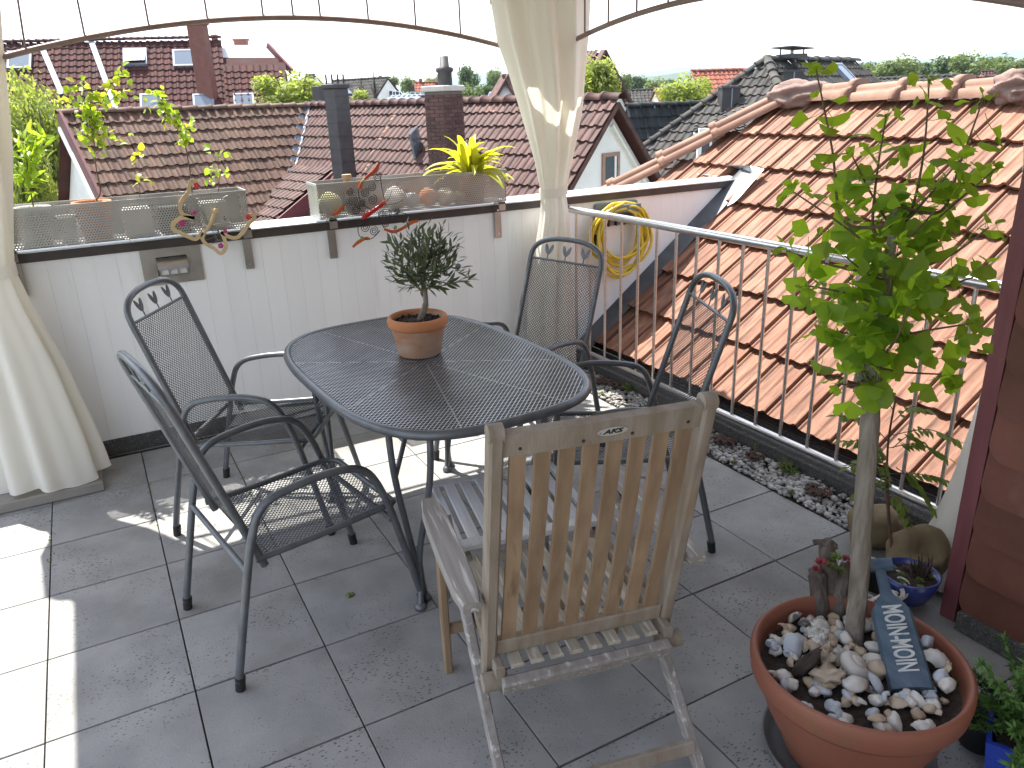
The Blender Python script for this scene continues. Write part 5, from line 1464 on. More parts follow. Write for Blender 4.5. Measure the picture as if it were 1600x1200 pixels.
for (b_, t_, dd, nlv) in tips:
    d0 = -.16
    # join the branch to the trunk at its nearest height
    pb = tpt(*b_, d0); near = min(trunk[nT // 2:], key=lambda q: (q - pb).length)
    end = tpt(*t_, d0 + dd); mid = pb.lerp(end, .45) + rv(.008)
    br = crom([near, pb, mid, end], 6)
    n_ = len(br)
    MB().tube(br, [.0044 * (1 - .8 * i / n_) + .0008 for i in range(n_)], 6).build('branch', M['twig'], pot)
    vis = br[4:]
    for q in range(nlv):
        if nl_ >= 292: break
        t = (q + R.random() * .6) / nlv; i = min(len(vis) - 1, int(t * len(vis))); p = vis[i]
        ax = (br[min(n_ - 1, i + 5)] - br[max(0, i + 3)]).normalized()
        out = (rv() + Vector((0, 0, .15))); out = (out - ax * out.dot(ax)).normalized()
        big = 1.0 if t < .8 else .62
        s_ = R.uniform(.6, .98) * big
        d = (out + ax * .35).normalized()
        droop = Vector((d.x, d.y, d.z - R.uniform(.1, .8))).normalized()
        up = (Vector((0, 0, 1)) + rv(.55) - _fw * .35)
        o = place(GM[R.randrange(6)], pot, p + d * .05 * s_, droop, up, s_); nl_ += 1
    for q in range(2):
        if nl_ < 296:
            place(GM[R.randrange(6)], pot, end + rv(.006), (end - mid).normalized() + rv(.4), ZV + rv(.4), .45); nl_ += 1

def merge_leaves(meshes, items, name, mat, parent):
    m = MB()
    for me, mt_ in items:
        m.add([mt_ @ v.co for v in me.vertices], [tuple(p.vertices) for p in me.polygons], True)
    return tag(m.build(name, mat, parent), kind='stuff')
def leaf_mat(p, d, up, s):
    d = Vector(d).normalized(); x = d.cross(Vector(up)); x.normalize(); z = x.cross(d)
    return basis(x * s, d * s, z * s, p)
its = []
for k in range(100):
    px, py = R.gauss(1392, 70), R.gauss(440, 80)
    if not (1240 < px < 1550 and 280 < py < 620): continue
    p = tpt(px, py, -.16 + R.gauss(0, .09)); d = rv(); d.z -= .5
    its.append((GM[R.randrange(6)], leaf_mat(p, d, ZV + rv(.5) - _fw * .35, R.uniform(.5, .85))))
merge_leaves(GM, its, 'foliage', M['ginkgo'], pot)
# things on the soil of the pot
def on_soil(px, py, z=.255):
    z += .006
    return on_plane(px, py, Vector((0, 0, z)), ZV)
def clam(name, L, seed=0):
    m = MB(); n, k_ = 9, 14; vs = []; fs = []
    for i in range(n + 1):
        t = i / n
        for k in range(k_ + 1):
            a = (k / k_ * 2 - 1) * 1.35; r_ = L * t * (1 - .12 * abs(math.sin(a)) ** 2) * (1 + .03 * math.cos(16 * a))
            vs.append((r_ * math.sin(a) * .92, r_ * math.cos(a) - L * .4, .42 * L * math.sin(PI * (t * .92 + .06)) * math.cos(a * .75)))
    for i in range(n):
        for k in range(k_): q = i * (k_ + 1) + k; fs.append((q, q + 1, q + k_ + 2, q + k_ + 1))
    m.add(vs, fs, True); m.add([(x, y, z - .0025) for x, y, z in vs], [f[::-1] for f in fs], True)
    return m.mesh(name)
def snail(name, r_):
    m = MB(); pts = []; rad_ = []
    for k in range(64):
        a = k / 63 * 5.2 * PI / 1.0; g = math.exp(a * .115) / math.exp(5.2 * PI * .115)
        pts.append((r_ * .62 * g * math.cos(a), r_ * .62 * g * math.sin(a), r_ * (.55 - .75 * g))); rad_.append(r_ * .50 * g + .0006)
    m.tube(pts, rad_, 14); return m.mesh(name)
def pebble(name, s_):
    m = MB(); m.blob((0, 0, 0), s_, 2, .25, R.randrange(99)); return m.mesh(name)
shl = []
def put(me, mat, p, rot, label, group=None, cat='seashell', name='seashell', s=1.0):
    if not me.materials: me.materials.append(mat)
    o = link(name, me); o.location = p; o.rotation_euler = rot; o.scale = (s, s, s)
    return tag(o, label, cat, group)
put(snail('s', .045), M['shell_w'], on_soil(1335, 1037, .285), (.5, -.2, 1.2), 'large round white snail shell in the middle of the big pot before the trunk')
put(clam('s', .052), M['shell_b'], on_soil(1241, 1010, .272), (.5, -.5, .6), 'bluish white hollow clam shell at the left of the pot soil')
put(clam('s', .040), M['shell_w'], on_soil(1243, 966, .275), (-1.1, .2, .3), 'small pale clam shell standing upright against the left pot wall')
put(clam('s', .034), M['shell_b'], on_soil(1260, 975, .27), (-.9, .4, -.4), 'small bluish clam shell right of the upright pale clam')
cm = MB()
for k in range(16): cm.blob((R.uniform(-.04, .04), R.uniform(-.022, .022), R.uniform(-.008, .012)), (R.uniform(.010, .018),) * 3, 2, .6, k, None, 4)
put(cm.mesh('s'), M['shell_w'], on_soil(1278, 990, .272), (0, 0, .3), 'knobbly cream white coral piece left of the trunk base', cat='coral', name='coral')
put(snail('s', .026), M['shell_c'], on_soil(1299, 1010, .275), (-.9, .3, 0), 'open cream whelk shell with round dark mouth beside the trunk base')
hk = MB(); hk.blob((0, 0, 0), (.028, .017, .048), 2, .7, 4, None, 1.6)
put(hk.mesh('s'), M['dark_husk'], on_soil(1262, 1037, .285), (.5, .4, .3), 'dark brown dried seed husk standing among the shells', cat='husk', name='seed_husk')
hk = MB(); hk.blob((0, 0, 0), (.030, .022, .024), 2, .8, 9, None, 2)
put(hk.mesh('s'), M['shell_c'], on_soil(1290, 1030, .27), (.3, .4, .3), 'brown curled broken shell right of the dark husk')
hk = MB(); hk.blob((0, 0, 0), (.022, .020, .042), 2, .8, 14, None, 2)
put(hk.mesh('s'), M['shell_c'], on_soil(1288, 1055, .278), (.9, .4, .1), 'pale broken root piece in front of the dark husk', cat='driftwood', name='driftwood')
put(pebble('s', (.032, .021, .018)), M['shell_w'], on_soil(1336, 1068, .285), (0, 0, -.45), 'long smooth oval cream shell at the front of the pot')
put(pebble('s', (.020, .018, .018)), M['shell_w'], on_soil(1307, 1057, .28), (0, .2, .4), 'round white pebble left of the long oval shell', cat='pebble', name='pebble')
put(clam('s', .038), M['shell_b'], on_soil(1367, 1068, .285), (.7, -.6, 1.4), 'pale angular shell beside the lower end of the bottle shaped board')
put(clam('s', .026), M['shell_b'], on_soil(1385, 1088, .285), (-.8, .1, .4), 'small hollow grey shell at the front rim below the bottle board')
put(pebble('s', (.03, .026, .022)), M['shell_c'], on_soil(1372, 1045, .27), (0, 0, 0), 'brown rounded stone left of the bottle board', cat='pebble', name='pebble')
put(clam('s', .040), M['shell_w'], on_soil(1367, 1030, .272), (.2, .2, 2), 'ribbed cream shell between snail shell and bottle board')
put(pebble('s', (.022, .016, .034)), M['shell_b'], on_soil(1447, 1005, .295), (.3, -.7, 0), 'whitish blue horn shaped shell right of the bottle board')
put(clam('s', .050), M['shell_w'], on_soil(1463, 1032, .29), (.5, .3, -.8), 'large domed pinkish white shell at the right pot wall')
put(MB().box((0, 0, 0), (.03, .012, .04), None, .003).mesh('s'), M['shell_c'], on_soil(1478, 1047, .30), (.3, .3, .5), 'flat square cream shard at the right pot rim', cat='shard', name='shell_shard')
put(pebble('s', (.022, .019, .018)), M['shell_b'], on_soil(1471, 1058, .292), (0, 0, .4), 'grey white pebble below the square shard', cat='pebble', name='pebble')
put(pebble('s', (.024, .018, .017)), M['shell_w'], on_soil(1480, 1070, .295), (0, 0, .2), 'cream pebble lowest at the right pot rim', cat='pebble', name='pebble')
put(pebble('s', (.016, .016, .016)), M['shell_w'], on_soil(1352, 978, .27), (0, 0, 0), 'small white ball shell behind the trunk base right side', cat='pebble', name='pebble')
small = [clam('seashell', .03), clam('seashell', .026), pebble('seashell', (.02, .016, .014)), pebble('seashell', (.015, .013, .011)), snail('seashell', .018)]
for m_, k in zip(small, ('shell_w', 'shell_c', 'shell_w', 'shell_c', 'shell_b')): m_.materials.append(M[k])
SIDE = ('railing', 'far railing', 'table', 'far table', 'wooden chair', 'near chair', 'front', 'shingled wall')
for k in range(150):
    a, r_ = R.uniform(0, 2 * PI), .226 * math.sqrt(R.uniform(.02, .92))
    p = PC + Vector((r_ * math.cos(a), r_ * math.sin(a), .264 + R.uniform(0, .014)))
    if (p - PC - base).xy.length < .035: continue
    o = link('seashell', small[k % 5]); o.location = p; o.rotation_euler = (R.uniform(-.7, .7), R.uniform(-.7, .7), R.uniform(0, 6)); s_ = R.uniform(.75, 1.2); o.scale = (s_, s_, s_)
    tag(o, ('small cream cockle shell', 'small brown cockle shell', 'small off white pebble', 'small tan pebble', 'small bluish spiral shell')[k % 5] + (' close to the ginkgo trunk' if r_ < .11 else ' near the rim of the big pot') + ' on its ' + SIDE[int(((a + PI / 8) % (2 * PI)) / (PI / 4)) % 8] + ' side', 'seashell', 'small shells on the soil of the big pot')

# bottle shaped board
bb = on_soil(1425, 1078, .272); bt = at(1375, 890, (bb - CAM).dot(_fw) + .24)
ax = (bt - bb).normalized(); BLn = (bt - bb).length
vn = (CAM - bb).normalized(); rt = ax.cross(vn).normalized(); nn = rt.cross(ax)
rt = (rt * 1.0 + nn * -.10).normalized(); nn = rt.cross(ax)
bo = thing('bottle_board', 'blue washed driftwood board cut like a bottle, lettered MOIN-MOIN, leaning in the big pot', 'sign', bb)
def W_(t):
    if t < .62: return .0515 - .004 * t
    if t < .80: return .049 - .034 * (0.5 - .5 * math.cos(PI * (t - .62) / .18))
    return .0155 - .002 * (t - .8) * 5
m = MB(); vs = []; n_ = 40; prof = ((-1, -.5), (-.86, .5), (-.4, .85), (0, 1.0), (.4, .85), (.86, .5), (1, -.5), (.5, -1), (-.5, -1))
for i in range(n_ + 1):
    t = i / n_
    for (a, b) in prof: vs.append(ax * (BLn * t) + rt * (a * W_(t)) + nn * (b * min(.016, W_(t) * .6)))
K = len(prof); fs = [tuple(range(K - 1, -1, -1)), tuple(n_ * K + q for q in range(K))]
for i in range(n_):
    for q in range(K): fs.append((i * K + q, i * K + (q + 1) % K, (i + 1) * K + (q + 1) % K, (i + 1) * K + q))
m.add(vs, fs, False); m.build('board', M['blue_wood'], bo)
m = MB(); m.tube([ax * (BLn + .014) - rt * .022, ax * (BLn + .014) + rt * .034], .0185, 16); m.build('stopper', M['blue_wood'], bo)
for (wd, c_) in (('MOIN', .475), ('-', .33), ('MOIN', .19)):
    mw = basis(-ax, rt, nn, ax * (BLn * (c_ + .05)) + nn * .0155)
    text_obj(wd, .066, mw @ Matrix.Diagonal((.50 if wd != '-' else .5, 1.0, 1, 1)), M['letter'], bo, extrude=.002, bold=.0012)

# driftwood stump with house-leeks
ds = on_plane(1292, 955, Vector((0, 0, .26)), ZV)
dw = thing('driftwood_stump', 'dark forked driftwood stump planted with red and green house leeks in the big pot', 'driftwood', ds)
def lp(px, py, dz=0.0): return at(px, py, (ds - CAM).dot(_fw) + dz) - ds
m = MB()
m.tube(crom([lp(1283, 965), lp(1280, 930), lp(1276, 900), lp(1272, 888)], 5), [.026] * 6 + [.024] * 5 + [.018] * 5, 10)
m.tube(crom([lp(1308, 965), lp(1312, 930), lp(1318, 905), lp(1322, 880)], 5), [.026] * 6 + [.022] * 5 + [.014] * 5, 10)
m.tube(crom([lp(1296, 950, .02), lp(1296, 900, .02), lp(1293, 868, .02), lp(1288, 848, .02), lp(1272, 846, .02)], 5), [.028] * 8 + [.022] * 8 + [.010] * 5, 10)
m.blob(lp(1296, 852, .02), (.022, .016, .014), 2, .6, 2)
vs_ = m.v; m.v = [tuple(Vector(v) + .006 * Vector((mnoise.noise(Vector(v) * 40), mnoise.noise(Vector(v) * 40 + Vector((5, 0, 0))), mnoise.noise(Vector(v) * 30 + Vector((0, 7, 0)))))) for v in vs_]
m.build('wood', M['drift'], dw)
def rosette(c, r_, mat, parent, name='rosette', n=26, seed=0, up=ZV):
    m = MB(); rr = random.Random(seed)
    for k in range(n):
        t = (k + .5) / n; a = k * 2.39996; el = rad(75 - 60 * t); L_ = r_ * (.35 + .65 * t)
        d = Vector((math.cos(a) * math.cos(el), math.sin(a) * math.cos(el), math.sin(el))); s_ = Vector((-math.sin(a), math.cos(a), 0)); u_ = d.cross(s_) * -1
        b0 = Vector((0, 0, 0)); w_ = L_ * .30
        vs = [b0 + u_ * .001, d * L_ * .55 + s_ * w_ + u_ * w_ * .3, d * L_, d * L_ * .55 - s_ * w_ + u_ * w_ * .3, d * L_ * .55 - u_ * w_ * .35]
        m.add([Vector(c) + v for v in vs], [(0, 1, 4), (1, 2, 4), (2, 3, 4), (3, 0, 4), (0, 3, 2, 1)])
    return m.build(name, mat, parent)
rosette(lp(1283, 880, -.02), .026, M['succ_red'], dw, seed=1); rosette(lp(1276, 890, -.025), .020, M['succ_red'], dw, seed=2); rosette(lp(1306, 872, -.02), .026, M['succ_g'], dw, seed=3); rosette(lp(1312, 892, -.02), .024, M['succ_g'], dw, seed=4); rosette(lp(1298, 885, -.02), .022, M['succ_g'], dw, seed=6); rosette(lp(1322, 874, -.01), .020, M['succ_red'], dw, seed=5); rosette(lp(1328, 882, -.01), .016, M['succ_red'], dw, seed=7)

# ------------------------------------------------------------------ things behind the big pot
def rock(name, px, py, d, dims, seed, label, hole=False, rz=0.0):
    c = on_plane(px, py, Vector((0, 0, dims[2] * .8)), ZV)
    m = MB(); vs, fs = ICO[3]; out = []
    for v in vs:
        k = 1 + .22 * mnoise.noise(v * 1.3 + Vector((seed, 0, 0))) + .08 * mnoise.noise(v * 4 + Vector((0, seed, 0)))
        w = Vector((v.x * dims[0], v.y * dims[1], v.z * dims[2])) * k
        if hole:
            hd = Vector((-.45, -.45, .77)).normalized(); q = (v - hd).length
            if q < .62: w *= 1 - .55 * (1 - (q / .62) ** 3)
        out.append(w)
    m.add(out, fs, True); o = m.build('rock', M['rock']); o.location = c; o.rotation_euler = (0, 0, rz); return tag(o, label, 'rock')
rock('rock', 1366, 822, 0, (.115, .09, .085), 2.3, 'brown boulder lying on the gravel behind the ginkgo trunk')
rock('rock', 1437, 868, 0, (.12, .11, .10), 5.1, 'tan boulder with a round hollow in its top beside the purple board', True)
bw = on_plane(1416, 934, Vector((0, 0, .03)), ZV)
bwl = thing('planted_bowl', 'blue glazed bowl planted with small succulents behind the big pot', 'planter', bw)
MB().lathe([(0, .006), (.06, .006), (.082, .05), (.092, .10), (.086, .102), (.078, .06), (.05, .03)], 36).build('bowl', M['blue_glaze'], bwl)
MB().lathe([(0, .085), (.05, .087), (.083, .08)], 24).build('soil', M['soil'], bwl)
for k in range(9):
    a = k * 2.4; r_ = .02 + .007 * k
    rosette((r_ * math.cos(a), r_ * math.sin(a), .085), R.uniform(.018, .03), M['succ_g'] if k % 3 else M['succ_r'], bwl, seed=k + 20)
sp_ = MB()
for k in range(40):
    a = R.uniform(0, 6.28); h_ = R.uniform(.03, .085); b_ = Vector((.03 + R.uniform(-.02, .02), -.02 + R.uniform(-.02, .02), .08)); sp_.tube([b_, b_ + Vector((math.cos(a) * .02, math.sin(a) * .02, h_))], [.004, .001], 5)
sp_.build('spiky_plant', M['dark_husk'], bwl)
wr = on_plane(1352, 905, Vector((0, 0, .10)), ZV)
wk = thing('wicker_wreath', 'white wicker wreath lying between the pot and the boulders', 'wreath', wr)
m = MB()
for q in range(9):
    ph, pr = R.uniform(0, 6.28), R.uniform(.010, .026)
    m.tube([((.115 + pr * math.cos(7 * a + ph)) * math.cos(a), (.115 + pr * math.cos(7 * a + ph)) * math.sin(a), .0 + pr * math.sin(7 * a + ph)) for a in [2 * PI * k / 70 for k in range(70)]], .0035, 5, closed=True)
m.build('strands', M['wicker_w'], wk)
bs = MB().lathe([(.09, -.10), (.095, .0)], 30); bs.build('base', M['black_plastic'], wk)

# rowan sapling on a rusty rod
rw = on_plane(1398, 905, Vector((0, 0, .02)), ZV); rd = (rw - CAM).dot(_fw)
ro_ = thing('rowan_sapling', 'thin rowan sapling with feathery compound leaves behind the ginkgo trunk', 'sapling', rw)
def rp2(px, py, dd=0.0): return at(px, py, rd + dd) - rw
st = crom([(0, 0, 0), rp2(1390, 820, .05), rp2(1386, 760, .08), rp2(1388, 690, .1), rp2(1400, 620, .12)], 5)
MB().tube(st, [.006] * 12 + [.004] * (len(st) - 12), 7).build('stem', M['rust'], ro_)
RL = leaf_mesh('leaflet', M['rowan'], .045, .020, .2, .15, 4)
nr = 0
for (a, b) in (((1386, 740), (1528, 775)), ((1388, 700), (1480, 715)), ((1400, 730), (1470, 820)), ((1388, 690), (1310, 650)), ((1388, 720), (1318, 690)), ((1390, 760), (1340, 770)), ((1395, 660), (1445, 640)), ((1388, 770), (1425, 830)), ((1395, 640), (1350, 610)), ((1390, 790), (1370, 700)), ((1395, 680), (1500, 690)), ((1385, 740), (1325, 730)), ((1395, 700), (1440, 690))):
    p0, p1 = rp2(*a, .08), rp2(*b, .08 + R.uniform(-.08, .08)); mid = p0.lerp(p1, .5) + Vector((0, 0, .035))
    rc = crom([p0, mid, p1], 8); MB().tube(rc, .0018, 5).build('leaf_stalk', M['twig'], ro_)
    L_ = (p1 - p0).length; npair = max(3, int(L_ / .021))
    for q in range(npair):
        t = .25 + .75 * q / npair; i = min(len(rc) - 2, int(t * (len(rc) - 1))); tg = (rc[i + 1] - rc[i]).normalized(); sd = tg.cross(ZV).normalized()
        for s_ in (-1, 1): place(RL, ro_, rc[i], sd * s_ + tg * .45 + Vector((0, 0, -.25)) + rv(.08), ZV - _fw * .4 + rv(.25), R.uniform(.8, 1.1), 'leaflet')
    place(RL, ro_, rc[-1], rc[-1] - rc[-3], ZV + rv(.2), 1.0, 'leaflet')

# blue pot with conifer and black pot at the lower right corner
bp_ = on_plane(1600, 1200, Vector((0, 0, .10)), ZV) + Vector((.05, .02, 0)); bp_.z = 0
cp_ = thing('potted_conifer', 'feathery green dwarf conifer in a square blue pot at the lower right corner', 'potted plant', bp_, .5)
m = MB(); a_, b_ = .075, .095
m.add([(-a_, -a_, 0), (a_, -a_, 0), (a_, a_, 0), (-a_, a_, 0), (-b_, -b_, .17), (b_, -b_, .17), (b_, b_, .17), (-b_, b_, .17), (-b_ + .012, -b_ + .012, .17), (b_ - .012, -b_ + .012, .17), (b_ - .012, b_ - .012, .17), (-b_ + .012, b_ - .012, .17), (-a_, -a_, .13), (a_, -a_, .13), (a_, a_, .13), (-a_, a_, .13)],
      [(3, 2, 1, 0)] + [(i, (i + 1) % 4, 4 + (i + 1) % 4, 4 + i) for i in range(4)] + [(4 + i, 4 + (i + 1) % 4, 8 + (i + 1) % 4, 8 + i) for i in range(4)] + [(8 + i, 8 + (i + 1) % 4, 12 + (i + 1) % 4, 12 + i) for i in range(4)])
m.build('pot', M['blue_plastic'], cp_)
MB().box((0, 0, .14), (.14, .14, .01)).build('soil', M['soil'], cp_)
fo = MB(); rr = random.Random(4)
for k in range(64):
    a = rr.uniform(0, 6.28); e = rr.uniform(.05, 1.45); L_ = rr.uniform(.12, .26); d = Vector((math.cos(a) * math.cos(e), math.sin(a) * math.cos(e), math.sin(e)))
    b0 = Vector((0, 0, .14)); pts = crom([b0, b0 + d * L_ * .5 + Vector((0, 0, .03)), b0 + d * L_ + Vector((0, 0, .02))], 7); fo.tube(pts, .0018, 4)
    for i in range(4, len(pts)):
        p = pts[i]; tg = (pts[i] - pts[i - 1]).normalized()
        for q in range(7):
            dd = (tg * .6 + Vector((rr.gauss(0, 1), rr.gauss(0, 1), rr.gauss(0, 1))).normalized()).normalized(); s_ = dd.cross(tg + Vector((.01, .02, .03))).normalized() * .0038; l2 = rr.uniform(.018, .03)
            fo.add([p, p + dd * l2 * .5 + s_, p + dd * l2, p + dd * l2 * .5 - s_], [(0, 1, 2, 3)])
fo.build('foliage', M['conifer'], cp_)
kp = on_plane(1527, 1185, Vector((0, 0, .0)), ZV); kp.z = 0
k_ = thing('black_pot', 'empty round black plastic pot on the floor under the shingled wall', 'pot', kp + Vector((.05, .03, 0)))
MB().lathe([(0, .004), (.048, .004), (.062, .09), (.066, .092), (.06, .085), (.046, .01)], 28).build('body', M['black_plastic'], k_)

# ------------------------------------------------------------------ succulents in the gravel
SU = [(945, 598, 'succ_r', .055, 'dark red house leek in the sunny gravel nearest the parapet'), (968, 605, 'succ_r', .06, 'broad dark red house leek second in the sunny gravel'), (985, 610, 'succ_g', .045, 'yellow green stonecrop right of the dark red house leeks'), (938, 618, 'succ_g', .028, 'small yellow stonecrop at the sunny paving edge'), (1132, 690, 'succ_r', .06, 'dark house leek in the shaded gravel right of the wooden chair back'), (1180, 715, 'succ_r', .045, 'reddish house leek with tall stalk against the kerb'), (1228, 738, 'succ_g', .058, 'bushy green stonecrop in the middle of the shaded gravel'), (1277, 770, 'succ_r', .055, 'dark red house leek right of the green stonecrop'), (1262, 735, 'succ_g', .03, 'tiny blue green plant against the kerb'), (1236, 774, 'succ_g', .025, 'tiny green tuft at the paving edge in the shade'), (1140, 727, 'succ_g', .02, 'tiny green tuft at the paving edge near the wooden chair')]
for k, (px, py, mt_, r_, lb) in enumerate(SU):
    p = on_plane(px, py, Vector((0, 0, .02)), ZV); p.x = min(max(p.x, 2.82), 2.98)
    t = thing('succulent', lb, 'succulent', p)
    if mt_ == 'succ_g' and r_ > .04:
        m = MB(); rr = random.Random(k)
        for q in range(60):
            a = rr.uniform(0, 6.28); e = rr.uniform(.3, 1.5); d = Vector((math.cos(a) * math.cos(e), math.sin(a) * math.cos(e), math.sin(e))); L_ = r_ * rr.uniform(.6, 1.15)
            m.tube([(0, 0, -.01), d * L_], .0012, 4)
            for z in range(9):
                pp = d * L_ * (.35 + .65 * z / 8); dd = (d + Vector((rr.gauss(0, 1), rr.gauss(0, 1), rr.gauss(0, 1)))).normalized(); s_ = dd.orthogonal().normalized() * .002
                m.add([pp, pp + dd * .006 + s_, pp + dd * .012, pp + dd * .006 - s_], [(0, 1, 2, 3)])
        m.build('foliage', M['succ_g'], t)
    else:
        for q in range(6 if r_ > .04 else 3):
            a = q * 1.1; rosette((math.cos(a) * r_ * .55 * (q > 0), math.sin(a) * r_ * .7 * (q > 0), .004), r_ * R.uniform(.5, .75), M[mt_], t, seed=k * 9 + q)
        if k == 5: MB().tube([(0, 0, 0), (0, .01, .07)], .003, 5).build('stalk', M['succ_g'], t)

# ------------------------------------------------------------------ olive on the table
oc = on_plane(662, 556, Vector((0, 0, .724)), ZV) + Vector((.0, .035, 0)); OD = (oc - CAM).dot(_fw)
ot = thing('potted_olive_tree', 'small olive tree in a worn terracotta pot standing on the mesh table', 'potted plant', oc)
k_ = 1.0
MB().lathe([(0, .002), (.078, .002), (.084, .008), (.104, .112), (.106, .116), (.110, .118), (.112, .126), (.112, .148), (.110, .152), (.104, .154), (.100, .145), (.096, .1)], 48).build('pot', M['terracotta'], ot)
MB().lathe([(.1035, .1135), (.1125, .1155), (.1165, .122), (.1175, .142), (.1145, .152), (.110, .1555), (.1035, .1555), (.099, .146)], 48).build('pot_rim', M['terra_rim'], ot)
m = MB(); vs = [(0, 0, .138)]; fs = []
for r_ in (.05, .1):
    for k in range(24): a = 2 * PI * k / 24; vs.append((r_ * math.cos(a), r_ * math.sin(a), .134 + R.uniform(-.003, .004)))
for k in range(24): fs += [(0, 1 + k, 1 + (k + 1) % 24), (1 + k, 25 + k, 25 + (k + 1) % 24, 1 + (k + 1) % 24)]
m.add(vs, fs, True)
for k in range(50):
    a, r_ = R.uniform(0, 6.28), .09 * math.sqrt(R.random()); m.blob((r_ * math.cos(a), r_ * math.sin(a), .139), (R.uniform(.003, .007),) * 3, 0, .4, k)
m.build('soil', M['soil'], ot)
def op(px, py, dd=0.0): return at(px, py, OD + dd) - oc
MB().tube(crom([(0, 0, .12), op(664, 480), op(665, 465), op(662, 440), op(660, 420)], 4), [.0125] * 6 + [.010] * 5 + [.007] * 6, 9).build('trunk', M['bark'], ot)
OL = [leaf_mesh('leaf', M['olive'], .050, .0125, .25, b_, 4, lambda t: math.sin(PI * (t * .96 + .02)) ** .8) for b_ in (.05, .18, -.1)]
no = 0
for (tx, ty, dd, n_) in ((660, 375, 0, 22), (622, 380, -.05, 18), (612, 395, .05, 14), (606, 405, -.02, 14), (640, 365, .07, 16), (690, 358, .0, 18), (694, 346, -.03, 13), (672, 360, -.08, 18), (700, 395, .05, 18), (712, 410, -.06, 15), (735, 430, 0, 12), (745, 434, .0, 9), (612, 430, .02, 13), (602, 436, -.04, 9), (640, 420, -.10, 18), (685, 420, -.10, 18), (665, 400, .10, 15), (650, 390, -.09, 18), (625, 410, -.09, 14), (705, 430, .04, 13), (648, 455, -.05, 8), (680, 460, -.04, 8), (655, 345, .03, 9)):
    e = op(tx, ty, dd); s0 = op(661, 438 + R.uniform(-12, 22)); mid = s0.lerp(e, .5) + Vector((0, 0, -.012)) + rv(.005)
    br = crom([s0, mid, e], 7); MB().tube(br, [.0028 * (1 - .7 * i / len(br)) for i in range(len(br))], 5).build('branch', M['twig_g'], ot)
    for q in range(n_):
        if no >= 298: break
        t = .22 + .78 * q / n_; i = min(len(br) - 2, int(t * (len(br) - 1))); tg = (br[i + 1] - br[i]).normalized(); sd = tg.cross(rv()).normalized()
        place(OL[q % 3], ot, br[i], tg * R.uniform(.5, 1.1) + sd * R.uniform(.5, 1), ZV + rv(.5), R.uniform(.75, 1.1) * (1 if t < .9 else .75)); no += 1
its = []
for k in range(420):
    px, py = R.gauss(662, 34), R.gauss(405, 27)
    if py > 462 or py < 352 or ((px - 662) / 62) ** 2 + ((py - 405) / 54) ** 2 > 1: continue
    p = op(px, py, R.gauss(0, .055)); d = (p - op(661, 450)).normalized() + rv(.5)
    its.append((OL[k % 3], leaf_mat(p, d, ZV + rv(.6), R.uniform(.7, 1.05))))
merge_leaves(OL, its, 'foliage', M['olive'], ot)
# small metal ornament in the olive
gl = MB().lathe([(0, -.012), (.008, -.009), (.012, 0), (.008, .009), (0, .012)], 14); o = gl.build('glass_bauble', M['pane_sky']); o.location = oc + op(716, 416, -.03); tag(o, 'tiny grey glass bauble hanging in the olive twigs', 'ornament')
# ------------------------------------------------------------------ perforated planters on the parapet
def perf(P, nu, nv, k=.60):
    """sheet punched with hexagonal holes; P(u,v) in cell units"""
    V_ = []; F_ = []
    hexo = [(math.cos(PI / 6 + q * PI / 3), math.sin(PI / 6 + q * PI / 3)) for q in range(6)]
    sx, sy = 1 / math.sqrt(3), 1 / 1.5 * (math.sqrt(3) / 2) * 1.1547
    for j in range(nv):
        for i in range(nu):
            cu, cv = i + .5 + (.5 if j % 2 else 0), j + .5; o = len(V_)
            if cu > nu - .4: cu = nu - .25
            for (a, b) in hexo: V_.append(P(cu + a * sx, cv + b * .667))
            for (a, b) in hexo: V_.append(P(cu + a * sx * k, cv + b * .667 * k))
            for q in range(6):
                w_ = (q + 1) % 6; F_.append((o + q, o + w_, o + 6 + w_, o + 6 + q))
    return V_, F_
def planter(label, x0, x1, brk):
    y0, y1, z0, z1 = .735, .935, 1.092, 1.268
    t = thing('perforated_planter', label, 'planter', ((x0 + x1) / 2, (y0 + y1) / 2, z0), 0, 'perforated metal planters on the parapet')
    w, d, h = (x1 - x0) / 2, (y1 - y0) / 2, z1 - z0
    pt_ = .0122; nv = int(h / (pt_ * .866))
    def panel(a, b, name):
        a, b = Vector(a), Vector(b); L_ = (b - a).length; nu = int(L_ / pt_)
        def P(u, v): return a.lerp(b, max(0, min(1, u / nu))) + Vector((0, 0, max(0, min(h, v / nv * h))))
        v_, f_ = perf(P, nu, nv, .50); MB().add(v_, f_).build(name, M['perf'], t)
    panel((-w, -d, 0), (w, -d, 0), 'front_panel'); panel((w, d, 0), (-w, d, 0), 'back_panel')
    panel((w, -d, 0), (w, d, 0), 'end_panel'); panel((-w, d, 0), (-w, -d, 0), 'end_panel')
    MB().box((0, 0, .002), (2 * w, 2 * d, .003)).build('base', M['perf'], t)
    r_ = MB()
    cs = [Vector((-w, -d, h)), Vector((w, -d, h)), Vector((w, d, h)), Vector((-w, d, h))]
    for i in range(4): r_.bar(cs[i], cs[(i + 1) % 4], .006, .012, (0, 0, 1), ext=.002)
    r_.build('rim', M['perf'], t)
    for bx in brk:
        X = bx - (x0 + x1) / 2
        b = MB(); b.box((X, .832 - (y0 + y1) / 2, -.12), (.042, .010, .21), None, .002); b.box((X, .80 - (y0 + y1) / 2, -.012), (.042, .07, .008)); b.box((X, .768 - (y0 + y1) / 2, -.03), (.042, .006, .05))
        o = b.build('bracket', M['steel_d'], t)
        for z in (-.06, -.20): MB().tube([(X, .828 - (y0 + y1) / 2, z), (X, .824 - (y0 + y1) / 2, z)], .006, 10).build('screw', M['steel'], o)
    return t
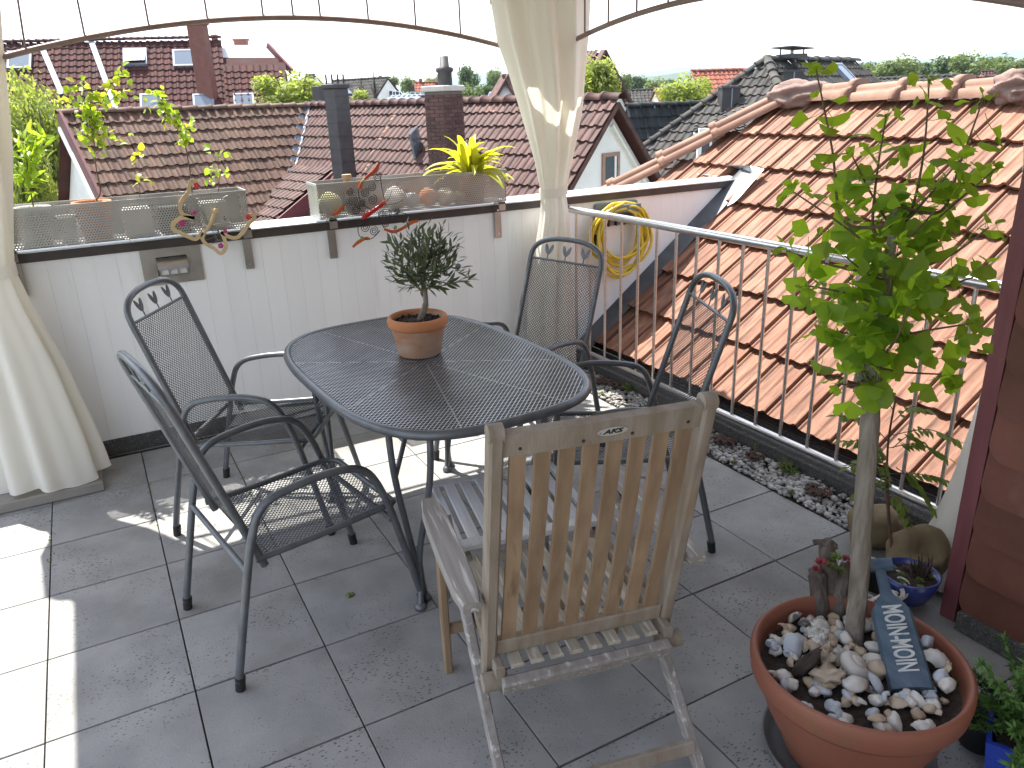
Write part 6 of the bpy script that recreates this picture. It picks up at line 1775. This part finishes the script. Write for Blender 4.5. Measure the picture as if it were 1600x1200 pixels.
planter('long perforated steel planter with green saplings on the left of the parapet', -.02, 1.10, (1.085, .06))
planter('long perforated steel planter with shells and yellow green plant on the right of the parapet', 1.455, 2.56, (1.53, 2.545))
YP = .835
def yp(px, py, y=YP): return on_plane(px, py, Vector((0, y, 0)), Vector((0, 1, 0)))
PG = 'flower pots inside the perforated planters'
def small_pot(name, x, r_, h, mat, label, square=False):
    o = thing(name, label, 'pot', (x, YP, 1.096))
    if square: MB().box((0, 0, h / 2), (r_ * 2.1, r_ * 1.7, h), None, .006).build('body', mat, o)
    else: MB().lathe([(0, .003), (r_ * .72, .003), (r_ * .92, h * .84), (r_, h * .85), (r_, h), (r_ * .9, h), (r_ * .85, h * .8), (r_ * .6, h * .3)], 28).build('body', mat, o)
    MB().lathe([(0, h * .9), (r_ * .9, h * .88)], 20).build('soil', M['soil'], o); return o
small_pot('flower_pot', .17, .085, .17, M['white_pot'], 'white pot with rust coloured top in the left planter beside the curtain')
small_pot('flower_pot', .42, .085, .175, M['terra_rim'], 'terracotta pot second from the curtain in the left planter')
small_pot('flower_pot', .30, .045, .12, M['white_pot'], 'small pale pot between the white and terracotta pots in the left planter')
small_pot('flower_pot', .60, .06, .13, M['white_pot'], 'white tub in the middle of the left planter', True)
small_pot('flower_pot', .76, .065, .125, M['black_plastic'], 'black plastic tub under the leaning sapling in the left planter', True)
small_pot('flower_pot', .95, .06, .13, M['white_pot'], 'white tub at the right end of the left planter', True)
small_pot('flower_pot', 2.39, .085, .16, M['plastic_terra'], 'brown clay pot of the yellow green plant in the right planter')

HL = leaf_mesh('leaf', M['heart_leaf'], .055, .046, .2, .3, 5, lambda t: (math.sin(PI * min(1, t * .92 + .14)) ** .7) if t > 0 else .5)
HL2 = leaf_mesh('leaf', M['yellow_leaf'], .055, .044, .2, .3, 5, lambda t: (math.sin(PI * min(1, t * .92 + .14)) ** .7) if t > 0 else .5)
NL = leaf_mesh('leaf', M['heart_leaf'], .08, .022, .2, .3, 5)
def sapling(label, stem, branches, nleaf, meshes, s=1.0, r_=.004, spread=.03, y=YP, down=.35):
    P0 = yp(*stem[0], y); t = thing('sapling', label, 'plant', P0, 0)
    pts = crom([yp(*p, y) - P0 + Vector((0, R.uniform(-.015, .015), 0)) for p in stem], 6)
    MB().tube(pts, [r_ * (1 - .6 * i / len(pts)) for i in range(len(pts))], 6).build('stem', M['twig'], t)
    for (a, b, n_) in branches:
        p0, p1 = yp(*a, y) - P0, yp(*b, y) - P0 + Vector((0, R.uniform(-.05, .05), 0)); mid = p0.lerp(p1, .5) + Vector((0, 0, .012))
        br = crom([p0, mid, p1], 6); MB().tube(br, [r_ * .55 * (1 - .7 * i / len(br)) for i in range(len(br))], 5).build('branch', M['twig'], t)
        n_ = int(n_ * (2.4 if s != .7 and s != .62 else 1.2))
        for q in range(n_):
            i = min(len(br) - 1, int((q + .5) / n_ * len(br))); d = rv() + (p1 - p0).normalized() * .6; d.z -= down
            place(R.choice(meshes), t, br[i] + rv(spread * .55), d, ZV * .6 - _fw * .5 + rv(.5), R.uniform(.7, 1.1) * s)
    return t
sapling('tall heart leaved sapling in the left planter, its crown before the far red roof', [(150, 313), (157, 298), (150, 260), (147, 222), (143, 190)],
        [((145, 205), (100, 140), 9), ((143, 190), (120, 135), 11), ((144, 195), (140, 130), 11), ((146, 210), (160, 150), 10), ((160, 160), (185, 120), 11), ((165, 165), (205, 140), 9), ((146, 215), (150, 180), 10), ((147, 222), (135, 165), 9), ((150, 235), (165, 205), 9), ((150, 240), (205, 215), 4), ((148, 225), (125, 210), 5), ((185, 120), (190, 108), 3)], 9, [HL, HL, HL2], .58)
sapling('slender sapling leaning left with heart shaped leaves in the middle of the left planter', [(300, 300), (298, 280), (293, 245), (285, 215), (265, 185), (245, 150)],
        [((288, 222), (295, 195), 9), ((285, 215), (270, 180), 10), ((275, 200), (255, 165), 10), ((262, 178), (240, 140), 9), ((255, 165), (235, 165), 5), ((285, 215), (290, 225), 5)], 8, [HL, HL2, HL], .54)
sapling('yellow green bushy seedling in the left planter right beside the curtain', [(52, 322), (48, 300), (42, 260), (40, 225)],
        [((46, 290), (35, 235), 12), ((46, 280), (65, 215), 14), ((44, 265), (38, 215), 12), ((45, 270), (55, 235), 12), ((48, 300), (30, 265), 8)], 9, [NL], .85, down=-.4)
sapling('tiny two tiered seedling in the middle of the left planter', [(218, 308), (218, 280), (216, 240)], [((217, 280), (228, 277), 3), ((217, 280), (212, 277), 3), ((216, 240), (226, 239), 4), ((216, 240), (210, 239), 3)], 5, [HL2], .7, .002)
sapling('small dark green seedling at the right end of the left planter', [(342, 300), (342, 275), (340, 238)], [((342, 275), (355, 262), 5), ((342, 275), (330, 272), 5), ((341, 278), (335, 285), 4), ((340, 240), (328, 236), 4), ((340, 240), (350, 238), 4)], 5, [HL], .62, .0025)
# strap leaved plant in the right planter
yp0 = Vector((2.39, YP, 1.24))
yl = thing('strap_leaved_plant', 'bright yellow green strap leaved plant standing in the right planter', 'plant', yp0)
SLm = []
for k in range(5):
    n = 9; L_ = .26; vs = []; fs = []
    el = (.35, .6, .85, 1.1, 1.35)[k]; p = Vector((0, 0, 0)); L_ = .30; dv = Vector((0, math.cos(el), math.sin(el)))
    for i in range(n + 1):
        t = i / n; w = .021 * (math.sin(PI * (.12 + .86 * t)) ** .7); nrm = Vector((1, 0, 0)).cross(dv).normalized()
        vs += [tuple(p - Vector((w, 0, 0)) + nrm * w * .4), tuple(p), tuple(p + Vector((w, 0, 0)) + nrm * w * .4)]
        p = p + dv * (L_ / n); dv = (dv + Vector((0, .03, -.19 * (.4 + t)))).normalized()
    for i in range(n):
        for q in (0, 1): fs.append((i * 3 + q, i * 3 + q + 1, i * 3 + q + 4, i * 3 + q + 3))
    me = bpy.data.meshes.new('leaf'); me.from_pydata(vs, [], fs); me.polygons.foreach_set('use_smooth', [True] * len(fs)); me.update(); me.materials.append(M['yellow_leaf']); SLm.append(me)
for k in range(58):
    o = link('leaf', SLm[R.choice((0, 1, 1, 2, 2, 3, 3, 4))], yl); o.location = (R.uniform(-.045, .045), R.uniform(-.04, .04), R.uniform(-.02, .01)); o.rotation_euler = (R.uniform(-.15, .15), R.uniform(-.3, .3), R.uniform(0, 6.28)); s_ = R.uniform(.6, 1.1); o.scale = (s_, s_, s_)
# shells and balls seen through the right planter
def ball(x, r_, mat, label, cat, name, amp=.1, sq=1.0):
    b = MB().blob((0, 0, 0), (r_, r_, r_ * sq), 2, amp, R.randrange(50)); o = b.build(name, mat); o.location = (x, YP - .02, 1.098 + r_ * sq); tag(o, label, cat)
ball(1.54, .062, M['moss_ball'], 'pale moss ball at the left end inside the right planter', 'ball', 'moss_ball')
ball(1.68, .055, M['dark_husk'], 'dark dried seed pod behind the red metal butterfly in the planter', 'seed pod', 'dried_seed_pod', .4)
ball(1.90, .06, M['shell_w'], 'big whitish snail shell in the middle of the right planter', 'seashell', 'seashell', .3)
ball(2.0, .045, M['shell_b'], 'smaller grey white shell right of the big shell in the planter', 'seashell', 'seashell', .3)
ball(2.10, .052, M['terra_rim'], 'orange clay ball in the middle of the right planter', 'ball', 'clay_ball', .1)
ball(2.21, .056, M['shell_w'], 'cream shell between the clay ball and the brown pot in the planter', 'seashell', 'seashell', .4, .8)
ball(2.29, .040, M['shell_c'], 'brownish shell lying against the brown pot in the planter', 'seashell', 'seashell', .4, .8)
ck = MB(); ck.tube([(0, 0, 0), (0, 0, .175), (0, 0, .18), (0, 0, .20)], [.02, .02, .026, .026], 10); o = ck.build('cork_post', M['cork']); o.location = (1.66, YP + .04, 1.10); tag(o, 'little cork coloured wooden post sticking out of the right planter', 'post')
pp = MB(); q = yp(268, 300, .98)
# pipe on the house behind is part of the view through the planter gap

# ------------------------------------------------------------------ wall light set in the parapet
wl_ = thing('wall_light', 'square stainless steel wall light with curved hood set in the white parapet', 'light', (.716, .842, .932))
m = MB(); W1, H1 = .139, .090
m.box((-.105, -.005, 0), (.068, .008, .18)); m.box((.105, -.005, 0), (.068, .008, .18)); m.box((0, -.005, .068), (.142, .008, .044)); m.box((0, -.005, -.068), (.142, .008, .044))
m.build('plate', M['steel_d'], wl_)
MB().box((0, .004, 0), (.15, .004, .10)).build('recess', M['slate'], wl_)
m = MB(); vs = []; n_ = 10
for i in range(n_ + 1):
    a = rad(85) * i / n_
    for x in (-.071, .071): vs.append((x, -.008 - .038 * math.sin(a), .042 - .050 * (1 - math.cos(a)) - .01 * i / n_))
m.add(vs, [(i * 2, i * 2 + 1, i * 2 + 3, i * 2 + 2) for i in range(n_)], True); m.build('hood', M['steel'], wl_)
m = MB(); m.box((0, -.014, -.026), (.126, .012, .036), None, .003); m.build('lens', M['white_paint'], wl_)
for x in (-.063, -.021, .021, .063): MB().box((x, -.026, -.026), (.007, .012, .044), None, .001).build('bar', M['steel_d'], wl_)
MB().box((0, -.026, -.047), (.14, .012, .006), None, .001).build('bar', M['steel_d'], wl_)

# ------------------------------------------------------------------ hose on its holder
hh = thing('hose_holder', 'grey green plastic hose holder fixed to the parapet behind the railing', 'holder', (3.42, .842, .93))
m = MB(); m.box((-.01, -.012, .0), (.33, .02, .15), None, .008); m.build('plate', M['grey_plastic'], hh)
m = MB(); m.box((-.01, -.075, .03), (.22, .11, .012), None, .004); m.box((-.01, -.128, .045), (.22, .010, .05), None, .004); m.build('shelf', M['grey_plastic'], hh)
for x in (-.08, -.02, .04, .09): MB().box((x, -.03, -.05), (.012, .02, .05), None, .003).build('hook', M['black_plastic'], hh)
pts = []
rh = random.Random(8)
for k in range(11):
    rx, rz2 = rh.uniform(.15, .235), rh.uniform(.15, .225); cx, cz = rh.uniform(-.035, .02), rh.uniform(-.05, 0); yy = rh.uniform(-.12, -.04); sg = rh.uniform(-.25, .25)
    for i in range(16):
        a = PI / 2 + 2 * PI * (i + k * .04) / 16
        x = cx + rx * math.cos(a); z = cz - .02 - rz2 + rz2 * math.sin(a) * 1.0 + sg * .1 * math.cos(a)
        z += .045 * (math.sin(a) > .8) * 0
        pts.append(Vector((x - .01, yy + .02 * math.sin(2 * a + k), z + .10)))
pts = [Vector((-.20, -.05, -.12)), Vector((-.19, -.06, -.06)), Vector((-.14, -.07, .02))] + pts
hz = thing('garden_hose', 'coiled yellow garden hose hanging on its holder behind the railing', 'hose', (3.42, .842, .93))
MB().tube(crom(pts, 3), .0092, 8).build('coil', M['hose'], hz)
MB().tube([(-.205, -.05, -.20), (-.20, -.05, -.165), (-.20, -.05, -.16), (-.198, -.05, -.11)], [.010, .012, .014, .012], 10).build('connector', M['black_plastic'], hz)
MB().tube([(-.23, -.045, -.17), (-.225, -.045, -.12)], [.008, .011], 10).build('connector', M['black_plastic'], hz)

# ------------------------------------------------------------------ butterfly ornaments on the planters
def band(pts, w, t, nrm=Vector((0, -1, 0))):
    """flat ply strip following pts, w wide, t thick"""
    m = MB(); n = len(pts); vs = []
    ws = w if isinstance(w, list) else [w] * n
    for i, p in enumerate(pts):
        tg = (pts[min(n - 1, i + 1)] - pts[max(0, i - 1)]).normalized(); s_ = tg.cross(nrm).normalized()
        for (a, b) in ((-1, 0), (1, 0), (1, 1), (-1, 1)): vs.append(p + s_ * a * ws[i] / 2 + nrm * b * t)
    fs = [(3, 2, 1, 0), tuple((n - 1) * 4 + q for q in range(4))]
    for i in range(n - 1):
        for q in range(4): fs.append((i * 4 + q, i * 4 + (q + 1) % 4, i * 4 + 4 + (q + 1) % 4, i * 4 + 4 + q))
    return m.add(vs, fs)
Y1 = .715
b1o = yp(330, 345, Y1)
b1 = thing('butterfly_ornament', 'beige wooden butterfly ornament with red and pink flowers hanging on the left planter', 'ornament', b1o)
def q1(px, py, y=Y1): return yp(px, py, y) - b1o
for (pl, w) in (([(306, 287), (300, 282), (296, 290), (294, 300), (285, 312), (281, 322), (284, 333), (295, 338), (304, 341)], .017), ([(304, 341), (285, 340), (272, 348), (271, 358), (282, 364), (295, 370), (306, 373), (316, 363)], .019), ([(320, 360), (316, 372), (322, 381), (334, 388), (345, 396), (353, 386), (350, 372), (345, 362)], .017), ([(345, 362), (358, 370), (370, 371), (380, 362), (388, 350), (397, 341), (395, 336), (389, 337)], .018)):
    band(crom([q1(*p) for p in pl], 5), w, .006).build('wing', M['beige_wood'], b1)
bd_ = crom([q1(336, 331, Y1 - .01), q1(332, 343, Y1 - .01), q1(325, 356, Y1 - .01), q1(318, 363, Y1 - .01)], 4)
MB().tube(bd_, [.008, .009, .0095, .010, .010, .010, .010, .009, .009, .008, .007, .006, .004], 9).build('body', M['beige_wood'], b1)
MB().blob(q1(337, 330, Y1 - .012), (.017, .015, .016), 2, .05).build('head', M['beige_wood'], b1)
wm = MB()
for k in range(26):
    c = (R.choice([(300, 315), (305, 350), (365, 350), (335, 375)])); p = q1(*c, Y1 + .004); e = rv(.03); e.y *= .1; e2 = rv(.03); e2.y *= .1
    wm.tube(crom([q1(328, 352), p + e, p + e2], 5), .0009, 4)
wm.tube(crom([q1(338, 328), q1(345, 312), q1(356, 305)], 5), .0012, 5)
wm.build('wire_scrolls', M['wire'], b1)
def flower(px, py, r_, mat):
    m = MB(); c = q1(px, py, Y1 - .006); 
    for k in range(5):
        a = k * 2 * PI / 5; m.blob(c + Vector((math.cos(a) * r_ * .6, 0, math.sin(a) * r_ * .6)), (r_ * .5, .003, r_ * .5), 1, 0)
    m.build('flower', mat, b1)
for (px, py, r_, k) in ((307, 290, .014, 'flower_r'), (388, 339, .013, 'flower_r'), (284, 349, .015, 'flower_p'), (345, 384, .013, 'flower_p'), (304, 332, .010, 'flower_p'), (352, 361, .010, 'flower_p')): flower(px, py, r_, M[k])
for (px, py) in ((341, 363), (351, 341)):
    MB().blob(q1(px, py, Y1 - .006), (.006, .006, .012), 1, 0).build('glass_drop', M['pane_sky'], b1)
Y2 = .712
b2o = yp(578, 330, Y2)
b2 = thing('butterfly_ornament', 'black wire spiral butterfly ornament with red and orange wing edges on the right planter', 'ornament', b2o)
def q2(px, py, y=Y2): return yp(px, py, y) - b2o
def spiral(px, py, rpx):
    c = q2(px, py); r_ = rpx / 353 * 1.22; pts = []
    for k in range(46):
        t = k / 45; a = t * 2.2 * 2 * PI; rr_ = r_ * (.12 + .88 * t); pts.append(c + Vector((math.cos(a) * rr_, 0, math.sin(a) * rr_)))
    return MB().tube(pts, .0021, 6)
for (px, py, r_) in ((589, 276, 7), (581, 292, 7), (570, 301, 7), (582, 312, 8), (565, 318, 6), (551, 313, 8), (556, 328, 7), (570, 355, 8), (584, 361, 7.5), (584, 346, 7), (602, 349, 6.5), (617, 341, 7), (630, 343, 6), (595, 334, 6), (546, 300, 6), (606, 334, 6), (620, 330, 5)):
    spiral(px, py, r_).build('spiral', M['black_iron'], b2)
m = MB()
for pl in ([(585, 330), (566, 318), (560, 300), (562, 290)], [(585, 330), (600, 318), (596, 290), (594, 268)], [(575, 336), (555, 322), (540, 318), (536, 330)], [(580, 340), (562, 350), (560, 364), (568, 374), (582, 372), (594, 360)], [(592, 336), (610, 336), (628, 332), (648, 342)], [(592, 338), (602, 358), (620, 362), (642, 350)]):
    m.tube(crom([q2(*p) for p in pl], 6), .0022, 5)
for pl in ([(598, 318), (608, 310), (612, 298)], [(600, 320), (618, 318), (630, 312)]): m.tube(crom([q2(*p) for p in pl], 6), .0015, 5)
m.build('wire_frame', M['black_iron'], b2)
for pl, w in (([(592, 255), (586, 266), (574, 276), (566, 284), (562, 295)], [.014, .022, .015, .012, .018]), ([(520, 336), (530, 330), (537, 320)], [.014, .018, .010]), ([(551, 386), (560, 378), (572, 372), (578, 374)], [.010, .018, .014, .008]), ([(653, 345), (642, 348), (630, 356), (615, 362), (600, 358)], [.010, .020, .015, .018, .012])):
    P_ = crom([q2(*p) for p in pl], 5); ww = [float(np.interp(i / (len(P_) - 1), np.linspace(0, 1, len(w)), w)) for i in range(len(P_))]
    band(P_, ww, .005).build('wing_edge', M['red_iron'], b2)
for (px, py) in ((568, 283), (618, 355), (566, 372)): MB().blob(q2(px, py, Y2 - .007), (.010, .005, .010), 1, 0).build('bead', M['green_bead'], b2)
bd_ = crom([q2(565, 342, Y2 - .012), q2(578, 333, Y2 - .012), q2(592, 323, Y2 - .012), q2(600, 316, Y2 - .012)], 4)
MB().tube(bd_, [.006, .010, .012, .0125, .0125, .012, .012, .011, .010, .009, .010, .010, .006], 10).build('body', M['red_lacquer'], b2)
MB().blob(q2(600, 316, Y2 - .012), (.014, .012, .013), 2, 0).build('head', M['red_iron'], b2)

# ------------------------------------------------------------------ summer haze over the town
hz_m = bpy.data.materials.new('haze'); hz_m.use_nodes = True
hn = hz_m.node_tree.nodes; hn.remove(hn['Principled BSDF'])
pvn = hn.new('ShaderNodeVolumePrincipled'); pvn.inputs['Color'].default_value = (0.72, 0.84, 1.0, 1); pvn.inputs['Density'].default_value = 0.00017; pvn.inputs['Anisotropy'].default_value = 0.2
hz_m.node_tree.links.new(pvn.outputs[0], hn['Material Output'].inputs['Volume'])
hb = MB().box((0, 10, 90), (8800, 8800, 197)); tag(hb.build('haze', hz_m), kind='stuff')
